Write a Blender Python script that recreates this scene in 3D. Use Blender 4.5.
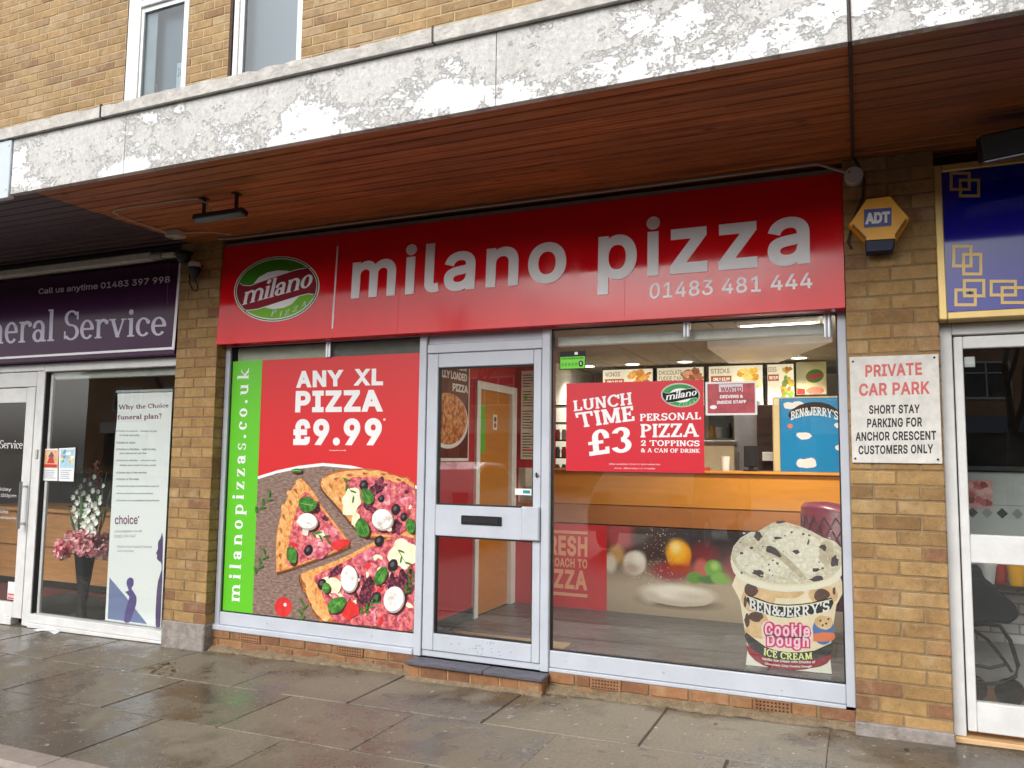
import bpy, bmesh, math, random, os
import numpy as np
from mathutils import Vector, Matrix
from mathutils.geometry import delaunay_2d_cdt
random.seed(7)
for o in list(bpy.data.objects): bpy.data.objects.remove(o)
SC = bpy.context.scene
COL = SC.collection
# ------------------------------------------------------------------ camera
F, YAW, PITCH, ROLL = 795.101, 0.413643, 0.0887164, 0.0112262
CAM = Vector((4.48232, -4.69215, 1.45))
_cy, _sy = math.cos(YAW), math.sin(YAW)
FWD = Vector((-_sy*math.cos(PITCH), _cy*math.cos(PITCH), math.sin(PITCH)))
_r = Vector((_cy, _sy, 0)); _u = _r.cross(FWD)
RT = math.cos(ROLL)*_r + math.sin(ROLL)*_u
UP = -math.sin(ROLL)*_r + math.cos(ROLL)*_u
cd = bpy.data.cameras.new('camera'); cam = bpy.data.objects.new('camera', cd); COL.objects.link(cam)
cd.sensor_fit = 'HORIZONTAL'; cd.sensor_width = 36; cd.lens = 36*F/1024; cd.clip_start = .05; cd.clip_end = 2000
cam.matrix_world = Matrix(((RT.x, UP.x, -FWD.x, CAM.x), (RT.y, UP.y, -FWD.y, CAM.y), (RT.z, UP.z, -FWD.z, CAM.z), (0, 0, 0, 1)))
SC.camera = cam
# ------------------------------------------------------------------ sky, sun, exposure (overcast)
W = bpy.data.worlds.new('World'); SC.world = W; W.use_nodes = True
nt = W.node_tree; nt.nodes.clear()
sky = nt.nodes.new('ShaderNodeTexSky'); sky.sky_type = 'NISHITA'; sky.sun_disc = False
SUN_EL, SUN_AZ = 36, 195
sky.sun_elevation = math.radians(SUN_EL); sky.sun_rotation = math.radians(SUN_AZ)
sky.air_density = 1.0; sky.dust_density = 4.0; sky.ozone_density = 1.0
hs = nt.nodes.new('ShaderNodeHueSaturation'); hs.inputs['Saturation'].default_value = .12
bg = nt.nodes.new('ShaderNodeBackground'); bg.inputs['Strength'].default_value = .15
ow = nt.nodes.new('ShaderNodeOutputWorld')
nt.links.new(sky.outputs[0], hs.inputs['Color']); nt.links.new(hs.outputs[0], bg.inputs[0]); nt.links.new(bg.outputs[0], ow.inputs[0])
sl = bpy.data.lights.new('sun', 'SUN'); sl.energy = .8; sl.angle = math.radians(40); sl.color = (1, .97, .93)
so = bpy.data.objects.new('sun', sl); COL.objects.link(so)
a = math.radians(SUN_AZ); e = math.radians(SUN_EL)
sd = Vector((math.sin(a)*math.cos(e), math.cos(a)*math.cos(e), math.sin(e)))
so.rotation_euler = sd.to_track_quat('Z', 'Y').to_euler()
SC.view_settings.view_transform = 'Standard'; SC.view_settings.look = 'None'
SC.view_settings.exposure = 0.55; SC.view_settings.gamma = 1; SC.view_settings.use_curve_mapping = False
SC.cycles.use_denoising = True
try: SC.cycles.denoiser = 'OPENIMAGEDENOISE'
except Exception: pass
SC.cycles.max_bounces = 10; SC.cycles.transparent_max_bounces = 24; SC.cycles.diffuse_bounces = 5
SC.cycles.caustics_reflective = False; SC.cycles.caustics_refractive = False; SC.cycles.sample_clamp_indirect = 6

# ------------------------------------------------------------------ helpers
def at(px, py, y):                       # point of the plane y = const that the photograph shows at a pixel
    d = (px-512)/F*RT - (py-384)/F*UP + FWD
    return CAM + d*((y-CAM.y)/d.y)
def atz(px, py, z):
    d = (px-512)/F*RT - (py-384)/F*UP + FWD
    return CAM + d*((z-CAM.z)/d.z)
def crop(x0, y0, s): return lambda p: (x0+p[0]/s, y0+p[1]/s)
def lin(c):
    return tuple((v/255/12.92 if v/255 <= .04045 else ((v/255+.055)/1.055)**2.4) for v in c)
MATS = {}
def mt(name, rgb, rough=.5, metal=0, var=.12, scale=8, bump=0, bscale=60, coat=0, emit=0, island=0, spec=.5, stretch=None, rvar=0):
    """principled with noise variation in tone and roughness; rgb is sRGB 0-255 of the material itself"""
    if name in MATS: return MATS[name]
    m = bpy.data.materials.new(name); m.use_nodes = True; n = m.node_tree; N = n.nodes; Lk = n.links
    b = N['Principled BSDF']; c = lin(rgb)
    b.inputs['Metallic'].default_value = metal; b.inputs['Roughness'].default_value = rough
    b.inputs['Specular IOR Level'].default_value = spec
    b.inputs['Coat Weight'].default_value = coat; b.inputs['Coat Roughness'].default_value = .05
    tc = N.new('ShaderNodeTexCoord'); mp = N.new('ShaderNodeMapping'); Lk.new(tc.outputs['Object'], mp.inputs[0])
    if stretch: mp.inputs['Scale'].default_value = stretch
    nz = N.new('ShaderNodeTexNoise'); nz.inputs['Scale'].default_value = scale; nz.inputs['Detail'].default_value = 6; nz.inputs['Roughness'].default_value = .65
    Lk.new(mp.outputs[0], nz.inputs['Vector'])
    rp = N.new('ShaderNodeMapRange'); rp.inputs[1].default_value = .3; rp.inputs[2].default_value = .7
    rp.inputs[3].default_value = 1-var; rp.inputs[4].default_value = 1+var; Lk.new(nz.outputs[0], rp.inputs[0])
    fac = rp.outputs[0]
    if island:
        gi = N.new('ShaderNodeNewGeometry'); r2 = N.new('ShaderNodeMapRange'); r2.inputs[3].default_value = 1-island; r2.inputs[4].default_value = 1+island
        Lk.new(gi.outputs['Random Per Island'], r2.inputs[0]); mm = N.new('ShaderNodeMath'); mm.operation = 'MULTIPLY'
        Lk.new(fac, mm.inputs[0]); Lk.new(r2.outputs[0], mm.inputs[1]); fac = mm.outputs[0]
    vm = N.new('ShaderNodeVectorMath'); vm.operation = 'SCALE'; vm.inputs[0].default_value = c; Lk.new(fac, vm.inputs['Scale'])
    Lk.new(vm.outputs[0], b.inputs['Base Color'])
    if emit:
        Lk.new(vm.outputs[0], b.inputs['Emission Color']); b.inputs['Emission Strength'].default_value = emit
    if rvar:
        r3 = N.new('ShaderNodeMapRange'); r3.inputs[1].default_value = .35; r3.inputs[2].default_value = .65; r3.inputs[3].default_value = max(.02, rough-rvar); r3.inputs[4].default_value = rough+rvar
        Lk.new(nz.outputs[0], r3.inputs[0]); Lk.new(r3.outputs[0], b.inputs['Roughness'])
    if bump:
        n2 = N.new('ShaderNodeTexNoise'); n2.inputs['Scale'].default_value = bscale; n2.inputs['Detail'].default_value = 4
        Lk.new(mp.outputs[0], n2.inputs['Vector']); bp = N.new('ShaderNodeBump'); bp.inputs['Strength'].default_value = bump; bp.inputs['Distance'].default_value = .01
        Lk.new(n2.outputs[0], bp.inputs['Height']); Lk.new(bp.outputs[0], b.inputs['Normal'])
    MATS[name] = m; return m
class G:                                 # tiny node-graph writer for the special materials
    def __init__(s, name):
        s.m = bpy.data.materials.new(name); s.m.use_nodes = True; s.t = s.m.node_tree; s.b = s.t.nodes['Principled BSDF']; MATS[name] = s.m
        s.tc = s.t.nodes.new('ShaderNodeTexCoord')
    def n(s, typ, **kw):
        o = s.t.nodes.new(typ)
        for k, v in kw.items():
            if k.startswith('i_'):
                k = k[2:]; k = int(k) if k.isdigit() else k.replace('_', ' ')
                if hasattr(v, 'is_linked') : s.t.links.new(v, o.inputs[k])
                else: o.inputs[k].default_value = v
            else: setattr(o, k, v)
        return o
    def l(s, a, b): s.t.links.new(a, b)
    def noise(s, scale, detail=6, rough=.6, stretch=None, loc=(0, 0, 0)):
        mp = s.n('ShaderNodeMapping'); s.l(s.tc.outputs['Object'], mp.inputs[0]); mp.inputs['Location'].default_value = loc
        if stretch: mp.inputs['Scale'].default_value = stretch
        z = s.n('ShaderNodeTexNoise', i_Scale=scale, i_Detail=detail, i_Roughness=rough); s.l(mp.outputs[0], z.inputs['Vector']); return z.outputs[0]
    def ramp(s, fac, a, b, lo=0., hi=1.):
        r = s.n('ShaderNodeMapRange', i_1=a, i_2=b, i_3=lo, i_4=hi); s.l(fac, r.inputs[0]); return r.outputs[0]
    def mix(s, fac, c1, c2):
        x = s.n('ShaderNodeMix', data_type='RGBA')
        for i, v in ((0, fac), (6, c1), (7, c2)):
            if hasattr(v, 'is_linked'): s.l(v, x.inputs[i])
            else: x.inputs[i].default_value = (tuple(v)+(1,))[:4] if i else v
        return x.outputs[2]
    def math(s, op, a, b=0.):
        x = s.n('ShaderNodeMath', operation=op)
        for i, v in ((0, a), (1, b)):
            if hasattr(v, 'is_linked'): s.l(v, x.inputs[i])
            else: x.inputs[i].default_value = v
        return x.outputs[0]
    def bump(s, h, st, dist=.01, prev=None):
        x = s.n('ShaderNodeBump', i_Strength=st, i_Distance=dist); s.l(h, x.inputs['Height'])
        if prev is not None: s.l(prev, x.inputs['Normal'])
        return x.outputs[0]

class MB:                                # collects faces, then becomes ONE mesh object
    def __init__(s): s.v = []; s.f = []; s.mi = []; s.ms = []
    def m(s, mat):
        if mat not in s.ms: s.ms.append(mat)
        return s.ms.index(mat)
    def poly(s, pts, mat):
        b = len(s.v); s.v += [tuple(p) for p in pts]; s.f.append(tuple(range(b, b+len(pts)))); s.mi.append(s.m(mat)); return s
    def mesh(s, vs, fs, mat):
        b = len(s.v); s.v += [tuple(p) for p in vs]; i = s.m(mat)
        for f in fs: s.f.append(tuple(b+k for k in f)); s.mi.append(i)
        return s
    def box(s, x0, x1, y0, y1, z0, z1, mat, M=None):
        vs = [Vector((x, y, z)) for z in (z0, z1) for y in (y0, y1) for x in (x0, x1)]
        if M is not None: vs = [M @ v for v in vs]
        return s.mesh(vs, [(0, 2, 3, 1), (4, 5, 7, 6), (0, 1, 5, 4), (2, 6, 7, 3), (0, 4, 6, 2), (1, 3, 7, 5)], mat)
    def bbox(s, x0, x1, y0, y1, z0, z1, mat, r=.003):        # box with chamfered vertical and horizontal edges
        bm = bmesh.new(); bmesh.ops.create_cube(bm, size=1)
        for v in bm.verts: v.co = Vector((x0+(x1-x0)*(v.co.x+.5), y0+(y1-y0)*(v.co.y+.5), z0+(z1-z0)*(v.co.z+.5)))
        bmesh.ops.bevel(bm, geom=list(bm.edges), offset=r, segments=1, affect='EDGES', profile=.5)
        bm.verts.index_update(); s.mesh([v.co.copy() for v in bm.verts], [[v.index for v in f.verts] for f in bm.faces], mat); bm.free(); return s
    def tube(s, pts, r, mat, n=8, cap=True):
        pts = [Vector(p) for p in pts]; rs = r if isinstance(r, (list, tuple)) else [r]*len(pts); vs = []; fs = []
        up = Vector((.13, .21, 1)).normalized()
        for i, p in enumerate(pts):
            d = (pts[min(i+1, len(pts)-1)]-pts[max(i-1, 0)]).normalized()
            a = d.cross(up)
            if a.length < .05: a = d.cross(Vector((1, 0, 0)))
            a.normalize(); b = d.cross(a).normalized()
            for k in range(n):
                t = 2*math.pi*k/n; vs.append(p+rs[i]*(math.cos(t)*a+math.sin(t)*b))
        for i in range(len(pts)-1):
            for k in range(n): fs.append((i*n+k, i*n+(k+1) % n, (i+1)*n+(k+1) % n, (i+1)*n+k))
        if cap: fs += [tuple(range(n))[::-1], tuple(range((len(pts)-1)*n, len(pts)*n))]
        return s.mesh(vs, fs, mat)
    def lathe(s, prof, c, mat, n=24, axis='z', cap=True):
        vs = []; fs = []
        for (r, h) in prof:
            for k in range(n):
                t = 2*math.pi*k/n; x, y = r*math.cos(t), r*math.sin(t)
                vs.append(Vector((x, y, h)) if axis == 'z' else Vector((x, h, y)) if axis == 'y' else Vector((h, x, y)))
        vs = [v+Vector(c) for v in vs]; L_ = len(prof)
        for i in range(L_-1):
            for k in range(n): fs.append((i*n+k, i*n+(k+1) % n, (i+1)*n+(k+1) % n, (i+1)*n+k))
        if cap: fs += [tuple(range(n))[::-1], tuple(range((L_-1)*n, L_*n))]
        return s.mesh(vs, fs, mat)
    def prism(s, pts, y0, y1, mat):      # outline in x,z given extruded from y0 (front) to y1
        n = len(pts); vs = [(p[0], y0, p[1]) for p in pts]+[(p[0], y1, p[1]) for p in pts]
        return s.mesh(vs, [tuple(range(n)), tuple(range(2*n-1, n-1, -1))]+[(i, n+i, n+(i+1) % n, (i+1) % n) for i in range(n)], mat)
    def build(s, name, parent=None, label=None, smooth=False, bevel=0, loc=None):
        me = bpy.data.meshes.new(name)
        off = Vector(loc) if loc is not None else (parent_origin(parent) if parent else Vector((0, 0, 0)))
        me.from_pydata([tuple(Vector(v)-off) for v in s.v], [], s.f)
        for m_ in s.ms: me.materials.append(m_)
        me.polygons.foreach_set('material_index', s.mi)
        if smooth: me.polygons.foreach_set('use_smooth', [True]*len(me.polygons))
        bm = bmesh.new(); bm.from_mesh(me); ok = not s.flat_only() if hasattr(s, 'flat_only') else True
        if ok and getattr(s, 'fix', True): bmesh.ops.recalc_face_normals(bm, faces=bm.faces)
        bm.to_mesh(me); bm.free(); me.update()
        o = bpy.data.objects.new(name, me); COL.objects.link(o)
        if parent: o.parent = parent
        if loc is not None and not parent: o.location = off
        if label: o['label'] = label
        if bevel:
            b = o.modifiers.new('edge', 'BEVEL'); b.width = bevel; b.segments = 2; b.limit_method = 'ANGLE'
        return o
class FB(MB): fix = False                # flat art: keep the winding given
def parent_origin(o):
    v = Vector((0, 0, 0))
    while o is not None: v += o.location; o = o.parent
    return v
def thing(name, label, cat, loc=(0, 0, 0), group=None):
    o = bpy.data.objects.new(name, None); COL.objects.link(o); o.location = loc; o.empty_display_size = .1
    return tag(o, label, cat, group)
def tag(o, label, cat, group=None):
    o['label'] = label; o['category'] = cat
    if group: o['group'] = group
    return o
def struct(o): o['kind'] = 'structure'; return o

# ------------------------------------------------------------------ lettering: sans from Blender's own font, serifs drawn here
try: SANS = bpy.data.fonts.load(os.path.join(bpy.utils.resource_path('LOCAL'), 'datafiles', 'fonts', 'Inter.woff2'))
except Exception: SANS = None
def wind(P, edges):                      # winding number of points P about directed edges
    out = np.zeros(len(P), int)
    for (a, b) in edges:
        ax, ay, bx, by = a[0], a[1], b[0], b[1]
        if ay == by: continue
        up = ay < by; lo, hi = (ay, by) if up else (by, ay)
        m = (P[:, 1] >= lo) & (P[:, 1] < hi)
        x = ax+(P[:, 1]-ay)*(bx-ax)/(by-ay)
        out += np.where(m & (x > P[:, 0]), 1 if up else -1, 0)
    return out
def sans2d(s, bold=0., res=4, track=1.):
    cu = bpy.data.curves.new('t', 'FONT'); cu.body = s
    if SANS: cu.font = SANS
    cu.size = 1; cu.space_character = track
    o = bpy.data.objects.new('t', cu); COL.objects.link(o)
    dg = bpy.context.evaluated_depsgraph_get(); ev = o.evaluated_get(dg); c2 = ev.to_curve(dg); loops = []
    for sp in c2.splines:
        L_ = []; bz = sp.bezier_points
        for i in range(len(bz)):
            p, q = bz[i], bz[(i+1) % len(bz)]; a, b, c, d = p.co, p.handle_right, q.handle_left, q.co
            st_ = ((b-a).cross(d-a).length < 1e-6 and (c-a).cross(d-a).length < 1e-6)
            n = 1 if st_ else res
            for k in range(n):
                t = k/n; L_.append(tuple((a*(1-t)**3+b*3*t*(1-t)**2+c*3*t*t*(1-t)+d*t**3)[:2]))
        C_ = [L_[i] for i in range(len(L_)) if math.dist(L_[i], L_[i-1]) > 1e-5]
        if len(C_) > 2: loops.append(C_)
    ev.to_curve_clear(); bpy.data.objects.remove(o); bpy.data.curves.remove(cu)
    sg_ = sum(p[i][0]*p[(i+1) % len(p)][1]-p[(i+1) % len(p)][0]*p[i][1] for p in loops for i in range(len(p)))
    sgn = 1 if sg_ > 0 else -1
    V = []; Ed = []; quads = []
    for p in loops:
        n = len(p); b = len(V); V += p; Ed += [(b+i, b+(i+1) % n) for i in range(n)]
        if bold:
            nr = []
            for i in range(n):
                dx, dy = p[(i+1) % n][0]-p[i][0], p[(i+1) % n][1]-p[i][1]; l = math.hypot(dx, dy); nr.append((sgn*dy/l, -sgn*dx/l))
            of = []
            for i in range(n):
                n1, n2 = nr[i-1], nr[i]; mx, my = n1[0]+n2[0], n1[1]+n2[1]; k = bold/max((mx*mx+my*my)/2, .5); of.append((p[i][0]+mx*k, p[i][1]+my*k))
            b2 = len(V); V += of
            for i in range(n):
                j = (i+1) % n; q = [b+i, b2+i, b2+j, b+j]; a_ = sum(V[q[k]][0]*V[q[(k+1) % 4]][1]-V[q[(k+1) % 4]][0]*V[q[k]][1] for k in range(4))
                quads.append(q if a_ > 0 else q[::-1]); Ed += [(b2+i, b2+j), (b+i, b2+i)]
    r = delaunay_2d_cdt([Vector(v) for v in V], Ed, [], 0, 1e-6)
    vv = [tuple(v) for v in r[0]]; tr = [tuple(f) for f in r[2]]
    P = np.array([[sum(vv[i][0] for i in f)/len(f), sum(vv[i][1] for i in f)/len(f)] for f in tr])
    ins = wind(P, [(p[i], p[(i+1) % len(p)]) for p in loops for i in range(len(p))]) != 0
    if quads: ins |= wind(P, [(V[q[k]], V[q[(k+1) % 4]]) for q in quads for k in range(4)]) > 0
    return vv, [f for f, k in zip(tr, ins) if k]
def rect(x0, x1, y0, y1): return [(x0, y0), (x1, y0), (x1, y1), (x0, y1)]
def ring(cx, cy, rx, ry, a0, a1, wx, wy, n=None):
    n = n or max(4, int(abs(a1-a0)/14)); o = []; i = []
    for k in range(n+1):
        t = math.radians(a0+(a1-a0)*k/n); o.append((cx+rx*math.cos(t), cy+ry*math.sin(t))); i.append((cx+(rx-wx)*math.cos(t), cy+(ry-wy)*math.sin(t)))
    return o+i[::-1]
def full(cx, cy, rx, ry, wx, wy): return [ring(cx, cy, rx, ry, -90, 90, wx, wy), ring(cx, cy, rx, ry, 90, 270, wx, wy)]
def diag(x0, y0, x1, y1, w): return [(x0-w/2, y0), (x0+w/2, y0), (x1+w/2, y1), (x1-w/2, y1)]
def disc(cx, cy, r, n=12): return [(cx+r*math.cos(2*math.pi*k/n), cy+r*math.sin(2*math.pi*k/n)) for k in range(n)]
def glyph(c, W, T, S, O):
    P = []; h = W/2
    def stem(x, y0=0, y1=1, lo=True, hi=True, w=None):
        w = w or W; P.append(rect(x-w/2, x+w/2, y0, y1))
        if lo: P.append(rect(x-w/2-O, x+w/2+O, y0, y0+S))
        if hi: P.append(rect(x-w/2-O, x+w/2+O, y1-S, y1))
    def foot(x, y, w=None, up=False):
        w = w or W; P.append(rect(x-w/2-O, x+w/2+O, y-S if up else y, y if up else y+S))
    def flag(x, y): P.append(rect(x-h-O, x, y-S, y))
    L0 = O+h
    xh = .66
    if c == ' ': return [], .32
    if c == 'I': stem(L0); return P, 2*L0
    if c == 'L': stem(L0); P.append(rect(L0, L0+.48, 0, S)); P.append(rect(L0+.48-T, L0+.48, 0, .32)); return P, L0+.48
    if c == 'T': w = .36+h; stem(w, hi=False); P.append(rect(0, 2*w, 1-S, 1)); P.append(rect(0, T, .68, 1)); P.append(rect(2*w-T, 2*w, .68, 1)); return P, 2*w
    if c == 'H': b = L0+.5; stem(L0); stem(b); P.append(rect(L0, b, .5-T/2, .5+T/2)); return P, b+L0
    if c == 'N': b = L0+.52; stem(L0, w=T*1.3); stem(b, lo=False, w=T*1.3); P.append(diag(b-.02, 0, L0, 1, W)); return P, b+L0
    if c == 'M': b = L0+.68; stem(L0, w=T*1.3); stem(b); mx = (L0+b)/2; P.append(diag(mx, 0.05, L0+.04, 1, W)); P.append(diag(mx, 0.05, b-.04, 1, T*1.2)); return P, b+L0
    if c in 'EF':
        stem(L0); e_ = L0+.46; P.append(rect(L0, e_, 1-S, 1)); P.append(rect(e_-T, e_, .7, 1)); P.append(rect(L0, L0+.32, .5-S/2, .5+S/2)); P.append(rect(L0+.32-T*.8, L0+.32, .36, .64))
        if c == 'E': P.append(rect(L0, e_+.03, 0, S)); P.append(rect(e_+.03-T, e_+.03, 0, .3))
        return P, e_+.03
    if c in 'PRBD':
        stem(L0)
        if c == 'D': P.append(ring(L0+.1, .5, .46+h, .5, -90, 90, W, S)); P.append(rect(L0, L0+.1, 0, S)); P.append(rect(L0, L0+.1, 1-S, 1)); return P, L0+.56+h
        cy = .72 if c != 'B' else .74; ry = 1-cy; x = L0+.16
        P.append(ring(x, cy, .3+h*.6, ry, -90, 90, W, S)); P.append(rect(L0, x, 1-S, 1)); P.append(rect(L0, x, cy-ry, cy-ry+S)); e_ = x+.3+h*.6
        if c == 'B': P.append(ring(x, .27, .34+h*.6, .27, -90, 90, W, S)); P.append(rect(L0, x, 0, S)); e_ += .04
        if c == 'R': P.append(diag(e_-.02, 0, x+.02, cy-ry+S*.5, W)); P.append(rect(e_-.08, e_+h+O*.8, 0, S)); e_ += h+O*.5
        return P, e_
    if c == 'U': b = L0+.5; stem(L0, .25, 1, lo=False); stem(b, .25, 1, lo=False); P.append(ring((L0+b)/2, .3, (b-L0)/2+h, .3, 180, 360, W, S)); return P, b+L0
    if c == 'J': x = .36; stem(x, .25, 1, lo=False); P.append(ring(x+h-.28, .27, .28, .27, 180, 360, W, S)); P.append(disc(.11+x+h-.46, .3, W*.6)); return P, x+L0
    if c == 'O': P += full(.44, .5, .44, .52, W, T*1.1); return P, .88
    if c == 'C' or c == 'G':
        P.append(ring(.44, .5, .44, .52, 38, 322, W, T*1.1)); P.append(rect(.72, .72+T*1.1, .62, .98))
        if c == 'G': P.append(rect(.78-W, .78, .04, .42)); P.append(rect(.78-W-O*1.2, .78+O*.8, .42-S, .42))
        return P, .84
    if c == 'S' or c == 's':
        k = 1 if c == 'S' else .68; wy = S*1.25; ry = (1.04+wy)/4; rx = .3+h*.5; cx = rx; Q = []
        Q.append(ring(cx, 1.02-ry, rx*.95, ry, 28, 270, W, wy)); Q.append(ring(cx, ry-.02, rx, ry, 90, -152, W, wy))
        Q.append(rect(2*rx-.04-T, 2*rx-.04, .7, .97)); Q.append(rect(.02, .02+T, .03, .3))
        P += [[(x*k, y*k) for x, y in q] for q in Q]; return P, 2*rx*k
    if c == 'A': w = .82+h; P.append(diag(O+.06, 0, w/2-.02, 1, T*1.2)); P.append(diag(w-O-.08, 0, w/2, 1, W)); P.append(rect(w*.28, w*.72, .26, .26+T)); foot(O+.06, 0, T); foot(w-O-.08, 0); return P, w
    if c in 'VvWwYy':
        k = 1 if c in 'VWY' else xh; w = (.74+h)*(.85 if k < 1 else 1)
        if c in 'Ww':
            for s_ in (0, w*.72): P.append(diag(s_+w/2, 0, s_+O+h*.6, k, W)); P.append(diag(s_+w/2, 0, s_+w-O-h*.6, k, T*1.1))
            foot(O+h*.6, k, up=True); foot(w*1.72-O-h*.6, k, T, True); foot(w*.86, k, T, True); return P, w*1.72
        if c == 'Y': P.append(diag(w/2, .4, O+h*.6, 1, W)); P.append(diag(w/2, .4, w-O-h*.6, 1, T*1.2)); stem(w/2, 0, .48, hi=False)
        else: P.append(diag(w/2, 0, O+h*.6, k, W)); P.append(diag(w/2 if c != 'y' else w/2-.16, 0 if c != 'y' else -.3, w-O-h*.6, k, T*1.1))
        if c == 'y': P.append(disc(w/2-.2, -.24, W*.5))
        foot(O+h*.6, k, up=True); foot(w-O-h*.6, k, T, True); return P, w
    if c == 'K' or c == 'k':
        k = 1 if c == 'K' else xh; b = L0+.44; stem(L0, hi=(c == 'K'))
        if c == 'k': flag(L0, 1)
        P.append(diag(L0+.02, .36*k, b, k, T*1.1)); P.append(diag(b+.04, 0, L0+.14, .5*k, W)); foot(b+.02, 0); foot(b, k, T, True); return P, b+L0
    if c in 'Zz':
        k = 1 if c == 'Z' else xh; w = .68*(k if k == 1 else .82); P.append(rect(0, w, k-S, k)); P.append(rect(0, w, 0, S)); P.append(diag(W*.62, S*.5, w-W*.62, k-S*.5, W*1.15)); P.append(rect(0, T, k-.28*k, k)); P.append(rect(w-T, w, 0, .28*k)); return P, w
    if c == '2': P.append(ring(.32, .7, .32, .32, 200, -28, W, S)); P.append(diag(.12, .04, .52, .62, W)); P.append(rect(0, .64, 0, S*1.2)); P.append(rect(.64-T, .64, 0, .26)); return P, .66
    if c == '3': P.append(ring(.3, .745, .3, .275, 165, -90, W, S)); P.append(ring(.3, .275, .34, .295, 90, -165, W, S*1.1)); return P, .66
    if c == '\u00a3': P.append(ring(.42, .7, .28, .32, 10, 180, W, S)); P.append(rect(.14, .14+W, 0.04, .72)); P.append(rect(0, .5, .44, .44+S)); P.append(rect(0, .68, 0, S*1.3)); P.append(rect(.68-T, .68, 0, .28)); P.append(rect(.68-T*1.2, .7, .62, .8)); return P, .72
    if c == '&': P += full(.36, .75, .24, .25, W*.8, T); P += full(.32, .28, .32, .29, W*.9, T*1.1); P.append(diag(.72, 0, .2, .72, W)); P.append(diag(.62, .14, .74, .5, T)); P.append(rect(.6, .88, .46, .46+S)); P.append(rect(.62, .88, 0, S)); return P, .88
    if c == "'": P.append([(0, 1), (W, 1), (W*.7, .66), (W*.3, .66)]); return P, W
    if c == '.': P.append(disc(W*.62, W*.6, W*.62)); return P, W*1.24
    if c == '?': P.append(ring(.24, .74, .24, .27, 180, -60, W, S)); P.append(rect(.24-h*.3, .24+h*.7, .26, .54)); P.append(disc(.27, .09, .09)); return P, .5
    n_ = .22                                        # lower case
    def arch(x): P.append(ring(x+n_, xh-.26, n_+h, .28, 0, 180, W, T*1.3)); P.append(rect(x+2*n_-h, x+2*n_+h, 0, xh-.25)); foot(x+2*n_, 0)
    if c in 'nhmr':
        stem(L0, 0, 1 if c == 'h' else xh, hi=False); flag(L0, 1 if c == 'h' else xh)
        if c == 'r': P.append(ring(L0+.2, xh-.24, .2+h, .26, 40, 165, W, T*1.5)); P.append(disc(L0+.34, xh-.1, W*.55)); return P, L0+.42
        arch(L0)
        if c == 'm': arch(L0+2*n_)
        return P, L0*2+(4 if c == 'm' else 2)*n_
    if c == 'u': b = L0+2*n_; stem(L0, .24, xh, lo=False, hi=False); flag(L0, xh); stem(b, 0, xh, lo=False, hi=False); flag(b, xh); P.append(rect(b, b+h+O, 0, S)); P.append(ring(L0+n_, .26, n_+h, .28, 180, 360, W, T*1.3)); return P, b+L0
    if c == 'i': stem(L0, 0, xh, hi=False); flag(L0, xh); P.append(disc(L0-.01, .88, W*.66)); return P, 2*L0
    if c == 'l': stem(L0, hi=False); flag(L0, 1); return P, 2*L0
    if c == 'o': P += full(.31, xh/2, .31, xh/2+.015, W, T); return P, .62
    if c == 'e': P.append(ring(.3, xh/2, .3, xh/2+.015, 0, 320, W, T)); P.append(rect(.06, .58, xh/2-.02, xh/2-.02+T)); return P, .6
    if c == 'c': P.append(ring(.3, xh/2, .3, xh/2+.015, 42, 318, W, T)); P.append(disc(.49, xh-.15, W*.55)); return P, .56
    if c == 'a': P.append(ring(.25, xh-.2, .23+h*.5, .215, 0, 155, W, T*1.2)); P.append(disc(.07, xh-.17, W*.5)); x = .48-h*.5; P.append(rect(x-h, x+h, 0, xh-.19)); P.append(rect(x, x+h+O, 0, S)); P += full(.24, .19, .25, .205, W, T); return P, .56+h*.5
    if c == 'p': stem(L0, -.3, xh, hi=False); flag(L0, xh); P += full(L0+.24, xh/2, .24+h, xh/2+.015, W, T); return P, L0+.48+h
    if c == 't': x = .2; stem(x, .2, .86, lo=False, hi=False); P.append(rect(0, .44, xh-S, xh)); P.append(ring(x+.16-h*0, .19, .16+h, .2, 180, 330, W, T*1.2)); return P, .44
    if c == 'f': x = L0; stem(x, 0, .8, hi=False); P.append(rect(0, .44, xh-S, xh)); P.append(ring(x+.15, .78, .15+h, .23, 40, 180, W, T*1.2)); P.append(disc(x+.24, .9, W*.5)); return P, .44
    return [rect(0, .4, 0, .6)], .45
STY = {'slab': (.2, .13, .13, .055, .07), 'serif': (.15, .07, .05, .07, .05), 'sbold': (.19, .085, .06, .07, .06), 'ital': (.185, .08, .05, .05, .02), 'light': (.1, .05, .04, .05, .16), 'wide': (.16, .07, .06, .07, .36)}
def serif2d(s, style='slab', slant=0., extra=0.):
    W_, T_, S_, O_, gap = STY[style]; x = 0; V = []; Fc = []
    for ch in s:
        P, adv = glyph(ch, W_, T_, S_, O_)
        for p in P:
            ar = sum(p[i][0]*p[(i+1) % len(p)][1]-p[(i+1) % len(p)][0]*p[i][1] for i in range(len(p)))
            if ar < 0: p = p[::-1]
            b = len(V); V += [Vector((px_+x+slant*py_, py_)) for px_, py_ in p]; Fc.append(list(range(b, b+len(p))))
        x += adv+gap+extra
    r = delaunay_2d_cdt(V, [], Fc, 1, 1e-5)
    fs = [tuple(f) for f, of in zip(r[2], r[5]) if of]
    return [tuple(v) for v in r[0]], fs
def word(s, font='sans', bold=0., slant=0., res=4, track=1.):
    return sans2d(s, bold, res, track) if font == 'sans' else serif2d(s, font, slant, track-1)
LAY = .0004
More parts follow.
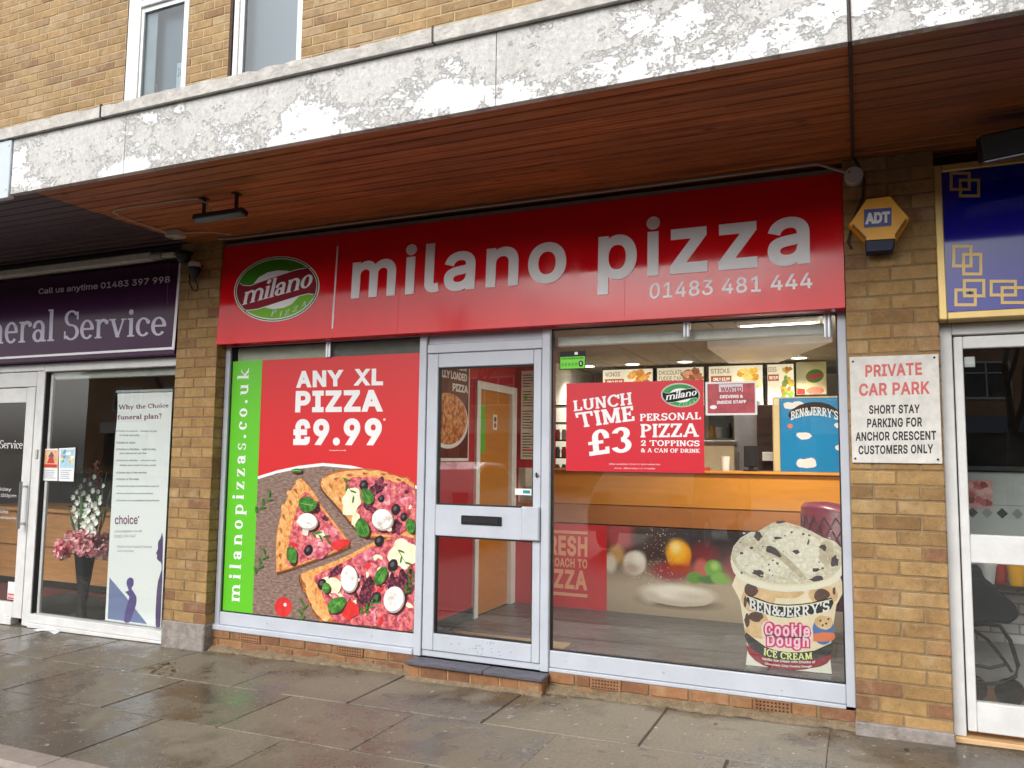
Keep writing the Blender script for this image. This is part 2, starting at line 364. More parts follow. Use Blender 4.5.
def put(mb, vf, quad, y, layer, mat, ex=0, warp=None):
    """place 2D lettering in a quad (bl, br, tr, tl) of (x, z) on the plane y; layers step towards the street"""
    vs, fs = vf; xs = [v[0] for v in vs]; ys = [v[1] for v in vs]; x0, x1, y0, y1 = min(xs), max(xs), min(ys), max(ys)
    bl, br, tr, tl = [Vector((q[0], q[-1])) for q in quad]; out = []; yy = y-layer*LAY
    for (u, v) in vs:
        u = (u-x0)/(x1-x0); v = (v-y0)/(y1-y0)
        if warp: u, v = warp(u, v)
        p = bl.lerp(br, u).lerp(tl.lerp(tr, u), v); out.append((p.x, yy, p.y))
    ff = []
    for f in fs:
        a = sum(out[f[i]][0]*out[f[(i+1) % len(f)]][2]-out[f[(i+1) % len(f)]][0]*out[f[i]][2] for i in range(len(f)))
        ff.append(f if a > 0 else f[::-1])
    if ex:
        n = len(out); cnt = {}
        for f in ff:
            for i in range(len(f)):
                k = (f[i], f[(i+1) % len(f)]); cnt[k] = 1
        sides = [(b, a, a+n, b+n) for (a, b) in cnt if (b, a) not in cnt]
        mb.mesh([(p[0], yy-ex, p[2]) for p in out]+out, ff+[(q[0], q[1], q[2], q[3]) for q in sides], mat)
    else: mb.mesh(out, ff, mat)
    return mb
def px4(q, y, c=None):
    return [at(*(c(p) if c else p), y) for p in q]
def smoothpts(p, k=4):
    n = len(p); o = []
    for i in range(n):
        a, b, c_, d = [Vector(p[(i+j-1) % n]) for j in range(4)]
        for s in range(k):
            t = s/k; o.append(tuple(.5*((2*b)+(c_-a)*t+(2*a-5*b+4*c_-d)*t*t+(3*b-a-3*c_+d)*t**3)))
    return o
ACNT = [0]
def art(mb, pts, y, layer, mat, c=None, sm=0):
    """flat printed shape: outline in pixels of a crop (c) or already in (x, z) when c is None"""
    if sm: pts = smoothpts(pts, sm)
    ACNT[0] = (ACNT[0]+1) % 18; layer += ACNT[0]*.016
    P = [at(*c(p), y) for p in pts] if c else [Vector((p[0], y, p[1])) for p in pts]
    a = sum(P[i].x*P[(i+1) % len(P)].z-P[(i+1) % len(P)].x*P[i].z for i in range(len(P)))
    if a < 0: P = P[::-1]
    return mb.poly([(p.x, y-layer*LAY, p.z) for p in P], mat)
def ell(cx, cy, rx, ry, rot=0, n=20, jit=0., seed=0):
    R = random.Random(seed+int(cx*7+cy*13)); o = []; c_, s_ = math.cos(math.radians(rot)), math.sin(math.radians(rot))
    for k in range(n):
        t = 2*math.pi*k/n; j = 1+R.uniform(-jit, jit); x, y_ = rx*j*math.cos(t), ry*j*math.sin(t); o.append((cx+x*c_-y_*s_, cy+x*s_+y_*c_))
    return o

# ------------------------------------------------------------------ special materials
def brick_mat(name, cols, dirt=.25):
    g = G(name); gi = g.n('ShaderNodeNewGeometry'); cr = g.n('ShaderNodeValToRGB'); cr.color_ramp.interpolation = 'LINEAR'
    el = cr.color_ramp.elements
    for i, (p, c) in enumerate(cols):
        x = el[i] if i < 2 else el.new(p)
        x.position = p; x.color = lin(c)+(1,)
    g.l(gi.outputs['Random Per Island'], cr.inputs[0])
    sp = g.ramp(g.noise(220, 3, .7), .35, .65, .8, 1.14); big = g.ramp(g.noise(1.3, 5, .6), .3, .7, 1-dirt, 1.08); mid = g.ramp(g.noise(17, 6, .75), .32, .68, .74, 1.14)
    k = g.math('MULTIPLY', g.math('MULTIPLY', sp, big), mid)
    vm = g.n('ShaderNodeVectorMath', operation='SCALE'); g.l(cr.outputs[0], vm.inputs[0]); g.l(k, vm.inputs['Scale'])
    spots = g.ramp(g.noise(45, 2, .5, loc=(3, 1, 7)), .71, .75)
    col = g.mix(g.math('MULTIPLY', spots, .55), vm.outputs[0], lin((92, 66, 48)))
    eff = g.math('MULTIPLY', g.ramp(g.noise(5.5, 7, .72, loc=(6, 2, 4)), .53, .68), .42); col = g.mix(eff, col, lin((188, 168, 134)))
    grime = g.math('MULTIPLY', g.ramp(g.noise(2.6, 7, .7, stretch=(1.6, 1.6, .5), loc=(1, 8, 3)), .55, .72), .4); col = g.mix(grime, col, lin((78, 62, 48)))
    g.l(col, g.b.inputs['Base Color']); g.b.inputs['Roughness'].default_value = .88; g.b.inputs['Specular IOR Level'].default_value = .25
    b1 = g.bump(g.noise(28, 6, .7), .5, .006); g.l(g.bump(g.noise(160, 4, .7), .6, .004, b1), g.b.inputs['Normal']); return g.m
BRICK = brick_mat('buff_brick', [(0, (150, 116, 78)), (1, (142, 104, 78)), (.2, (168, 134, 88)), (.45, (179, 145, 97)), (.65, (163, 127, 83)), (.82, (187, 153, 104)), (.9, (151, 111, 81))])
BRICKU = brick_mat('upper_brick', [(0, (158, 128, 92)), (1, (148, 116, 88)), (.25, (168, 138, 99)), (.5, (175, 145, 105)), (.7, (158, 131, 98)), (.86, (178, 153, 119)), (.93, (148, 119, 92))], .14)
BRICKR = brick_mat('orange_brick', [(0, (158, 110, 78)), (1, (140, 98, 72)), (.3, (172, 128, 90)), (.6, (164, 118, 84)), (.8, (150, 106, 80))], .4)
MORT = mt('mortar', (138, 116, 84), .95, var=.22, scale=20, bump=.5, bscale=200)
MORTU = mt('pale_mortar', (184, 164, 126), .95, var=.14, scale=14, bump=.4, bscale=200)
def mk_fascia():
    g = G('peeling_paint')
    w = g.noise(1.9, 6, .62, stretch=(1, 1, 1.9), loc=(3, 0, 1)); lump = g.noise(6, 7, .62, stretch=(1, 1, 1.3), loc=(1, 9, 4)); fine = g.noise(40, 9, .8, stretch=(1, 1, 1.3), loc=(5, 2, 1))
    sz = g.n('ShaderNodeSeparateXYZ'); g.l(g.tc.outputs['Object'], sz.inputs[0])
    low = g.ramp(sz.outputs['Z'], 3.05, 3.42, .035, -.03)
    s = g.math('ADD', low, g.math('ADD', g.math('MULTIPLY', w, .46), g.math('ADD', g.math('MULTIPLY', fine, .34), g.math('MULTIPLY', lump, .37))))
    mask = g.ramp(s, .595, .622); edge = g.math('SUBTRACT', g.ramp(s, .582, .597), mask)
    grey = g.mix(g.ramp(g.noise(55, 8, .8), .38, .62), lin((178, 176, 172)), lin((214, 212, 209))); grey = g.mix(g.ramp(g.noise(90, 4, .7, loc=(4, 4, 1)), .6, .64, 0, .6), grey, lin((236, 236, 234)))
    stain = g.ramp(g.noise(1.6, 7, .7, stretch=(1.4, 1, .45), loc=(2, 2, 8)), .52, .72, 0, .42)
    grey = g.mix(stain, grey, lin((112, 108, 100)))
    white = g.mix(g.ramp(g.noise(30, 5, .6, loc=(8, 3, 3)), .35, .7), lin((222, 222, 220)), lin((236, 236, 235)))
    col = g.mix(mask, grey, white); col = g.mix(g.math('MULTIPLY', edge, .14), col, lin((146, 142, 137)))
    g.l(col, g.b.inputs['Base Color']); g.b.inputs['Roughness'].default_value = .75
    b1 = g.bump(mask, .7, .005); g.l(g.bump(fine, .3, .003, b1), g.b.inputs['Normal']); return g.m
FASC = mk_fascia()
def mk_wood(name, c1, c2, dark, rough):
    g = G(name); gi = g.n('ShaderNodeNewGeometry')
    gr = g.noise(3.2, 8, .65, stretch=(.5, 14, 14)); fine = g.noise(9, 5, .7, stretch=(1.2, 60, 60), loc=(3, 3, 0))
    k = g.math('ADD', g.math('MULTIPLY', gr, .7), g.math('MULTIPLY', fine, .4))
    col = g.mix(g.ramp(k, .42, .66), lin(c1), lin(c2))
    v = g.n('ShaderNodeTexVoronoi', i_Scale=1.); mp = g.n('ShaderNodeMapping'); g.l(g.tc.outputs['Object'], mp.inputs[0]); mp.inputs['Scale'].default_value = (3.1, 9.5, 9.5)
    g.l(mp.outputs[0], v.inputs['Vector']); knot = g.math('MULTIPLY', g.ramp(v.outputs['Distance'], .06, .15, 1, 0), g.ramp(g.noise(1.7, 2), .44, .5))
    col = g.mix(g.math('MULTIPLY', knot, .8), col, lin(dark))
    strk = g.math('MULTIPLY', g.ramp(g.noise(1.1, 5, .6, stretch=(.35, 7, 7), loc=(7, 1, 1)), .6, .72), .45); col = g.mix(strk, col, lin(dark))
    rnd = g.ramp(gi.outputs['Random Per Island'], 0, 1, .8, 1.12); big = g.ramp(g.noise(.8, 4), .3, .7, .8, 1.15)
    vm = g.n('ShaderNodeVectorMath', operation='SCALE'); g.l(col, vm.inputs[0]); g.l(g.math('MULTIPLY', rnd, big), vm.inputs['Scale'])
    g.l(vm.outputs[0], g.b.inputs['Base Color']); g.b.inputs['Roughness'].default_value = rough
    g.l(g.bump(fine, .12, .003), g.b.inputs['Normal']); return g.m
WOOD = mk_wood('varnished_boards', (118, 62, 28), (206, 126, 64), (44, 20, 10), .5)
WOODP = mk_wood('dark_painted_boards', (62, 42, 46), (86, 60, 62), (30, 18, 22), .4)
WOODR = mk_wood('old_boards', (112, 62, 30), (178, 108, 56), (50, 30, 18), .45)
def mk_slab():
    g = G('wet_paving'); gi = g.n('ShaderNodeNewGeometry'); rnd = gi.outputs['Random Per Island']
    big = g.noise(.9, 6, .62); mid = g.noise(4.2, 8, .7, loc=(4, 1, 0)); fine = g.noise(70, 5, .75); grit = g.noise(260, 2, .6)
    wet = g.ramp(g.math('ADD', g.math('MULTIPLY', big, .62), g.math('MULTIPLY', mid, .42)), .46, .58)          # 1 = drier
    wet = g.math('MINIMUM', g.math('MAXIMUM', g.math('ADD', wet, g.ramp(rnd, 0, 1, -.28, .3)), 0), 1)
    dry = g.mix(g.ramp(fine, .35, .65), lin((110, 102, 89)), lin((136, 127, 111)))
    damp = g.mix(g.ramp(fine, .35, .65), lin((67, 59, 49)), lin((87, 77, 64)))
    col = g.mix(wet, damp, dry)
    st = g.math('MULTIPLY', g.ramp(g.noise(5, 6, .7, stretch=(1, 1.8, 1), loc=(2, 7, 3)), .6, .68), .5); col = g.mix(st, col, lin((60, 52, 46)))
    gum = g.ramp(g.noise(30, 1, .3, loc=(1, 5, 0)), .75, .765); col = g.mix(g.math('MULTIPLY', gum, .7), col, lin((190, 182, 170)))
    sp = g.ramp(grit, .62, .7); col = g.mix(g.math('MULTIPLY', sp, .45), col, lin((178, 166, 150)))
    g.l(col, g.b.inputs['Base Color'])
    g.l(g.math('ADD', g.ramp(wet, 0, 1, .13, .6), g.ramp(mid, .3, .7, -.06, .1)), g.b.inputs['Roughness'])
    b1 = g.bump(g.noise(6, 6, .6), .25, .01); g.l(g.bump(fine, .35, .003, b1), g.b.inputs['Normal']); return g.m
SLAB = mk_slab()
KERBM = mt('kerb_concrete', (150, 138, 129), .7, var=.16, scale=18, bump=.4, bscale=180, island=.08)
ASPH = mt('asphalt', (62, 61, 62), .55, var=.3, scale=40, bump=.6, bscale=220, rvar=.2)
def mk_glass(name, tint, extra=.0, dirt=.003):
    g = G(name); t = g.t; out = [n for n in t.nodes if n.type == 'OUTPUT_MATERIAL'][0]; t.nodes.remove(g.b)
    lw = g.n('ShaderNodeLayerWeight', i_Blend=.5); f = g.math('ADD', g.math('MULTIPLY', g.math('POWER', lw.outputs['Facing'], 5.), .95), .043+extra)
    tr = g.n('ShaderNodeBsdfTransparent', i_Color=lin(tint)+(1,)); gl = g.n('ShaderNodeBsdfGlossy', i_Roughness=.0); g.l(g.bump(g.noise(1.3, 2, .4), .05, .02), gl.inputs['Normal'])
    mx = g.n('ShaderNodeMixShader'); g.l(f, mx.inputs[0]); g.l(tr.outputs[0], mx.inputs[1]); g.l(gl.outputs[0], mx.inputs[2])
    df = g.n('ShaderNodeBsdfDiffuse', i_Color=(.7, .7, .68, 1)); m2 = g.n('ShaderNodeMixShader'); g.l(g.ramp(g.noise(3, 6, .7), .4, .75, 0, dirt*2), m2.inputs[0])
    g.l(mx.outputs[0], m2.inputs[1]); g.l(df.outputs[0], m2.inputs[2]); g.l(m2.outputs[0], out.inputs[0]); return g.m
GLASS = mk_glass('window_glass', (250, 252, 250), .024); GLASSU = mk_glass('upstairs_glass', (225, 232, 235), .05)
ALU = mt('grey_aluminium', (186, 191, 200), .42, metal=0, var=.06, scale=5, spec=.5, rvar=.12, bump=.03, bscale=20)
ALUD = mt('shadow_aluminium', (150, 154, 160), .4, var=.06)
WFR = mt('white_frame', (214, 214, 212), .5, var=.1, scale=7, rvar=.1)
WPAINT = mt('white_window_paint', (232, 232, 230), .5, var=.06, scale=9)
GASK = mt('black_gasket', (22, 22, 24), .6)
CHROME = mt('brushed_steel', (200, 202, 204), .28, metal=1, var=.1, scale=4, stretch=(1, 1, 20))
BLACK = mt('black_plastic', (18, 18, 20), .4, var=.2); BLACKM = mt('black_metal', (14, 14, 16), .5, var=.25)
CEM = mt('grey_render', (142, 134, 128), .9, var=.3, scale=16, bump=.9, bscale=50)
COPE = mt('torn_roof_felt', (190, 186, 180), .85, var=.25, scale=12, bump=.8, bscale=40)
PBLUE = mt('pale_blue_panel', (196, 206, 214), .45, var=.03)
GREYW = mt('white_plaster', (214, 210, 202), .8, var=.05)

def gz(x): return -.018+.0135*max(-14, min(14, x))
# ------------------------------------------------------------------ ground
mb = MB(); xs = [-260, -14, 14, 260]; ys = [-2.1, -40, -260]
for i in range(3):
    for j in range(2):
        mb.poly([(xs[i], ys[j], gz(xs[i])-.12), (xs[i], ys[j+1], gz(xs[i])-.12), (xs[i+1], ys[j+1], gz(xs[i+1])-.12), (xs[i+1], ys[j], gz(xs[i+1])-.12)][::1], ASPH)
struct(mb.build('road'))
mb = MB(); mb.mesh([(x, y, gz(x)-.005) for x in (-14, 14) for y in (-1.97, .6)], [(0, 2, 3, 1)], mt('joint_grit', (74, 65, 57), .95, var=.3, scale=50))
struct(mb.build('pavement_bed'))
mb = MB(); R = random.Random(3)
rows = [(-.07, -.715, .85, .862), (-.72, -1.335, .468, .85), (-1.341, -1.955, .125, .83)]
for (ya, yb, x0, w) in rows:
    for k in range(-12, 15):
        xa, xb = x0+k*w+R.uniform(-.012, .012), x0+(k+1)*w; g_ = .0022; dz = R.uniform(-.0012, .0012); tx, ty = R.uniform(-.0015, .0015), R.uniform(-.0015, .0015)
        if xb < -10 or xa > 12: continue
        vs = []; xm, ym = (xa+xb)/2, (ya+yb)/2
        for (zz, ins) in ((-.06, 0), (-.004, 0), (0, .003)):
            for (x, y) in ((xa+g_+ins, yb+g_+ins), (xb-g_-ins, yb+g_+ins), (xb-g_-ins, ya-g_-ins), (xa+g_+ins, ya-g_-ins)):
                vs.append((x, y, gz(x)+zz+dz+tx*(x-xm)/w*2+ty*(y-ym)/.6*2))
        fs = [(8, 9, 10, 11)]
        for b in (0, 4):
            for i in range(4): fs.append((b+i, b+(i+1) % 4, b+4+(i+1) % 4, b+4+i))
        mb.mesh(vs, fs, SLAB)
struct(mb.build('pavement'))
mb = MB()
for k in range(-12, 13):
    xa, xb = .985+k*.915, .985+(k+1)*.915
    vs = [(x, y, gz(x)+z) for x in (xa+.003, xb-.003) for (y, z) in ((-1.962, -.2), (-1.962, .004), (-2.085, .002), (-2.108, -.02), (-2.112, -.2))]
    mb.mesh(vs, [(i, i+1, i+6, i+5) for i in range(4)]+[(0, 1, 2, 3, 4), (9, 8, 7, 6, 5), (4, 0, 5, 9)], KERBM)
struct(mb.build('kerb'))

# ------------------------------------------------------------------ brick walls
def bricks(mb, x0, x1, z0, z1, yf, mat, mort, bl=.225, ch=.0768, holes=(), depth=.07, seed=1, pattern=None, axis='x', back=.004, off=0.):
    """running bond of separate chamfered bricks; axis y makes a return wall at x = yf facing right"""
    R = random.Random(seed); j = .005; n = int(math.ceil((z1-z0)/ch-1e-6))
    def cut(xa, xb, za, zb):
        segs = [(xa, xb)]
        for (hx0, hx1, hz0, hz1) in holes:
            if zb > hz0+.01 and za < hz1-.01:
                out = []
                for (a_, b_) in segs:
                    if b_ <= hx0 or a_ >= hx1: out.append((a_, b_)); continue
                    if a_ < hx0: out.append((a_, hx0))
                    if b_ > hx1: out.append((hx1, b_))
                segs = out
        return [s_ for s_ in segs if s_[1]-s_[0] > .02]
    for r in range(n):
        za, zb = z0+r*ch+j, min(z0+(r+1)*ch-j, z1)
        if zb-za < .02: continue
        if pattern: edges = [x0+(x1-x0)*t for t in pattern[r % len(pattern)]]
        else:
            s0 = x0-bl+(bl/2 if r % 2 else 0)+off+R.uniform(-.004, .004); edges = [x0]; k = s0
            while k < x1:
                if k > x0+.03 and k < x1-.03: edges.append(k)
                k += bl
            edges.append(x1)
        for a_, b_ in zip(edges[:-1], edges[1:]):
            for (xa, xb) in cut(a_+j*(a_ > x0+1e-6), b_-j*(b_ < x1-1e-6), za, zb):
                d = R.uniform(-.0015, .0015); c = .0035
                A_ = [(xa, za), (xb, za), (xb, zb), (xa, zb)]; q = lambda: R.uniform(-.0022, .0026)
                B_ = [(xa+c+q(), za+c+q()), (xb-c+q(), za+c+q()), (xb-c+q(), zb-c+q()), (xa+c+q(), zb-c+q())]
                if axis == 'x': vs = [(x, yf+depth, z) for x, z in A_]+[(x, yf+.003+d, z) for x, z in A_]+[(x, yf+d, z) for x, z in B_]
                else: vs = [(yf-depth, x, z) for x, z in A_]+[(yf-.003+d, x, z) for x, z in A_]+[(yf+d, x, z) for x, z in B_]
                fs = [(8, 9, 10, 11)]+[(b+i, b+(i+1) % 4, b+4+(i+1) % 4, b+4+i) for b in (0, 4) for i in range(4)]
                mb.mesh(vs, fs, mat)
SOF = 3.08; CFY = -1.455; UWY = .05
bld = thing('shop_building', 'two storey yellow brick building with a deep canopy running over the three shops', 'building', (2, .5, 0))
w1 = (-1.31, -.603, 4.0, 5.62); w2 = (-.12, .582, 4.0, 6.05)
mb = MB(); bricks(mb, -5, 8, 3.52, 6.6, UWY, BRICKU, MORTU, ch=.075, holes=[w1, w2], seed=4, off=.06)
def wallbox(mb, x0, x1, y0, y1, z0, z1, holes, mat):
    xs = sorted({x0, x1, *[h[0] for h in holes], *[h[1] for h in holes]}); zs = sorted({z0, z1, *[h[2] for h in holes], *[h[3] for h in holes]})
    for a_, b_ in zip(xs[:-1], xs[1:]):
        for c_, d_ in zip(zs[:-1], zs[1:]):
            if not any(h[0] <= a_ and b_ <= h[1] and h[2] <= c_ and d_ <= h[3] for h in holes): mb.box(a_, b_, y0, y1, c_, d_, mat)
wallbox(mb, -5, 8, UWY+.004, .3, 3.5, 6.6, [w1, w2], MORTU)
mb.box(-5.02, 8.02, -.02, 8, 6.6, 6.75, GREYW)
mb.box(-5, -4.99, .3, 8, -.2, 6.6, MORTU); mb.box(7.99, 8, .3, 8, -.2, 6.6, MORTU); mb.box(-5, 8, 7.9, 8, -.2, 6.6, MORTU)
mb.box(-4.9, 7.9, .31, 7.9, 3.2, 3.3, GREYW)
mb.build('wall', bld)
mb = MB()                                             # canopy edge boards with flaking paint
for a_, b_ in ((-.447, .55), (.553, 2.96), (2.963, 4.478), (4.486, 8.3)):
    mb.bbox(a_, b_, CFY, CFY+.04, SOF-.012, 3.43, FASC, .002)
fa = mb.build('fascia', bld, 'white painted canopy edge with peeling flaking paint')
mb = MB(); mb.bbox(-5.2, -.452, CFY-.012, CFY+.03, SOF-.035, 3.425, PBLUE, .003)
for z_ in (3.1, 3.39): mb.lathe([(.007, 0), (.007, -.004)], (-.475, CFY-.012, z_), CHROME, 8, 'y')
mb.build('fascia_panel', bld, 'smooth pale blue cladding panel at the left of the canopy edge')
mb = MB(); R = random.Random(11); n = 230; x0, x1 = -5.2, 8.3        # drip edge of torn felt, ragged along its top
top = []
h_ = 0
for i in range(n+1):
    h_ = .75*h_+R.uniform(-.004, .005); top.append(3.497+h_+(R.uniform(-.012, .004) if R.random() < .12 else 0))
for i in range(n):
    a_, b_ = x0+(x1-x0)*i/n, x0+(x1-x0)*(i+1)/n
    mb.mesh([(a_, CFY-.028, 3.432), (b_, CFY-.028, 3.432), (b_, CFY-.03, top[i+1]), (a_, CFY-.03, top[i]), (a_, CFY+.02, 3.432), (b_, CFY+.02, 3.432), (b_, CFY+.02, top[i+1]+.004), (a_, CFY+.02, top[i]+.004)],
            [(0, 1, 2, 3), (0, 4, 5, 1), (3, 2, 6, 7)], COPE)
for xj in (.365, 2.63, 5.2): mb.box(xj, xj+.008, CFY-.034, CFY+.0, 3.43, 3.51, BLACKM)
mb.build('coping', bld, 'ragged grey felt drip edge along the canopy top')
mb = MB(); mb.box(-5.2, 8.3, CFY+.021, .045, 3.44, 3.485, mt('roof_felt', (70, 70, 70), .9)); mb.build('canopy_roof', bld)
def boards(mb, x0, x1, mat, seed):
    R = random.Random(seed); y = CFY+.041; w = .0965
    while y < .12:
        yb = min(y+w, .14); cuts = [x0]; k = x0+R.uniform(.6, 2.6)
        while k < x1-.4: cuts.append(k); k += R.uniform(1.8, 3.2)
        cuts.append(x1)
        for a_, b_ in zip(cuts[:-1], cuts[1:]):
            z = SOF+R.uniform(-.0012, .0012); c = .007
            vs = [(a_, y+.001, z+.012), (b_, y+.001, z+.012), (b_, yb-.001, z+.012), (a_, yb-.001, z+.012), (a_+.001, y+.001+c, z), (b_-.001, y+.001+c, z), (b_-.001, yb-.001-c, z), (a_+.001, yb-.001-c, z)]
            mb.mesh(vs, [(7, 6, 5, 4), (0, 1, 5, 4), (1, 2, 6, 5), (2, 3, 7, 6), (3, 0, 4, 7)], mat)
        y = yb
mb = MB(); boards(mb, -.308, 4.476, WOOD, 5); boards(mb, 4.484, 8.2, WOODR, 6); mb.box(-.308, 8.2, CFY+.042, .14, SOF+.013, SOF+.02, BLACKM); mb.build('soffit', bld, 'varnished red brown tongue and groove boards under the canopy')
mb = MB(); boards(mb, -5.2, -.312, WOODP, 7); mb.box(-5.2, -.312, CFY+.042, .14, SOF+.013, SOF+.02, BLACKM); mb.build('painted_soffit', bld, 'dark painted boards under the left of the canopy')
# upstairs windows
def upwin(h, transom, casement):
    x0, x1, z0, z1 = h; fr = MB(); y = UWY+(-.004 if casement else .012)
    j = .145 if casement else .05
    fr.bbox(x0, x0+j, y, y+.07, z0, z1, WPAINT); fr.bbox(x1-.035, x1, y, y+.07, z0, z1, WPAINT); fr.box(x0+j, x1-.035, y+.002, y+.07, z1-.05, z1, WPAINT); fr.box(x0+j, x1-.035, y+.002, y+.07, z0, z0+.05, WPAINT)
    fr.box(x0-(.012 if casement else .03), x0, UWY-.002, y+.02, z0, z1, mt('dark_sealant', (70, 52, 44), .9, var=.4, scale=30))
    if transom:
        fr.bbox(x0+j+.001, x1-.036, y-.01, y+.07, transom, transom+.055, WPAINT)
    o = fr.build('window', bld)
    sash = MB(); a_, b_ = x0+j+.002, x1-.037; t = transom-.003 if transom else z1-.06
    lw = .03 if casement else .045
    sash.bbox(a_, a_+lw, y+.012, y+.06, z0+.052, t, WPAINT); sash.bbox(b_-.03, b_, y+.012, y+.06, z0+.052, t, WPAINT); sash.box(a_+lw, b_-.03, y+.014, y+.06, t-.04, t, WPAINT)
    sash.build('sash', o)
    pn = MB(); pn.box(a_+lw, b_-.03, y+.03, y+.036, z0+.052, t-.04, GLASSU)
    if transom: pn.box(a_+.02, b_-.02, y+.03, y+.036, transom+.055, z1-.05, GLASSU)
    pn.build('pane', o)
    if casement:
        hd = MB(); hd.tube([(a_+.12, y+.06, 4.62), (a_+.12, y+.075, 4.62), (a_+.14, y+.078, 4.6), (a_+.155, y+.078, 4.5)], .006, CHROME); hd.build('handle', o)
        st = MB(); st.box(a_+lw, a_+lw+.12, y+.05, y+.056, z0+.05, t-.04, mt('pale_strip', (198, 200, 198), .6)); st.build('curtain', o)
        pp = MB()
        pp.box(b_-.105, b_-.032, y+.0365, y+.0375, 4.4, 4.72, mt('notice_paper', (236, 238, 238), .6, var=.02)); put(pp, word('24', bold=.02), [(b_-.095, 4.6), (b_-.05, 4.6), (b_-.05, 4.68), (b_-.095, 4.68)], y+.0364, 0, mt('notice_ink', (120, 140, 160), .7)); pp.build('notice', o)
    bl = MB(); bl.box(x0+.01, x1-.01, y+.12, y+.125, z0, z1-.02, mt('net_blind', (150, 156, 162), .9, var=.04, scale=3)); bl.build('blind', o)
upwin(w1, 5.29, True); upwin(w2, None, False)
# piers
PY = -.09
def pier(x0, x1, zb, ztop, label, seed, grey):
    t = thing('brick_pillar', label, 'pillar', ((x0+x1)/2, PY+.1, zb), 'brick pillars between the shops')
    mb = MB(); pat = [(0, .5, 1), (0, .25, .75, 1)]
    if seed == 21: pat = [(0, .25, .75, 1), (0, .48, 1)]
    z0 = zb+(grey if grey else .01)
    bricks(mb, x0, x1, z0, ztop, PY, BRICK, MORT, pattern=pat, seed=seed)
    bricks(mb, PY+.003, .1, z0, ztop, x1, BRICK, MORT, pattern=[(0, 1), (0, .55, 1)], seed=seed+1, axis='y', depth=.05)
    mb.box(x0+.001, x1-.004, PY+.0045, .12, z0, ztop, MORT)
    mb.build('brickwork', t)
    mb = MB(); bm_ = bmesh.new(); hz = grey if grey else .045
    mb.bbox(x0-.006, x1+.006, PY-(.012 if grey else .03), .1, zb-.08, zb+hz+(.004 if grey else -.012), CEM, .008)
    mb.build('cement_base', t, 'rough grey cement base' if grey else None)
    return t
pier(-.412, .002, gz(-.2), SOF+.01, 'buff brick pillar with grey cement base between the funeral shop and the pizza shop', 21, .19)
pier(4.425, 4.866, gz(4.6)+.03, SOF+.01, 'buff brick pillar carrying the private car park board and yellow alarm box', 31, 0)

# ------------------------------------------------------------------ print colours
def ink(name, rgb, rough=.35, **k): return mt('print_'+name, rgb, rough, var=k.pop('var', .03), scale=k.pop('scale', 3), **k)
RED = ink('red', (206, 40, 44)); WHT = ink('white', (232, 232, 232)); GRN = ink('green', (96, 190, 40)); DRED = ink('deep_red', (180, 22, 32))
INKB = ink('black', (20, 18, 18), spec=.2); CREAM = ink('cream', (240, 226, 190)); BURG = ink('burgundy', (140, 8, 34), spec=.12); LGREEN = ink('leaf', (52, 120, 34), var=.3, scale=30)
EMG = ink('emblem_green', (62, 136, 22), .25, spec=.15); EMG2 = ink('emblem_lime', (120, 186, 22), .25, spec=.15); SILV = mt('silver_letter', (240, 240, 242), .35, var=.02, spec=.4)
PURP = mt('purple_fascia', (66, 26, 64), .12, var=.05, spec=.2)
# ------------------------------------------------------------------ pizza shop front
sf = thing('shopfront', 'grey aluminium shop front of the pizza shop with door between two big windows', 'shop front', (2.2, 0, .1))
mb = MB()
Zb, Zt = .14, 2.30
def bar(x0, x1, z0, z1, y0=0., y1=.07, r=.004): mb.bbox(x0, x1, y0, y1, z0, z1, ALU, r)
bar(.005, .05, Zb, Zt); bar(4.377, 4.423, Zb, Zt); bar(1.735, 1.791, .124, Zt, -.012); bar(2.634, 2.69, .124, Zt, -.012)
bar(.051, 1.734, .165, .256, .004); bar(.005, 1.734, .125, .164, -.022, .06, .006)
bar(2.691, 4.376, .152, .252, .004); bar(2.691, 4.376, .128, .15, -.006, .06, .004)
bar(.051, 1.734, 2.252, 2.30, .01); bar(2.691, 4.376, 2.252, 2.30, .01)
bar(1.792, 2.633, 2.13, 2.19, -.004); bar(1.792, 2.633, 2.191, 2.30, .012)
bar(1.792, 2.633, .124, .166, .006)
for (x, z) in ((3.4, .2), (4.05, .185), (2.8, .2), (.5, .21), (1.4, .21), (2.662, .5), (1.763, .5), (2.662, 1.7), (1.763, 1.7)): mb.lathe([(.0045, 0), (.0045, -.002), (0, -.002)], (x, .004 if x not in (2.662, 1.763) else -.012, z), CHROME, 8, 'y', cap=False)
mb.build('frame', sf)
mb = MB()
for (a_, b_, c_, d_) in ((.051, 1.733, .257, 2.251), (2.692, 4.376, .253, 2.251)):
    for q in ((a_, a_+.007, c_, d_), (b_-.007, b_, c_, d_), (a_+.007, b_-.007, c_, c_+.007), (a_+.007, b_-.007, d_-.007, d_)): mb.box(q[0], q[1], .018, .05, q[2], q[3], GASK)
mb.build('gasket', sf)
for (a_, b_, c_, d_) in ((.059, 1.725, .265, 2.243), (2.70, 4.368, .261, 2.243)):
    mb = MB(); mb.box(a_, b_, .03, .036, c_, d_, GLASS); mb.build('window_pane', sf)
for x_, zt in ((.955, 2.14), (3.545, 2.16), (4.325, 2.12)):
    mb = MB(); mb.lathe([(.012, 0), (.012, 2.25-zt)], (x_-.009, .018, zt), CHROME, 12); mb.lathe([(.012, 0), (.012, 2.25-zt)], (x_+.012, .02, zt), CHROME, 12); mb.build('glazing_clip', sf)
mb = MB(); mb.bbox(2.70, 4.35, .09, .13, 2.148, 2.212, mt('blind_rail', (244, 242, 236), .5), .006); mb.build('blind_rail', sf)
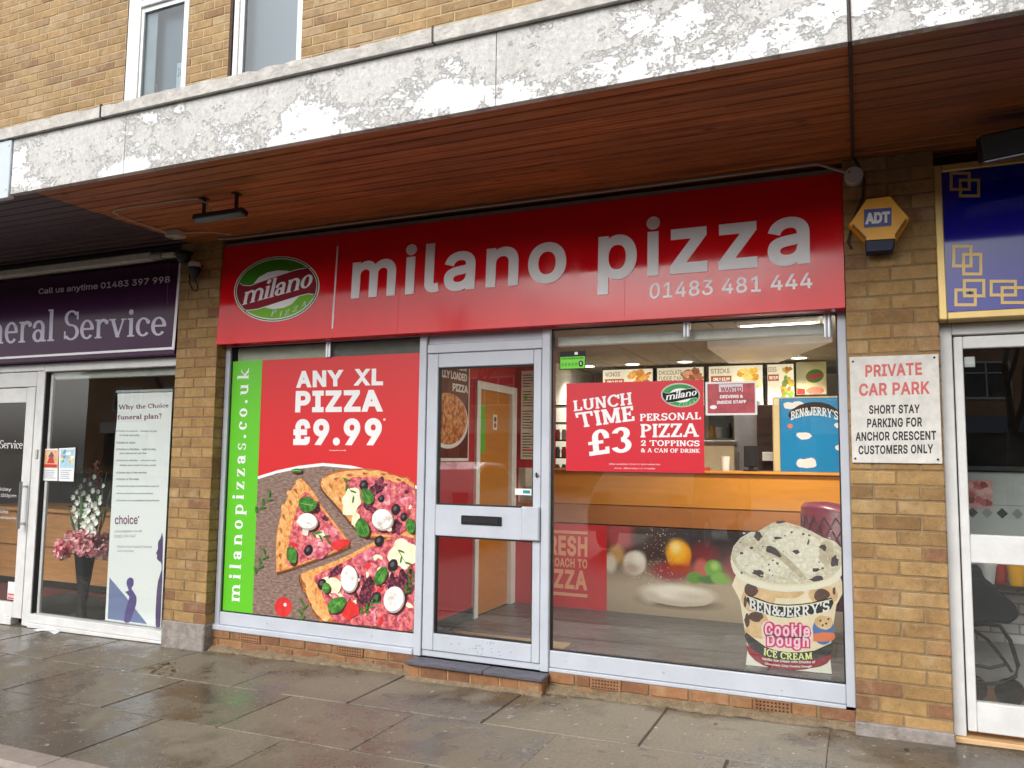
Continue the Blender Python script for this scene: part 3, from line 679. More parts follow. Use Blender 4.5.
# brick plinth
air = [(.27, .455), (1.14, 1.345), (2.96, 3.15), (3.9, 4.1)]
for seg in ((.004, 1.765), (2.692, 4.424)):
    mb = MB()
    zz = gz(seg[0])-.005
    n0 = [h for h in air if seg[0] < h[0] < seg[1]]
    def course(z0, z1, first, holes):
        R = random.Random(int(z0*1000)+3); x = seg[0]-first
        while x < seg[1]:
            xa, xb = max(x, seg[0]), min(x+.222, seg[1])
            parts = [(xa, xb)]
            for h in holes:
                parts = [p for s_ in parts for p in (((s_[0], min(s_[1], h[0])), (max(s_[0], h[1]), s_[1])))]
            for (p, q_) in parts:
                if q_-p > .025: mb.bbox(p+.004, q_-.004, -.012+R.uniform(-.002, .002), .08, z0+.004, z1-.004, BRICKR, .004)
            x += .228
    course(.064, .132, .05, n0); course(-.02, .06, .16, []); 
    mb.box(seg[0], seg[1], -.004, .08, -.06, .128, MORT)
    mb.build('plinth', sf)
for i, (a_, b_) in enumerate(air):
    mb = MB(); mb.bbox(a_, b_, -.016, -.003, .066, .13, BRICKR, .003)
    for r_ in range(3):
        for c_ in range(9):
            x = a_+.02+(b_-a_-.04)*c_/8; z = .079+r_*.019; mb.box(x-.005, x+.005, -.0168, -.0155, z-.0045, z+.0045, BLACKM)
    mb.build('air_brick', sf)
mb = MB(); R = random.Random(8); nn = 90                 # mortar fillet against the paving
for i in range(nn):
    a_, b_ = .0+4.42*i/nn, .0+4.42*(i+1)/nn
    f0 = .035+.02*math.sin(i*.7)+.012*math.sin(i*2.3); f1 = .035+.02*math.sin((i+1)*.7)+.012*math.sin((i+1)*2.3)
    mb.mesh([(a_, -.03-f0, gz(a_)-.01), (b_, -.03-f1, gz(b_)-.01), (b_, -.03-f1*.6, gz(b_)+.012), (a_, -.03-f0*.6, gz(a_)+.012), (a_, 0, gz(a_)+.02+f0*.4), (b_, 0, gz(b_)+.02+f1*.4)], [(0, 1, 2, 3), (3, 2, 5, 4)], mt('old_mortar', (128, 112, 88), .95, var=.3, scale=30, bump=.9, bscale=90))
mb.build('mortar_fillet', sf)
# doorstep
st = thing('doorstep', 'dark slate doorstep on orange bricks under the pizza shop door', 'step', (2.27, -.15, 0))
mb = MB(); SLATE = mt('slate', (84, 82, 92), .5, var=.22, scale=14, bump=.5, bscale=40, rvar=.15)
mb.bbox(1.757, 2.31, -.152, -.013, .098, .122, SLATE, .005); mb.bbox(2.3125, 2.704, -.149, -.013, .097, .121, SLATE, .005); mb.build('slate_slab', st)
mb = MB(); x = 1.765
for w in (.09, .2, .16, .2, .13, .16):
    xe = min(x+w, 2.688); mb.bbox(x+.003, xe-.003, -.128+random.uniform(-.002, .002), -.05, .012, .096, BRICKR, .006); x = xe
mb.box(1.767, 2.686, -.123, -.014, -.05, .094, mt('ochre_mortar', (170, 136, 90), .95, var=.3, scale=25))
mb.bbox(2.685, 2.692, -.125, -.013, -.03, .095, mt('broken_brick', (160, 112, 70), .95, var=.45, scale=22, bump=1, bscale=60), .002)
nn = 24
for i in range(nn):
    a_, b_ = 1.75+.95*i/nn, 1.75+.95*(i+1)/nn; f0 = .02+.012*math.sin(i*.9); f1 = .02+.012*math.sin((i+1)*.9)
    mb.mesh([(a_, -.14-f0, gz(a_)-.004), (b_, -.14-f1, gz(b_)-.004), (b_, -.127, gz(b_)+.022), (a_, -.127, gz(a_)+.022)], [(0, 1, 2, 3)], mt('old_mortar', (128, 112, 88), .95, var=.3, scale=30, bump=.9, bscale=90))
mb.build('brick_riser', st)
# door
dr_o = (1.797, 2.628, .168, 2.124)
mb = MB()
def dbar(x0, x1, z0, z1, y0=-.006, y1=.045): mb.bbox(x0, x1, y0, y1, z0, z1, ALU, .004)
dbar(1.797, 1.879, .168, 2.124); dbar(2.576, 2.629, .168, 2.124); dbar(1.88, 2.575, 2.03, 2.124); dbar(1.88, 2.575, .912, 1.114); dbar(1.88, 2.575, .168, .277)
door = mb.build('door', sf, 'glazed grey aluminium door with black letterbox')
mb = MB()
for (c_, d_) in ((1.114, 2.03), (.277, .912)):
    for q in ((1.879, 1.889, c_, d_), (2.566, 2.576, c_, d_), (1.889, 2.566, c_, c_+.01), (1.889, 2.566, d_-.01, d_)): mb.box(q[0], q[1], .008, .035, q[2], q[3], GASK)
mb.build('gasket', door)
for (c_, d_) in ((1.124, 2.02), (.287, .902)):
    mb = MB(); mb.box(1.889, 2.566, .018, .024, c_, d_, GLASS); mb.build('pane', door)
mb = MB(); mb.bbox(2.075, 2.365, -.016, -.006, .995, 1.053, BLACK, .004); mb.bbox(2.095, 2.345, -.021, -.016, 1.008, 1.040, mt('letterbox_flap', (40, 40, 42), .3), .002); mb.build('letterbox', door)
mb = MB(); mb.bbox(2.508, 2.632, -.036, -.007, .915, 1.125, ALU, .008); mb.build('push_plate', door)
mb = MB(); mb.lathe([(.014, 0), (.014, -.006), (.011, -.008)], (2.605, -.006, 1.325), CHROME, 16, 'y'); mb.box(2.6, 2.61, -.0165, -.0145, 1.31, 1.34, BLACK); mb.build('lock', door)
mb = MB(); mb.box(2.445, 2.558, .0165, .0175, 1.195, 1.235, WHT); mb.box(2.50, 2.55, .016, .0165, 1.205, 1.226, ink('teal', (40, 140, 140))); mb.build('sticker', door)
mb = MB(); R = random.Random(2)
for k in range(26):
    x, z = 2.12+R.gauss(.1, .09), .22+R.gauss(0, .022)
    if .18 < z < .27: mb.poly([(p[0], -.0065, p[1]) for p in ell(x, z, R.uniform(.003, .012), R.uniform(.002, .005), R.uniform(-20, 20), 9, .3, k)], mt('scuff', (150, 160, 172), .6))
mb.fix = False; mb.build('scuff_marks', door)

# ------------------------------------------------------------------ red fascia sign
SY = -.105
sg = thing('shop_sign', 'long glossy red shop sign reading milano pizza over the pizza shop', 'sign', (2.2, -.05, 2.256))
REDP = mt('red_acrylic', (222, 10, 26), .09, var=.05, scale=3, spec=.3, rvar=.05, stretch=(2, 1, .4))
mb = MB(); mb.bbox(.006, 1.61, SY, -.0, 2.256, 3.02, REDP, .0008); mb.bbox(1.6102, 3.2, SY, -.0, 2.256, 3.02, REDP, .0008); mb.bbox(3.2002, 4.422, SY, -.0, 2.256, 3.02, REDP, .0008); mb.build('panel', sg)
mb = MB(); mb.bbox(.0, 4.43, SY+.012, .0, 3.021, 3.052, mt('weathered_trim', (140, 134, 124), .5, var=.2), .003); mb.build('top_trim', sg)
def pts2(q, y, c=None): return [(p.x, p.z) for p in px4(q, y, c)]
mb = MB()
A0 = at(349.7, 299, SY); A1 = at(565, 270, SY); zb_ = 2.522
put(mb, word('milano', bold=.022, res=8, track=1.12), [(1.218, zb_), (2.822, zb_), (2.822, 2.878), (1.218, 2.878)], SY-.002, 0, SILV, ex=.003)
put(mb, word('pizza', bold=.022, res=8, track=1.12), [(3.03, 2.425), (4.25, 2.425), (4.25, 2.884), (3.03, 2.884)], SY-.002, 0, SILV, ex=.003)
mb.build('shop_name', sg, 'silver raised lettering reading milano pizza')
mb = MB(); put(mb, word('01483 481 444', bold=.012, res=6, track=1.06), pts2([(649, 299.5), (812.5, 288.5), (812, 272.5), (650, 283.5)], SY), SY-.001, 0, SILV, ex=.002); mb.build('phone_number', sg)
mb = MB(); p_, q_ = at(335, 245, SY), at(333.2, 329, SY); mb.bbox(p_.x-.007, p_.x+.006, SY-.004, SY-.0005, q_.z, p_.z, SILV, .001); mb.build('divider', sg)
def emblem(parent, Y, cx, cz, k, name='emblem', ex=.004, mats=None):
    """oval badge; drawn from the enlarged emblem of the big sign, scaled by k about its centre"""
    c = crop(226, 250, 9.6); o = at(*c((472, 372)), SY)
    g_, g2, bu, wh = mats or (EMG, EMG2, BURG, SILV)
    mb = FB()
    def tr(pts): return [(cx+(at(*c(p), SY).x-o.x)*k, cz+(at(*c(p), SY).z-o.z)*k) for p in pts]
    def el(rx, ry): return tr(ell(472, 372, rx, ry, -8, 48))
    def lay(pts, l, m): art(mb, pts, Y-ex, l, m)
    E0 = el(412, 316)
    mb.prism(E0 if True else E0, Y-ex, Y-.0005, wh)
    lay(el(404, 308), 1, g_); lay(el(392, 297), 2, wh); lay(el(386, 291), 3, BURG if not mats else bu)
    def side(pts, top):
        out = []
        return tr(pts)
    T_ = [(112, 318), (150, 342), (220, 345), (300, 312), (420, 268), (560, 222), (650, 192), (750, 172), (806, 176)]
    B_ = [(134, 563), (200, 578), (300, 565), (420, 526), (560, 480), (700, 436), (780, 416), (832, 424)]
    up = []; dn = []
    for k_ in range(0, 97):
        t = 2*math.pi*k_/96; r_ = math.radians(-8); x = 386*math.cos(t); y = 291*math.sin(t); p = (472+x*math.cos(r_)-y*math.sin(r_), 372+x*math.sin(r_)+y*math.cos(r_))
        up.append(p)
    def above(p, L):
        for a_, b_ in zip(L[:-1], L[1:]):
            if a_[0] <= p[0] <= b_[0]: return p[1] < a_[1]+(b_[1]-a_[1])*(p[0]-a_[0])/(b_[0]-a_[0])
        return False
    U = sorted([p for p in up if p[1] < 372 and (above(p, T_) )], key=lambda p: p[0]); D = sorted([p for p in up if p[1] > 372 and not above(p, B_) and B_[0][0] <= p[0] <= B_[-1][0]], key=lambda p: p[0])
    lay(tr(U+[(T_[-1][0], T_[-1][1]-5)]+T_[::-1]), 4, wh); U2 = [(p[0], p[1]+5) for p in U]; lay(tr(U2+[(p[0], p[1]-7) for p in T_[::-1]]), 5, g_)
    lay(tr(D+B_[::-1]), 4, wh); lay(tr([(p[0], p[1]-5) for p in D]+[(p[0], p[1]+7) for p in B_[::-1]]), 5, g2)
    lay(tr([(248, 322), (300, 258), (380, 212), (480, 192), (560, 196), (602, 204), (560, 215), (420, 261), (300, 306)]), 6, wh)
    lay(tr([(368, 556), (450, 570), (550, 556), (620, 524), (692, 446), (560, 486), (420, 532)]), 6, wh)
    put(mb, word('milano', 'ital', slant=.2), tr([(146, 535), (818, 348), (818, 163), (146, 350)]), Y-ex, 7, wh)
    for ch, (x, y_) in zip('PIZZA', [(428, 640), (510, 642), (558, 632), (636, 600), (716, 552)]):
        w_ = 24 if ch == 'I' else 46; put(mb, word(ch, 'light', slant=.15), tr([(x, y_), (x+w_, y_-w_*.3), (x+w_+4, y_-w_*.3-50), (x+4, y_-50)]), Y-ex, 7, wh)
    return mb.build(name, parent)
e0 = at(*crop(226, 250, 9.6)((472, 372)), SY); emblem(sg, SY, e0.x, e0.z, 1.0)
sg.rotation_euler.x = math.radians(-3)

# ------------------------------------------------------------------ pizza poster in the left window
PYW = .0265
po = thing('window_poster', 'large red and green poster of pizza slices reading any XL pizza in the left window', 'poster', (.9, PYW, .262))
mb = MB(); mb.box(.345, 1.717, PYW, PYW+.0025, .262, 2.142, RED); mb.build('sheet', po)
mb = MB(); mb.box(.055, .3445, PYW-.0006, PYW+.002, .262, 2.142, GRN); mb.build('green_strip', po)
c5 = crop(210, 335, 4.6545)
mb = FB()
for s, q in (('ANY', [(401, 246), (622, 238), (622, 162), (401, 168)]), ('XL', [(668, 236), (806, 234), (806, 156), (672, 158)]), ('PIZZA', [(396, 361), (806, 357), (800, 254), (400, 260)]), ('\u00a39.99', [(387, 513), (800, 515), (800, 386), (390, 392)])):
    put(mb, word(s, bold=.042, res=5, track=1.13), pts2(q, PYW, c5), PYW, 2, WHT)
put(mb, word('*', bold=.02), pts2([(806, 400), (818, 400), (818, 388), (806, 388)], PYW, c5), PYW, 2, WHT)
put(mb, word('Collection only', bold=.01), pts2([(556, 541), (634, 541), (634, 534), (556, 534)], PYW, c5), PYW, 2, WHT)
mb.build('offer_text', po)
mb = FB(); vf = word('milanopizzas.co.uk', 'sbold', track=1.3)
a_, b_ = at(232, 603, PYW), at(242, 388, PYW)
z0_, z1_, xl, xr = .335, 2.085, .108, .252        # the address runs up the strip
put(mb, vf, [(xr, z0_), (xr, z1_), (xl, z1_), (xl, z0_)], PYW-.0006, 2, WHT)
mb.build('address_text', po)
c6 = crop(210, 470, 3.84)
mb = FB()
arc = [(.345, 1.268), (.52, 1.315), (.72, 1.352), (.934, 1.376), (1.17, 1.362), (1.403, 1.322), (1.56, 1.28), (1.717, 1.232)]
art(mb, [(x, z) for x, z in arc]+[(1.717, .262), (.345, .262)], PYW, 1, WHT)
def mk_board():
    g = G('print_oak_board'); k = g.noise(5, 8, .7, stretch=(5, 1, 16)); col = g.mix(g.ramp(k, .36, .66), lin((96, 72, 64)), lin((168, 142, 128)))
    k2 = g.ramp(g.noise(60, 4, .7, stretch=(1, 1, 3)), .3, .7, .75, 1.15); vm = g.n('ShaderNodeVectorMath', operation='SCALE'); g.l(col, vm.inputs[0]); g.l(k2, vm.inputs['Scale']); g.l(vm.outputs[0], g.b.inputs['Base Color']); g.b.inputs['Roughness'].default_value = .35; return g.m
def mk_print(name, cols, scale=40, rough=.35, stretch=None):
    g = G('print_'+name); k = g.noise(scale, 6, .68, stretch=stretch); cr = g.n('ShaderNodeValToRGB'); el = cr.color_ramp.elements
    for i, (p, c) in enumerate(cols):
        x = el[i] if i < 2 else el.new(p)
        x.position = p; x.color = lin(c)+(1,)
    g.l(k, cr.inputs[0]); g.l(cr.outputs[0], g.b.inputs['Base Color']); g.b.inputs['Roughness'].default_value = rough; return g.m
BOARD = mk_board()
CRUST = mk_print('crust', [(.3, (168, 92, 44)), (.75, (240, 196, 130)), (.45, (212, 140, 78)), (.6, (232, 178, 108))], 34)
SAUCE = mk_print('topping', [(.34, (122, 44, 54)), (.68, (240, 184, 164)), (.44, (176, 66, 80)), (.52, (206, 104, 114)), (.6, (224, 130, 116))], 26)
HAM = mk_print('ham', [(.36, (168, 60, 82)), (.66, (244, 190, 190)), (.5, (214, 110, 126))], 16)
CHEES = mk_print('cheese', [(.3, (226, 206, 160)), (.7, (250, 246, 226)), (.5, (242, 230, 196))], 20)
SALAD = mk_print('radicchio', [(.38, (30, 14, 22)), (.64, (168, 76, 96)), (.5, (80, 30, 46))], 44)
BASIL = mk_print('basil', [(.3, (24, 70, 22)), (.7, (110, 170, 72)), (.5, (56, 118, 40))], 26)
MUSH = mk_print('mushroom', [(.36, (196, 186, 176)), (.62, (250, 248, 244)), (.48, (236, 230, 224))], 10)
OLIVE = ink('olive', (30, 26, 30)); TOM = mk_print('tomato', [(.3, (190, 24, 30)), (.7, (224, 62, 58))], 12); SHAD = mk_print('slice_shadow', [(.3, (70, 44, 32)), (.7, (112, 76, 54))], 20)  # SHAD is the drop shadow drawn into the print under each slice
art(mb, [(x, z-.022) for x, z in arc]+[(1.717, .262), (.345, .262)], PYW, 2, BOARD)
def A(pts, l, m, sm=3): art(mb, pts, PYW, l, m, c6, sm)
def clipx(pts): return [(min(p[0], 792+(590-p[1])*.026), p[1]) for p in pts]
CRUSTD = mk_print('baked_crust', [(.3, (120, 60, 28)), (.72, (210, 140, 76)), (.5, (168, 96, 48))], 22); GOLDC = mk_print('golden_crust', [(.3, (206, 138, 76)), (.7, (240, 204, 144)), (.5, (224, 168, 104))], 18)
def CR1():
    R = random.Random(77)
    for (x, y, ro) in ((342, 60, 60), (316, 106, 62), (294, 160, 70), (282, 214, 80), (276, 262, 86), (276, 310, 90), (276, 352, 92)):
        A(ell(x+R.uniform(-4, 4), y, 26, 12, ro, 10, .2), 6, GOLDC); A(ell(x-10+R.uniform(-4, 6), y+20, 12, 5, ro, 9, .3), 6.4, CRUSTD)
    for (x, y, ro) in ((372, 440, 70), (388, 486, 66), (408, 530, 60), (436, 560, 40), (372, 420, 60)): A(ell(x, y, 30, 13, ro, 10, .2), 7.2, GOLDC); A(ell(x-8, y+22, 12, 5, ro, 9, .3), 7.6, CRUSTD)
    for (x, y, ro) in ((470, 30, -20), (520, 16, -5), (580, 10, 0), (650, 12, 8), (710, 34, 16), (448, 58, 60), (486, 110, 52)): A(ell(x, y, 30, 11, ro, 10, .2), 5.6, GOLDC); A(ell(x+16, y+4, 12, 5, ro, 9, .3), 5.9, CRUSTD)
# slice one
s1 = [(350, 30), (400, 85), (440, 150), (532, 272), (518, 302), (400, 348), (265, 393), (255, 378), (254, 270), (270, 180), (300, 100), (330, 48)]
A([(p[0]+4, p[1]+9) for p in s1], 3, SHAD); A(s1, 4, CRUSTD); A([(p[0]*.985+5, p[1]*.98+3) for p in s1], 4.9, CRUST); CR1(); A([(362, 84), (400, 110), (436, 160), (522, 274), (508, 296), (400, 338), (300, 368), (302, 290), (316, 210), (338, 140)], 5, SAUCE)
# slice two, running out of the sheet on the right
s2 = [(424, 42), (452, 16), (500, 0), (560, -6), (640, -2), (720, 22), (786, 52), (790, 254), (700, 262), (612, 258), (562, 226), (520, 176), (470, 118), (432, 74)]
A([(p[0]-2, p[1]+10) for p in s2], 3, SHAD, 2); A(clipx(s2), 4, CRUSTD, 2); A(clipx([(p[0]*.985+9, p[1]*.95+7) for p in s2]), 4.9, CRUST, 2); A(clipx([(520, 40), (600, 26), (700, 40), (785, 70), (786, 246), (690, 250), (616, 240), (572, 206), (566, 120)]), 5, SAUCE, 2)
# slice three
s3 = [(345, 410), (362, 392), (480, 350), (560, 312), (640, 272), (720, 258), (788, 252), (780, 612), (640, 600), (470, 584), (420, 570), (382, 500), (356, 450)]
A([(p[0]-4, p[1]+4) for p in s3], 5, SHAD, 2); A(s3, 6, CRUSTD, 2); A([(p[0]*.98+13, p[1]*.985+4) for p in s3[:1]+s3[1:8]+[(774, 606), (640, 594), (474, 576), (428, 562), (392, 500), (364, 450)]], 6.9, CRUST, 2); A([(400, 408), (500, 360), (560, 328), (650, 284), (786, 262), (779, 610), (640, 598), (484, 584), (450, 520), (420, 450)], 7, SAUCE, 2)
R = random.Random(5)
def inside(p, P):
    r = False; j = len(P)-1
    for i in range(len(P)):
        if (P[i][1] > p[1]) != (P[j][1] > p[1]) and p[0] < (P[j][0]-P[i][0])*(p[1]-P[i][1])/(P[j][1]-P[i][1])+P[i][0]: r = not r
        j = i
    return r
L_ = 8
tri = [(362, 100), (436, 170), (505, 285), (400, 330), (316, 350), (320, 230)]; trs2 = [(575, 60), (770, 80), (772, 235), (620, 228), (590, 150)]; trs3 = [(430, 420), (560, 345), (770, 275), (765, 595), (500, 570)]
for (P, n) in ((tri, 26), (trs2, 44), (trs3, 90)):
    xs_ = [p[0] for p in P]; ys_ = [p[1] for p in P]; k = 0
    while k < n:
        p = (R.uniform(min(xs_), max(xs_)), R.uniform(min(ys_), max(ys_)))
        if not inside(p, P): continue
        k += 1; m = R.choice([HAM, HAM, HAM, CHEES, SALAD, TOM, SAUCE, HAM]); r = R.uniform(6, 26) if m is not TOM else R.uniform(5, 14)
        A(clipx(ell(p[0], p[1], r*R.uniform(.8, 1.6), r*R.uniform(.4, .9), R.uniform(0, 180), 9, .35, k)), L_+.1*k, m, 2)
L_ = 18
for (x, y, rx, ry) in ((746, 322, 56, 52), (545, 120, 34, 58), (470, 440, 42, 32), (560, 190, 16, 26)): A(clipx(ell(x, y, rx, ry, 10, 14, .16)), L_, CHEES)
for (x, y, rx, ry, ro) in ((600, 480, 26, 70, 15), (700, 430, 40, 34, 0), (650, 65, 26, 34, 30), (480, 390, 40, 14, -30), (755, 440, 24, 60, 0), (620, 150, 26, 12, 40)): A(clipx(ell(x, y, rx, ry, ro, 16, .4)), L_+1, SALAD, 2)
for (x, y, rx, ry, ro) in ((500, 285, 36, 22, -20), (430, 320, 30, 20, -20), (540, 540, 30, 36, 20), (600, 330, 50, 22, -30)): A(ell(x, y, rx, ry, ro, 10, .25), L_+1.5, TOM if x > 480 and y > 250 and x != 600 else HAM)
for (x, y, r) in ((380, 308, 19), (432, 437, 20), (705, 365, 22), (715, 150, 20), (652, 272, 20), (592, 58, 18), (640, 490, 22), (746, 180, 15), (660, 110, 14)):
    A(ell(x, y, r*.85, r*1.1, 20, 14, .06), L_+2, OLIVE); A(ell(x-r*.1, y-r*.15, r*.34, r*.46, 20, 10), L_+3, ink('olive_hole', (96, 84, 88)))
for (x, y, rx, ry, ro) in ((377, 132, 34, 30, 10), (606, 100, 32, 22, 60), (588, 222, 36, 26, 70), (316, 326, 34, 20, 80), (490, 516, 40, 26, -40), (660, 404, 36, 22, -60), (772, 214, 30, 18, 80), (448, 452, 16, 20, 0), (336, 2, 20, 8, 0)):
    A(clipx(ell(x+4, y+7, rx, ry, ro, 12, .1)), L_+3.2, ink('topping_shadow', (70, 26, 30))); A(clipx(ell(x, y, rx, ry, ro, 12, .1)), L_+4, BASIL); t = math.radians(ro); A(clipx([(x-rx*math.cos(t), y-rx*math.sin(t)), (x, y-1.5), (x+rx*math.cos(t), y+rx*math.sin(t)), (x, y+1.5)]), L_+5, ink('vein', (150, 196, 110)), 0)
for (x, y, ro, n) in ((212, 125, -50, 5), (200, 350, -65, 5), (425, 250, 25, 6), (356, 545, -80, 5), (620, 520, -40, 7), (768, 440, -60, 7), (750, 350, 60, 4), (540, 75, 60, 4)):
    t = math.radians(ro); dx, dy = math.cos(t), math.sin(t)
    for k in range(n):
        u = (k/(n-1)-.5)*80; sd_ = 1 if k % 2 else -1; xx, yy = x+dx*u-dy*sd_*8, y+dy*u+dx*sd_*8; A(clipx(ell(xx, yy, 14, 3.5, ro+sd_*38, 8, .1)), L_+6, LGREEN, 2)
    A(clipx([(x-dx*46-dy*1.5, y-dy*46+dx*1.5), (x+dx*46, y+dy*46), (x-dx*46+dy*1.5, y-dy*46-dx*1.5)]), L_+6.5, LGREEN, 0)
def mush(x, y, rx, ry, ro, sx, sy):
    A([(x+(sx-x)*.2-6, y+(sy-y)*.2), (sx-11, sy-4), (sx-6, sy+8), (sx+8, sy+12), (sx+13, sy), (x+(sx-x)*.2+8, y+(sy-y)*.2)], L_+7, mk_stalk, 3); A(ell(x+7, y+12, rx+3, ry+2, ro, 18), L_+6.8, ink('topping_shadow', (70, 26, 30))); A(ell(x+3, y+5, rx+2, ry+2, ro, 18), L_+7.5, ink('mushroom_shade', (176, 160, 148))); A(ell(x, y, rx, ry, ro, 20, .02), L_+8, MUSH)  # grey shading and drop shadow of the cap are drawn into the print
mk_stalk = ink('stalk', (222, 212, 198), var=.1, scale=20)
mush(377, 195, 36, 29, 5, 368, 240); mush(536, 415, 31, 49, 0, 566, 416); mush(664, 188, 39, 38, 20, 688, 224); mush(708, 494, 37, 48, 15, 684, 458)
A(ell(282, 526, 33, 38, 0, 22), 4, TOM); A(ell(289, 517, 6, 7, 0, 10), 5, WHT)
mb.build('pizza_picture', po, 'printed picture of pizza slices on a wooden board')

# ------------------------------------------------------------------ lunch poster, stickers
lp = thing('window_poster', 'red lunch time three pounds poster in the right window', 'poster', (3.2, PYW, 1.352))
mb = MB(); mb.box(2.786, 3.642, PYW, PYW+.002, 1.354, 1.902, ink('poster_red', (200, 26, 44))); mb.build('sheet', lp)
c1 = crop(540, 310, 6.4); c3 = crop(540, 420, 5.4875)
mb = FB()
def W1(s, q, c, f='slab', m=WHT, b=0.): put(mb, word(s, f, b), pts2(q, PYW, c), PYW, 2, m)
W1('LUNCH', [(217, 650), (590, 606), (584, 524), (212, 580)], c1); W1('TIME', [(248, 755), (606, 708), (598, 612), (224, 660)], c1)
W1('\u00a3', [(272, 198), (386, 182), (376, 44), (258, 62)], c3); W1('3', [(396, 184), (504, 176), (498, 30), (386, 48)], c3)
W1('PERSONAL', [(640, 712), (1030, 700), (1030, 652), (640, 664)], c1); W1('PIZZA', [(552, 96), (872, 92), (872, 18), (552, 22)], c3)
W1('2 TOPPINGS', [(554, 142), (876, 145), (876, 112), (554, 110)], c3); W1('& A CAN OF DRINK', [(554, 178), (878, 180), (878, 158), (554, 154)], c3)
W1('Offer available 11am to 4pm collection', [(380, 248), (660, 250), (660, 239), (380, 237)], c3, 'sans'); W1('only. Monday to Friday', [(408, 270), (632, 272), (632, 262), (408, 260)], c3, 'sans')
mb.build('offer_text', lp)
ec = at(*c1((902, 545)), PYW); emblem(lp, PYW, ec.x, ec.z, .29, ex=.001, mats=(ink('badge_green', (36, 140, 60)), ink('badge_green2', (50, 150, 60)), INKB, WHT))
gs = thing('rating_sticker', 'small black and lime green rating sticker at the top of the right window', 'sticker', (2.82, PYW, 1.99))
mb = MB(); q = pts2([(125, 383), (292, 380), (294, 260), (124, 262)], PYW, c1); x0, x1, z0, z1 = q[0][0], q[1][0], q[0][1], q[2][1]
mb.box(x0, x1, PYW, PYW+.002, z0, z1, INKB); mb.build('backing', gs)
mb = MB(); w = x1-x0; h = z1-z0; LIME = ink('lime', (104, 214, 20)); mb.box(x0+.03*w, x1-.03*w, PYW-.0006, PYW, z0+.05*h, z0+.7*h, LIME); mb.build('green_panel', gs)
mb = FB(); put(mb, word('FOOD HYGIENE RATING', bold=.02), [(x0+.08*w, z0+.56*h), (x1-.08*w, z0+.56*h), (x1-.08*w, z0+.65*h), (x0+.08*w, z0+.65*h)], PYW-.0006, 2, INKB)
for k in range(5): art(mb, ell(x0+(.12+.13*k)*w, z0+.28*h, .05*w, .11*h, 0, 14), PYW-.0006, 2, ink('lime_dark', (80, 170, 20)))
art(mb, ell(x0+.82*w, z0+.3*h, .09*w, .17*h, 0, 18), PYW-.0006, 2, INKB); put(mb, word('5', bold=.04), [(x0+.79*w, z0+.22*h), (x0+.85*w, z0+.22*h), (x0+.85*w, z0+.39*h), (x0+.79*w, z0+.39*h)], PYW-.0006, 3, WHT)
mb.box(x0+.58*w, x0+.7*w, PYW-.001, PYW, z0+.8*h, z0+.95*h, WHT); mb.build('print', gs)
wp = thing('notice', 'small faded red wanted drivers and inside staff notice with white border', 'notice', (3.8, PYW, 1.69))
c2 = crop(690, 310, 6.4)
mb = MB(); mb.box(3.652, 3.943, PYW, PYW+.003, 1.692, 1.888, ink('notice_white', (222, 216, 214))); mb.build('border', wp)
mb = MB(); mb.box(3.664, 3.931, PYW-.0006, PYW, 1.704, 1.876, ink('faded_red', (168, 66, 74), var=.35, scale=18)); mb.build('sheet', wp)
mb = FB(); mb.box(3.73, 3.865, PYW-.001, PYW-.0006, 1.828, 1.872, ink('notice_label', (208, 200, 204)))
for s, q, m in (('WANTED', [(196, 524), (334, 522), (334, 490), (196, 492)], ink('wanted_red', (150, 40, 52))), ('DRIVERS &', [(192, 566), (340, 562), (340, 542), (192, 545)], WHT), ('INSIDE STAFF', [(172, 602), (360, 596), (360, 576), (172, 582)], WHT)):
    put(mb, word(s, bold=.03), pts2(q, PYW, c2), PYW-.0008, 2, m)
art(mb, ell(*at(*c2((150, 622)), PYW).xz, .02, .012, 0, 18), PYW-.0006, 2, WHT); mb.build('print', wp)

# ------------------------------------------------------------------ things on the right pillar and under the canopy
BY = PY-.012
pk = thing('notice_board', 'weathered white private car park board screwed to the right brick pillar', 'sign', (4.65, BY, 1.42))
cp = crop(830, 330, 3.3391)
q = pts2([(70, 448), (380, 449), (368, 74), (62, 84)], BY, cp)
mb = MB(); mb.bbox(4.436, 4.858, BY, PY-.001, 1.428, 1.99, mt('weathered_white_board', (206, 203, 196), .6, var=.16, scale=14, rvar=.1), .002)
for (x, z) in ((4.453, 1.965), (4.838, 1.972), (4.452, 1.45), (4.838, 1.45)): mb.lathe([(.006, 0), (.006, -.003)], (x, BY, z), BLACKM, 8, 'y')
mb.build('board', pk)
mb = FB(); FADED = ink('faded_red_paint', (196, 96, 92), .6, var=.12, scale=20); BLKP = ink('black_paint', (40, 38, 40), .6, var=.2, scale=20)
for s, q, m in (('PRIVATE', [(118, 157), (308, 150), (306, 108), (118, 117)], FADED), ('CAR PARK', [(97, 221), (334, 214), (333, 170), (97, 179)], FADED), ('SHORT STAY', [(130, 281), (300, 278), (300, 248), (130, 251)], BLKP),
                ('PARKING FOR', [(124, 326), (308, 323), (308, 291), (124, 296)], BLKP), ('ANCHOR CRESCENT', [(85, 371), (355, 367), (354, 336), (85, 341)], BLKP), ('CUSTOMERS ONLY', [(95, 416), (345, 412), (345, 381), (95, 386)], BLKP)):
    put(mb, word(s, bold=.03, track=1.08), pts2(q, BY, cp), BY, 1, m)
mb.build('board_text', pk)
ab = thing('alarm_box', 'yellow hexagonal burglar alarm box with blue label on the right brick pillar', 'alarm box', (4.6, PY, 2.55))
ca = crop(830, 130, 3.6546); AY = -.175
YEL = mt('yellow_plastic', (250, 180, 14), .38, var=.05)
hx = pts2([(67, 345), (132, 250), (222, 238), (292, 320), (240, 402), (130, 408)], AY, ca)
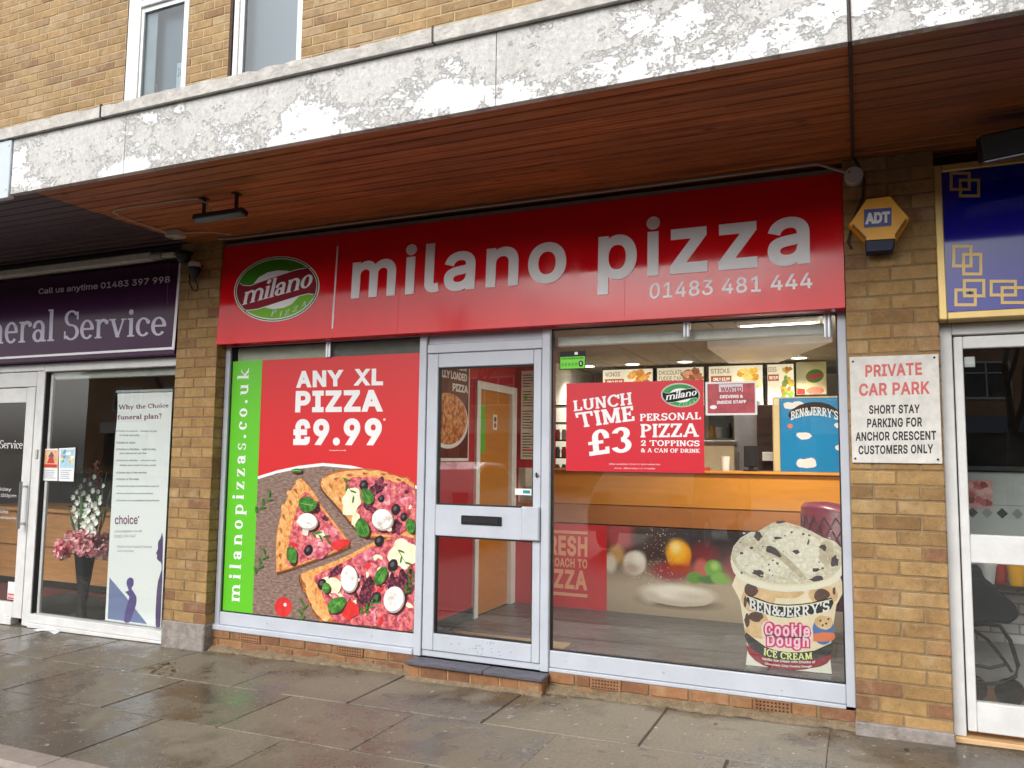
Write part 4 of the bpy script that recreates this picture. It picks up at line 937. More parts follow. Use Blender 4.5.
cx_, cz_ = sum(p[0] for p in hx)/6, sum(p[1] for p in hx)/6
hi_ = [(cx_+(p[0]-cx_)*.95, cz_+(p[1]-cz_)*.95) for p in hx]
mb = MB(); n = 6; vs = [(p[0], PY, p[1]) for p in hx]+[(p[0], AY+.018, p[1]) for p in hx]+[(p[0], AY, p[1]) for p in hi_]
mb.mesh(vs, [(5, 4, 3, 2, 1, 0), (12, 13, 14, 15, 16, 17)]+[(b+i, b+(i+1) % 6, b+6+(i+1) % 6, b+6+i) for b in (0, 6) for i in range(6)], YEL); 
mb.build('case', ab)
for (p, q_) in (((74, 352), (124, 402)), ((286, 332), (246, 392))):
    mb = MB()
    for k in range(9):
        t = (k+.5)/9; c_ = at(*ca((p[0]+(q_[0]-p[0])*t+(8 if p[0] < 100 else -8), p[1]+(q_[1]-p[1])*t-3)), AY); mb.box(c_.x-.0035, c_.x+.0035, AY-.003, AY+.002, c_.z-.011, c_.z+.011, mt('dark_slot', (120, 76, 10), .6))
    mb.build('grille', ab)
mb = MB(); q = pts2([(130, 448), (230, 441), (240, 395), (128, 402)], AY-.012, ca); mb.prism(q, AY-.012, PY-.02, mt('blue_strobe', (14, 22, 58), .35, spec=.2)); mb.build('strobe', ab, bevel=.006)
mb = FB(); q = pts2([(124, 358), (225, 350), (225, 283), (124, 291)], AY, ca); art(mb, q, AY, 2, ink('label_blue', (20, 52, 140))); put(mb, word('ADT', bold=.05), pts2([(128, 345), (219, 338), (219, 297), (128, 304)], AY, ca), AY, 4, WHT); mb.build('label', ab)
jd = thing('junction_box', 'round white junction box at the top right corner of the red sign', 'junction box', (4.479, -.16, 2.967))
mb = MB(); mb.lathe([(.046, .06), (.048, 0), (.044, -.012)], (4.482, -.15, 2.968), mt('dirty_white_plastic', (192, 190, 184), .5, var=.1), 28, 'y'); mb.build('case', jd)
mb = MB(); mb.lathe([(.005, 0), (.005, -.003)], (4.462, -.162, 2.985), BLACKM, 8, 'y'); mb.build('screw', jd)
cb = MB(); cb.tube([(4.481, CFY-.006, 3.43), (4.481, CFY-.008, 3.2), (4.481, CFY-.006, SOF-.016), (4.482, CFY+.05, SOF-.018), (4.481, -1.0, SOF-.016), (4.48, -.5, SOF-.014), (4.478, -.16, SOF-.014), (4.50, -.115, SOF-.03), (4.53, -.105, 2.95), (4.525, -.1, 2.86), (4.47, -.1, 2.72), (4.445, -.1, 2.62), (4.46, -.1, 2.58)], .0075, mt('dark_cable', (46, 34, 28), .6), 7)
tag(cb.build('cable'), 'dark cable running down the canopy edge and soffit to the alarm box', 'cable')
cw = MB(); cw.tube([(4.45, -.15, 2.985), (4.3, -.13, 3.063), (3.0, -.125, 3.062), (1.5, -.125, 3.064), (.2, -.125, 3.063), (.02, -.14, 3.066)], .008, mt('grey_cable', (168, 164, 156), .6), 7)
tag(cw.build('cable'), 'grey cable clipped along the top edge of the red sign', 'cable')
# floodlight bar
fl = thing('floodlight', 'black bar light hanging from the wooden soffit on two brackets', 'light', (.77, -.9, SOF-.01))
mb = MB(); Mx = Matrix.Translation((.765, -.9, 2.95)) @ Matrix.Rotation(math.radians(-18), 4, 'X')
mb.box(-.205, .205, -.03, .03, -.016, .02, BLACKM, Mx); mb.build('lamp_body', fl, bevel=.004)
for x in (.63, .9):
    mb = MB(); mb.box(x-.012, x+.012, -.905, -.895, 2.955, SOF-.003, BLACKM); mb.box(x-.02, x+.02, -.93, -.87, SOF-.008, SOF-.002, BLACKM); mb.build('bracket', fl)
mb = MB(); mb.box(-.19, .19, -.025, .025, -.0175, -.0162, mt('lamp_glass', (26, 30, 36), .3), Mx); mb.build('lens', fl)
jb = thing('junction_box', 'small white square junction box on the soffit above the security camera', 'junction box', (-.13, -.4, SOF-.05))
mb = MB(); mb.bbox(-.195, -.075, -.46, -.36, SOF-.055, SOF-.003, mt('dirty_white_plastic', (192, 190, 184), .5), .006); mb.build('case', jb)
mb = MB(); mb.lathe([(.006, -.0555), (.006, -.058)], (-.17, -.41, SOF), BLACKM, 8); mb.build('screw', jb)
cw = MB(); zc = SOF-.008; cw.tube([(-.17, -.44, zc-.02), (-.21, -.6, zc), (-.2, -.85, zc), (-.17, -.925, zc), (-.11, -.96, zc), (0, -.965, zc), (.3, -.955, zc), (.5, -.955, zc), (.6, -.93, zc), (.66, -.91, zc-.03), (.7, -.9, zc-.1), (.72, -.9, 2.972)], .006, mt('cream_cable', (206, 196, 172), .6), 6)
tag(cw.build('cable'), 'cream cable looping over the soffit to the black bar light', 'cable')
cw = MB(); cw.tube([(-.08, -.4, zc-.015), (.1, -.3, zc), (.2, -.2, zc)], .005, mt('cream_cable', (206, 196, 172), .6), 6); tag(cw.build('cable'), 'short cream cable from the soffit box to the top of the red sign', 'cable')
cc = thing('security_camera', 'small black domed security camera high on the left brick pillar', 'camera', (-.2, PY, 2.85))
mb = MB(); mb.lathe([(.0, .03), (.05, .03), (.055, 0), (.05, -.035), (.03, -.06), (0, -.066)], (-.3, -.17, 2.965), BLACK, 20, cap=False); mb.box(-.32, -.28, -.17, PY, 2.985, 3.0, BLACK); mb.build('dome', cc, smooth=False)
mb = MB(); mb.lathe([(.045, .035), (.048, .01), (.048, 0)], (-.2, -.15, 2.865), mt('camera_white', (196, 194, 190), .5), 20); mb.box(-.22, -.18, -.15, PY, 2.87, 2.89, BLACK); mb.build('cap', cc)
mb = MB(); mb.lathe([(.046, 0), (.046, -.03), (.03, -.06), (.012, -.09), (.004, -.1)], (-.2, -.15, 2.865), BLACK, 20); mb.build('lens_housing', cc)
mb = MB(); mb.tube([(-.2, -.14, 2.77), (-.19, -.12, 2.72), (-.22, -.1, 2.69), (-.26, -.1, 2.70), (-.3, -.1, 2.76), (-.3, -.1, 2.9)], .005, BLACK, 6); mb.build('cable', cc)
sp_ = thing('casing', 'black box heater hung under the canopy in front of the blue sign', 'casing', (5.2, -.3, 3.0))  # hung black box, use unknown
ctr = at(1018, 143, -.42); Mx = Matrix.Translation(ctr) @ Matrix.Rotation(math.radians(-6), 4, 'Y') @ Matrix.Rotation(math.radians(14), 4, 'X')
mb = MB(); mb.box(-.16, .34, -.07, .07, -.055, .065, BLACKM, Mx); mb.build('case', sp_, bevel=.008)
mb = MB(); mb.box(-.155, .335, -.072, .05, -.062, -.056, mt('silver_edge', (190, 190, 190), .3, 1), Mx); mb.build('trim', sp_)
mb = MB(); mb.box(ctr.x+.05, ctr.x+.08, ctr.y-.015, ctr.y+.015, ctr.z+.05, SOF, BLACKM); mb.build('bracket', sp_)

# ------------------------------------------------------------------ funeral shop on the left
ff_ = thing('shopfront', 'white framed shop front of the funeral shop with a door and one big window', 'shop front', (-2, 0, 0))
mb = MB()
def wb(x0, x1, z0, z1, y0=0., y1=.07, m=WFR): mb.bbox(x0, x1, y0, y1, z0, z1, m, .004)
wb(-2.134, -2.03, -.05, 2.14); wb(-4.6, -2.135, 2.0, 2.13); wb(-2.029, -.40, 2.125, 2.20, -.012); wb(-4.6, -2.029, 2.135, 2.2, -.012); wb(-2.029, -.40, -.012, .058, -.01); wb(-2.029, -.4, -.06, -.014, -.025); wb(-4.6, -4.5, -.05, 2.0); wb(-2.02, -1.985, .06, 2.12, .047)
wb(-4.5, -2.26, -.07, .005, -.01)
mb.build('frame', ff_)
mb = MB(); mb.box(-2.029, -2.0201, .01, .06, .06, 2.12, GASK); mb.build('gasket', ff_)
mb = MB(); mb.box(-1.985, -.41, .04, .046, .06, 2.124, GLASS); mb.build('window_pane', ff_)
mb = MB(); mb.box(-4.5, -2.14, .03, .036, 2.02, 2.13, GLASS); mb.build('fanlight', ff_)
mb = MB(); mb.bbox(-2.03, -.4, .06, .12, 2.06, 2.122, mt('pale_rail', (190, 192, 188), .5), .004); mb.build('blind_rail', ff_)
mb = MB(); wb(-2.25, -2.138, .005, 1.995, -.004, .045); wb(-3.1, -3.0, .005, 1.995, -.004, .045); wb(-2.999, -2.251, 1.86, 1.99, -.004, .045); wb(-2.999, -2.251, .006, .13, -.004, .045); fd = mb.build('door', ff_, 'white glazed door with long steel pull handle')
mb = MB(); mb.box(-2.999, -2.251, .018, .024, .131, 1.859, GLASS); mb.build('pane', fd)
mb = MB(); mb.box(-4.5, -3.11, .018, .024, .03, 1.99, GLASS); mb.build('side_pane', ff_)
mb = MB(); mb.tube([(-2.165, -.004, 1.13), (-2.165, -.06, 1.13)], .011, CHROME); mb.tube([(-2.165, -.004, .81), (-2.165, -.06, .81)], .011, CHROME); mb.tube([(-2.165, -.06, 1.17), (-2.165, -.06, .77)], .014, CHROME, 12); mb.build('handle', fd)
mb = MB(); mb.bbox(-2.085, -2.055, -.012, -.001, 1.37, 1.45, mt('lock_plate', (190, 190, 186), .4), .003); mb.build('lock', ff_)
mb = MB(); mb.box(-2.36, -2.262, .0165, .0175, .15, .30, WHT); mb.box(-2.355, -2.267, .0158, .0165, .155, .2, ink('sticker_red', (200, 40, 36))); put(mb, word('PUSH', bold=.03), [(-2.35, .165), (-2.272, .165), (-2.272, .19), (-2.35, .19)], .0158, 1, WHT); mb.build('sticker', fd)
mb = MB(); wht = ink('vinyl_white', (214, 214, 214))
for s, z, h, x1 in (('Funeral Service', 1.455, .075, -2.29), ('9.00am to 5.00pm', 1.02, .035, -2.33), ('Monday to Friday', 1.075, .035, -2.4), ('Website', .885, .03, -2.42), ('funeral service enquiries', .83, .032, -2.28)):
    put(mb, word(s, 'serif' if s[0] == 'F' else 'sans', bold=0), [(x1-.3 if len(s) < 10 else x1-.65, z), (x1, z), (x1, z+h), (x1-.3 if len(s) < 10 else x1-.65, z+h)], .017, 1, wht)
mb.fix = False; mb.build('door_lettering', fd)
# purple sign
FY = -.1
ps = thing('shop_sign', 'dark purple sign lettered Funeral Service with a telephone number at the left', 'sign', (-2, FY, 2.15))
mb = MB(); mb.bbox(-4.6, -.425, FY, -.0, 2.205, 2.955, PURP, .003); mb.build('panel', ps)
mb = MB(); mb.box(-4.6, -.452, FY-.004, FY-.0005, 2.243, 2.262, SILV); mb.box(-.45, -.424, FY-.005, FY, 2.24, 2.956, SILV); mb.build('border', ps)
cf = crop(0, 230, 3.841)
mb = FB()
put(mb, word('Call us anytime 01483 397 998', bold=.018, res=5), pts2([(136, 250), (642, 205), (642, 172), (136, 222)], FY, cf), FY, 1, ink('lilac_white', (214, 208, 220)))
put(mb, word('Service', 'serif'), pts2([(241, 424), (634, 404), (634, 294), (241, 308)], FY, cf), FY, 1, ink('lilac', (206, 200, 222)))
e1 = at(*cf((200, 425)), FY); sc_ = 1.0
put(mb, word('neral', 'serif'), pts2([(-52, 440), (203, 427), (203, 302), (-52, 318)], FY, cf), FY, 1, ink('lilac', (206, 200, 222)))
put(mb, word('Fu', 'serif'), [(-3.12, 2.36), (-2.72, 2.362), (-2.72, 2.66), (-3.12, 2.66)], FY, 1, ink('lilac', (206, 200, 222)))
mb.build('lettering', ps); ps.rotation_euler.x = math.radians(-2.5)
tl = thing('tube_light', 'long white tube light fitting above the purple sign', 'light', (-2, -.17, 2.95))
mb = MB(); mb.bbox(-4.6, -.66, -.17, -.1, 2.962, 3.03, mt('light_fitting', (226, 220, 206), .5), .012); mb.build('fitting', tl)
mb = MB(); mb.lathe([(.033, 0), (.036, .06), (.03, .1)], (-.66, -.135, 2.995), mt('clear_cap', (168, 160, 150), .2), 18, 'x'); mb.build('end_cap', tl)
mb = MB(); mb.bbox(-.56, -.43, -.15, -.1, 2.975, 3.01, mt('light_fitting', (226, 220, 206), .5), .004); mb.build('bracket', tl)
mb = MB(); mb.tube([(-.5, -.135, 2.98), (-.495, -.13, 2.8), (-.49, -.13, 2.55)], .0022, mt('pull_cord', (90, 84, 90), .6), 5); mb.build('pull_cord', tl)
# funeral interior
mb = MB(); CARP = mt('red_carpet', (112, 52, 50), .95, var=.25, scale=60, bump=.4, bscale=300); mb.box(-4.8, -.2, .075, 4.5, -.06, .0, CARP); struct(mb.build('carpet'))
mb = MB(); mb.bbox(-2.9, -1.42, .12, 1.0, .001, .012, mt('dark_mat', (40, 40, 42), .95, var=.3, scale=90, bump=.6, bscale=300), .003); tag(mb.build('doormat'), 'dark grey doormat inside the funeral shop window', 'doormat')
WALLP = mt('funeral_wall', (150, 138, 124), .85, var=.05)
mb = MB(); mb.box(-4.8, -.2, 4.5, 4.6, 0, 3.0, WALLP); mb.box(-4.85, -4.8, .08, 4.5, 0, 3.0, WALLP); mb.box(-.3, -.2, .16, 4.5, 0, 3.0, WALLP); struct(mb.build('wall'))
mb = MB(); mb.box(-4.8, -.2, .08, 4.6, 2.6, 2.65, mt('dim_ceiling', (170, 164, 152), .9)); struct(mb.build('ceiling'))
dk = thing('reception_desk', 'long light wooden reception desk behind the funeral shop window', 'desk', (-3, 1.4, 0))
OAK = mt('oak_veneer', (196, 140, 88), .4, var=.2, scale=4, stretch=(1, 1, 9))
mb = MB(); mb.bbox(-4.6, -2.15, 1.2, 1.26, .0, .78, OAK, .006); mb.build('front_panel', dk); mb = MB(); mb.bbox(-4.65, -2.1, 1.16, 1.9, .78, .82, OAK, .006); mb.build('desk_top', dk)
mb = MB(); mb.bbox(-4.6, -2.15, 1.18, 1.199, .0, .07, BLACK, .002); mb.bbox(-4.6, -2.15, 1.19, 1.1995, .41, .425, mt('oak_dark', (140, 92, 56), .4), .002); mb.build('plinth', dk)
mn = thing('computer_monitor', 'black computer monitor standing on the reception desk', 'monitor', (-3.4, 1.5, .82))
mb = MB(); mb.bbox(-3.72, -3.15, 1.5, 1.54, .90, 1.24, BLACK, .008); mb.build('screen', mn); mb = MB(); mb.bbox(-3.48, -3.42, 1.52, 1.55, .82, .95, BLACK, .004); mb.bbox(-3.56, -3.34, 1.46, 1.6, .82, .835, BLACK, .004); mb.build('stand', mn)
pw = thing('wooden_cabinet', 'tall brown wooden cabinet at the back of the funeral shop', 'cabinet', (-3.3, 3.9, 0)); BRN = mt('brown_wood', (120, 74, 40), .5, var=.2, scale=4, stretch=(1, 1, 7))
mb = MB(); mb.bbox(-4.2, -1.6, 3.7, 4.4, 0, 2.2, BRN, .01); mb.build('carcass', pw)
for x in (-4.18, -3.32, -2.46):
    mb = MB(); mb.bbox(x, x+.82, 3.672, 3.699, .06, 2.15, BRN, .006); d_ = mb.build('cabinet_door', pw); mb = MB(); mb.bbox(x+.74, x+.76, 3.65, 3.672, 1.0, 1.2, CHROME, .004); mb.build('handle', d_)
for (pts, lab, top, kind) in (([(42, 480.5), (57.5, 481), (58, 448.5), (42.5, 449)], 'orange and white flyer taped inside the funeral window, left one of the pair', (226, 178, 140), 0), ([(58.5, 481), (73.5, 481.5), (75.5, 447.5), (59, 448.3)], 'blue and white flyer taped inside the funeral window, right one of the pair', (170, 206, 220), 1)):
    YF = .035; q = pts2(pts, YF); f_ = thing('flyer', lab, 'flyer', (q[0][0], YF, q[0][1]), 'flyers taped to the funeral window')
    mb = FB(); art(mb, q, YF, 0, WHT); mb.build('sheet', f_)
    def up(u, v): return (q[0][0]+(q[1][0]-q[0][0])*u, q[0][1]+(q[3][1]-q[0][1])*v)
    mb = FB(); art(mb, [up(0.04, .4), up(.96, .4), up(.96, .97), up(.04, .97)], YF, 1, ink('flyer%d' % kind, top, var=.2, scale=24))
    R = random.Random(kind)
    if kind == 0:
        art(mb, [up(.25, .55), up(.75, .55), up(.62, .76), up(.4, .76)], YF, 2, ink('flyer_red', (190, 60, 50))); art(mb, [up(.3, .76), up(.72, .76), up(.52, .93)], YF, 2, ink('flyer_grey', (90, 90, 96))); art(mb, [up(.1, .42), up(.9, .42), up(.9, .52), up(.1, .52)], YF, 2, ink('flyer_red', (190, 60, 50)))
    else:
        for k in range(14): c_ = up(R.uniform(.15, .9), R.uniform(.6, .92)); art(mb, ell(c_[0], c_[1], .016, .014, 0, 9, .3, k), YF, 2+k*.1, ink('bal%d' % (k % 4), [(90, 160, 176), (236, 226, 120), (222, 150, 160), (240, 240, 240)][k % 4]))
    for k in range(5): art(mb, [up(.1, .08+.06*k), up(R.uniform(.6, .92), .08+.06*k), up(R.uniform(.6, .92), .1+.06*k), up(.1, .1+.06*k)], YF, 2, ink('fine_print', (150, 160, 175)))
    mb.build('print', f_)
# roller banner
NY = .075
bn = thing('roller_banner', 'tall pale blue roller banner asking why the choice funeral plan in the funeral window', 'banner', (-1.1, NY, .02))
q = pts2([(107.5, 622), (161, 628), (172.5, 391), (115, 393)], NY); PB = ink('banner_blue', (246, 247, 250), .5, var=.01)
xa, xb, za, zb2 = -1.365, -.655, .03, 1.96
q0 = q
xa, xb = (q[0][0]+q[3][0])/2, (q[1][0]+q[2][0])/2; za, zb2 = (q[0][1]+q[1][1])/2, (q[2][1]+q[3][1])/2
mb = MB(); n = 24; vs = []
for i in range(n+1):
    z = za+(zb2-za)*i/n; ins = .012*math.sin(math.pi*min(1, (zb2-z)/.35)) if zb2-z < .35 else 0
    for x in (xa+ins, xb): vs += [(x, NY, z), (x, NY+.0015, z)]
mb.mesh(vs, [(4*i, 4*i+2, 4*i+6, 4*i+4) for i in range(n)]+[(4*i+1, 4*i+5, 4*i+7, 4*i+3) for i in range(n)], PB); mb.build('sheet', bn)
mb = MB(); mb.bbox(xa-.01, xb+.01, NY-.01, NY+.012, zb2-.004, zb2+.022, CHROME, .004); mb.build('top_rail', bn)
mb = MB(); mb.bbox(xa-.03, xb+.03, NY-.022, NY+.09, .002, za+.008, CHROME, .01); mb.build('base', bn)
cb1 = crop(30, 360, 5.4867); cb2 = crop(0, 420, 3.3409)
mb = FB(); PT = ink('banner_purple', (112, 24, 88)); GT = ink('banner_grey', (92, 96, 112))
def B1(s, q, c, f='serif', m=PT, bold=0.): put(mb, word(s, f, bold), pts2(q, NY, c), NY, 1, m)
B1('Why the Choice', [(486, 280), (762, 268), (760, 236), (486, 246)], cb1, 'slab'); B1('funeral plan?', [(482, 334), (722, 330), (722, 292), (482, 302)], cb1, 'slab')
for i, (s, wd) in enumerate((('Choice is secure - money is put', 132), ('in trust security', 66), ('Choice is value', 60), ('Choice is flexible - add to the', 128), ('plan whenever you like', 90), ('Choice is simple - choose how', 130), ('when you want to pay your', 122), ('Choice has a free service', 98), ('Choice of UK wide', 72), ('Choice through local family support', 140), ('Choice comes from your local director', 120), ('Choice is accepted anywhere', 140))):
    y = [38, 52, 76, 98, 112, 136, 152, 176, 198, 222, 246, 270][i]; x = 392 if i not in (1, 4, 6) else 400
    B1(s, [(x, y+3), (x+wd, y+3), (x+wd, y-4), (x, y-4)], cb2, 'sans', GT, .02)
    if i not in (1, 4, 6): art(mb, ell(389, y, 1.6, 1.6, 0, 8), NY, 1, PT, cb2)
B1('choice', [(384, 349), (460, 348), (460, 318), (384, 318)], cb2, 'sans', PT, .015); art(mb, ell(463, 324, 3, 3, 0, 8), NY, 1, PT, cb2)
B1('choiceplan.co.uk', [(382, 378), (475, 376), (475, 366), (382, 368)], cb2, 'sans', PT); B1('01803 396 543', [(382, 393), (452, 392), (452, 383), (382, 384)], cb2, 'sans', PT)
B1('Choice from Funeral Partners', [(392, 427), (508, 428), (508, 419), (392, 418)], cb2, 'sans', GT); B1('call anytime', [(392, 442), (446, 443), (446, 434), (392, 433)], cb2, 'sans', GT)
mb.build('text', bn)
mb = FB()
art(mb, [(366, 526), (420, 590), (492, 682), (360, 664)], NY, 1, ink('banner_slate', (120, 132, 176)), cb2)
art(mb, [(414, 672), (424, 620), (432, 590), (418, 574), (430, 570), (424, 552), (424, 536), (434, 526), (446, 532), (446, 552), (440, 564), (456, 590), (454, 620), (440, 660), (432, 676)], NY, 2, ink('banner_violet', (92, 76, 140)), cb2, 2)
art(mb, [(545, 394), (536, 396), (528, 410), (528, 430), (521, 446), (526, 450), (524, 462), (532, 472), (538, 476), (540, 500), (528, 540), (522, 600), (520, 684), (536, 686)], NY, 2, ink('banner_deep', (86, 62, 110)), cb2, 2)
mb.build('silhouettes', bn)
# flowers
VY = .24
vs_ = thing('vase', 'tall black tapered vase standing on the floor of the funeral window', 'vase', (-2.0, VY, .01))
p0, p1 = at(82, 613, VY), at(85, 553, VY)
mb = MB(); cxv, zt_ = (p0.x+p1.x)/2, p1.z; mb.lathe([(.042, .005), (.044, .02), (.034, .06), (.05, zt_*.5), (.082, zt_-.02), (.087, zt_), (.078, zt_), (.05, zt_-.15)], (cxv, VY, 0), BLACK, 28, cap=False); mb.build('body', vs_, smooth=True)
mb = MB(); mb.lathe([(.05, 0), (.05, .006)], (cxv, VY, .0), BLACK, 24); mb.build('foot', vs_)
def flowers(label, blobs, leafy, name='flowers'):
    f = thing(name, label, 'flowers', (cxv, VY, zt_)); R = random.Random(len(blobs)); return f, R
def petals(mb, c, r, n, size, mats, R):
    for i in range(n):
        v = Vector((R.gauss(0, 1), R.gauss(0, 1), R.gauss(0, 1))).normalized(); p = Vector(c)+Vector((v.x*r[0], v.y*r[1], v.z*r[2]))*R.uniform(.55, 1.02)
        a = v.cross(Vector((R.uniform(-1, 1), R.uniform(-1, 1), R.uniform(-1, 1)))).normalized(); b = v.cross(a).normalized(); s = size*R.uniform(.6, 1.3); m = R.choice(mats); w = v*s*.35
        mb.mesh([p, p+a*s*.6-b*s*.35+w, p+a*s*1.1+w*1.6, p+a*s*.6+b*s*.35+w], [(0, 1, 2, 3)], m)
PK = [mt('petal_pink', (244, 170, 178), .7, var=.15), mt('petal_rose', (232, 140, 152), .7, var=.15), mt('petal_pale', (250, 208, 210), .7, var=.1)]
WHP = [mt('petal_white', (250, 250, 246), .7, var=.03), mt('petal_ivory', (240, 240, 230), .7)]
LF = [mt('leaf_green', (70, 104, 50), .6, var=.25, scale=20), mt('leaf_dark', (40, 70, 36), .6, var=.25, scale=20)]
f1, R = flowers('round bunch of pink carnations filling the top of the black vase', [1], False)
mb = MB(); mb.fix = False; cpk = at(86, 545, VY-.02)
for k in range(34):
    t = R.uniform(0, 6.28); rr = math.sqrt(R.random()); c = Vector((cpk.x+rr*.25*math.cos(t), VY+rr*.2*math.sin(t), cpk.z+.07*(1-rr*rr)-.05*rr+R.uniform(-.03, .03))); petals(mb, c, (.055, .055, .045), 60, .042, PK, R)
mb.build('blossoms', f1)
mb = MB(); 
for k in range(14): t = R.uniform(0, 6.28); mb.tube([(cxv+.05*math.cos(t), VY+.05*math.sin(t), zt_-.08), (cpk.x+.16*math.cos(t), VY+.14*math.sin(t), cpk.z-.02)], .004, LF[0], 5)
mb.build('stems', f1)
f2, R = flowers('tall white gladioli with green leaves rising behind the pink carnations', [1, 2], True)
st_ = MB(); bl_ = MB(); lv_ = MB(); bl_.fix = lv_.fix = False
for (tx, ty, dy) in ((77, 496, .0), (86, 482, .05), (97, 478, -.02), (107, 488, .03), (91, 505, -.08), (103, 508, -.07)):
    tp = at(tx, ty-16, VY+dy+.03); b_ = Vector((cxv+(tp.x-cxv)*.25, VY, zt_-.05)); st_.tube([b_, b_.lerp(tp, .5)+Vector((0, 0, .02)), tp], [.007, .006, .003], LF[0], 6)
    for k in range(8):
        c = b_.lerp(tp, .42+.5*k/7)+Vector(((-1)**k*.022, -.012, 0)); sz_ = .05*(1-.075*k)
        for q in range(7):
            t = 6.283*q/7+k; d_ = Vector((math.cos(t)*.8, -.45, math.sin(t)*.8)).normalized(); w = d_.cross(Vector((0, 1, 0))).normalized(); L_ = sz_*R.uniform(.8, 1.15)
            bl_.mesh([c, c+d_*L_*.55-w*L_*.34, c+d_*L_+Vector((0, -.006, -.004)), c+d_*L_*.55+w*L_*.34], [(0, 1, 2, 3)], WHP[k % 2] if k < 7 else LF[0])
for k in range(26):
    t = R.uniform(-1.0, 1.0); b_ = Vector((cxv+R.uniform(-.1, .1), VY+R.uniform(-.06, .1), zt_+.1+R.uniform(0, .12))); L_ = R.uniform(.22, .46); tp = b_+Vector((math.sin(t)*L_*.55, R.uniform(-.06, .06), math.cos(t)*L_)); w = Vector((.013, .004, .003))
    lv_.mesh([b_, b_.lerp(tp, .4)-w, tp, b_.lerp(tp, .4)+w], [(0, 1, 2, 3)], R.choice(LF))
st_.build('stems', f2); bl_.build('blossoms', f2); lv_.build('leaves', f2)
f3 = thing('flowers', 'thin red flower spikes standing among the white gladioli', 'flowers', (cxv, VY, zt_)); mb = MB(); mb.fix = False; R = random.Random(4)
for (tx, ty) in ((90, 470), (100, 472), (97, 464)):
    tp = at(tx, ty, VY+.1); b_ = Vector((cxv, VY+.05, zt_+.2)); mb.tube([b_, tp], .003, LF[0], 5)
    for k in range(6): petals(mb, b_.lerp(tp, .75+.05*k), (.014, .014, .02), 12, .018, [mt('petal_red', (190, 100, 104), .7)], R)
mb.build('blossoms', f3)
pp = MB(); pc = Vector((-1.62, -.13, gz(-1.62))); pp.fix = False
R = random.Random(9); grid = [[Vector((pc.x-.13+.065*i, pc.y-.04+.04*j, pc.z+.012+R.uniform(0, .02)+(.015 if i == 2 else 0))) for i in range(5)] for j in range(3)]
pp.mesh([p for r in grid for p in r], [(5*j+i, 5*j+i+1, 5*j+i+6, 5*j+i+5) for j in range(2) for i in range(4)], mt('scrap_paper', (232, 232, 230), .8)); tag(pp.build('paper_scrap'), 'crumpled white scrap of paper on the pavement below the funeral window', 'litter')

# ------------------------------------------------------------------ inside the pizza shop
FZ, CZ, LX, RX, CY = .15, 2.4, 1.62, 4.42, 1.9
WRED = mt('red_wall_paint', (176, 28, 38), .6, var=.05); TILEF = mt('dark_floor_boards', (74, 70, 70), .35, var=.2, scale=6, stretch=(1, 9, 1), rvar=.1, island=.12)
ORNG = mt('orange_wood', (198, 128, 44), .38, var=.1, scale=3, stretch=(1, 1, 6)); ORND = mt('brown_orange_wood', (164, 100, 46), .4, var=.1, scale=3, stretch=(1, 1, 6))
mb = MB(); y = .08
while y < 5:
    mb.bbox(LX, RX+.04, y, y+.196, .1, FZ, TILEF, .002); y += .2
struct(mb.build('floor'))
mb = MB(); CEI = mt('grey_ceiling', (150, 144, 132), .8, var=.04)
for i in range(6):
    for j in range(8): mb.bbox(LX+.005+i*.47, LX+.465+i*.47, .14+j*.6, .73+j*.6, CZ, CZ+.03, CEI, .004)
struct(mb.build('ceiling'))
mb = MB(); mb.box(LX-.08, LX, .1, 1.09, .1, CZ, WRED); mb.box(LX-.08, LX, 1.93, 2.0, .1, CZ, WRED); mb.box(LX-.08, LX, 2.001, 5, .1, CZ, GREYW); mb.box(LX-.08, LX, 1.09, 1.93, 2.05, CZ, WRED); mb.box(LX, 1.975, CY+.002, CY+.1, 1.335, CZ, WRED); mb.build('wall')['kind'] = 'structure'
mb = MB(); mb.box(.0, 1.53, .42, .5, .1, 2.6, mt('pale_partition', (206, 206, 192), .8)); mb.box(.085, .93, .05, .06, 2.0, 2.26, mt('pale_tone_panel', (176, 180, 164), .7, var=.15, scale=6)); mb.box(.95, 1.71, .05, .06, 2.0, 2.26, mt('dark_tone_panel', (96, 98, 94), .6, var=.25, scale=5)); mb.box(.0, 1.53, .09, .42, 2.45, 2.5, mt('pale_partition', (206, 206, 192), .8)); struct(mb.build('wall'))  # tone panels added behind the glass stand in for reflections above the poster
mb = MB(); mb.box(LX, RX, 4.9, 5, .1, CZ, GREYW); mb.box(RX, RX+.06, .15, 5, .1, CZ, GREYW); struct(mb.build('wall'))
mb = MB(); mb.bbox(LX+.001, LX+.012, .1, 1.08, FZ, FZ+.09, BLACK, .003); tag(mb.build('skirting_board'), 'black skirting board along the red wall inside the pizza shop', 'skirting')
it = thing('interior_door', 'orange wooden door in a white frame on the red wall inside the pizza shop', 'door', (LX, 1.5, FZ))
mb = MB(); mb.bbox(LX-.02, LX+.025, 1.085, 1.15, FZ, 2.05, WPAINT, .004); mb.bbox(LX-.02, LX+.025, 1.80, 1.895, FZ, 2.05, WPAINT, .004); mb.bbox(LX-.02, LX+.024, 1.151, 1.799, 1.985, 2.05, WPAINT, .004); mb.build('frame', it)
mb = MB(); mb.bbox(LX-.05, LX-.012, 1.15, 1.80, FZ+.005, 1.985, ORNG, .003); mb.build('door_leaf', it)
mb = MB(); mb.box(LX-.012, LX-.009, 1.17, 1.30, 1.46, 1.86, GRN); mb.box(LX-.0095, LX-.008, 1.18, 1.20, 1.48, 1.84, WHT); mb.build('green_sign', it)
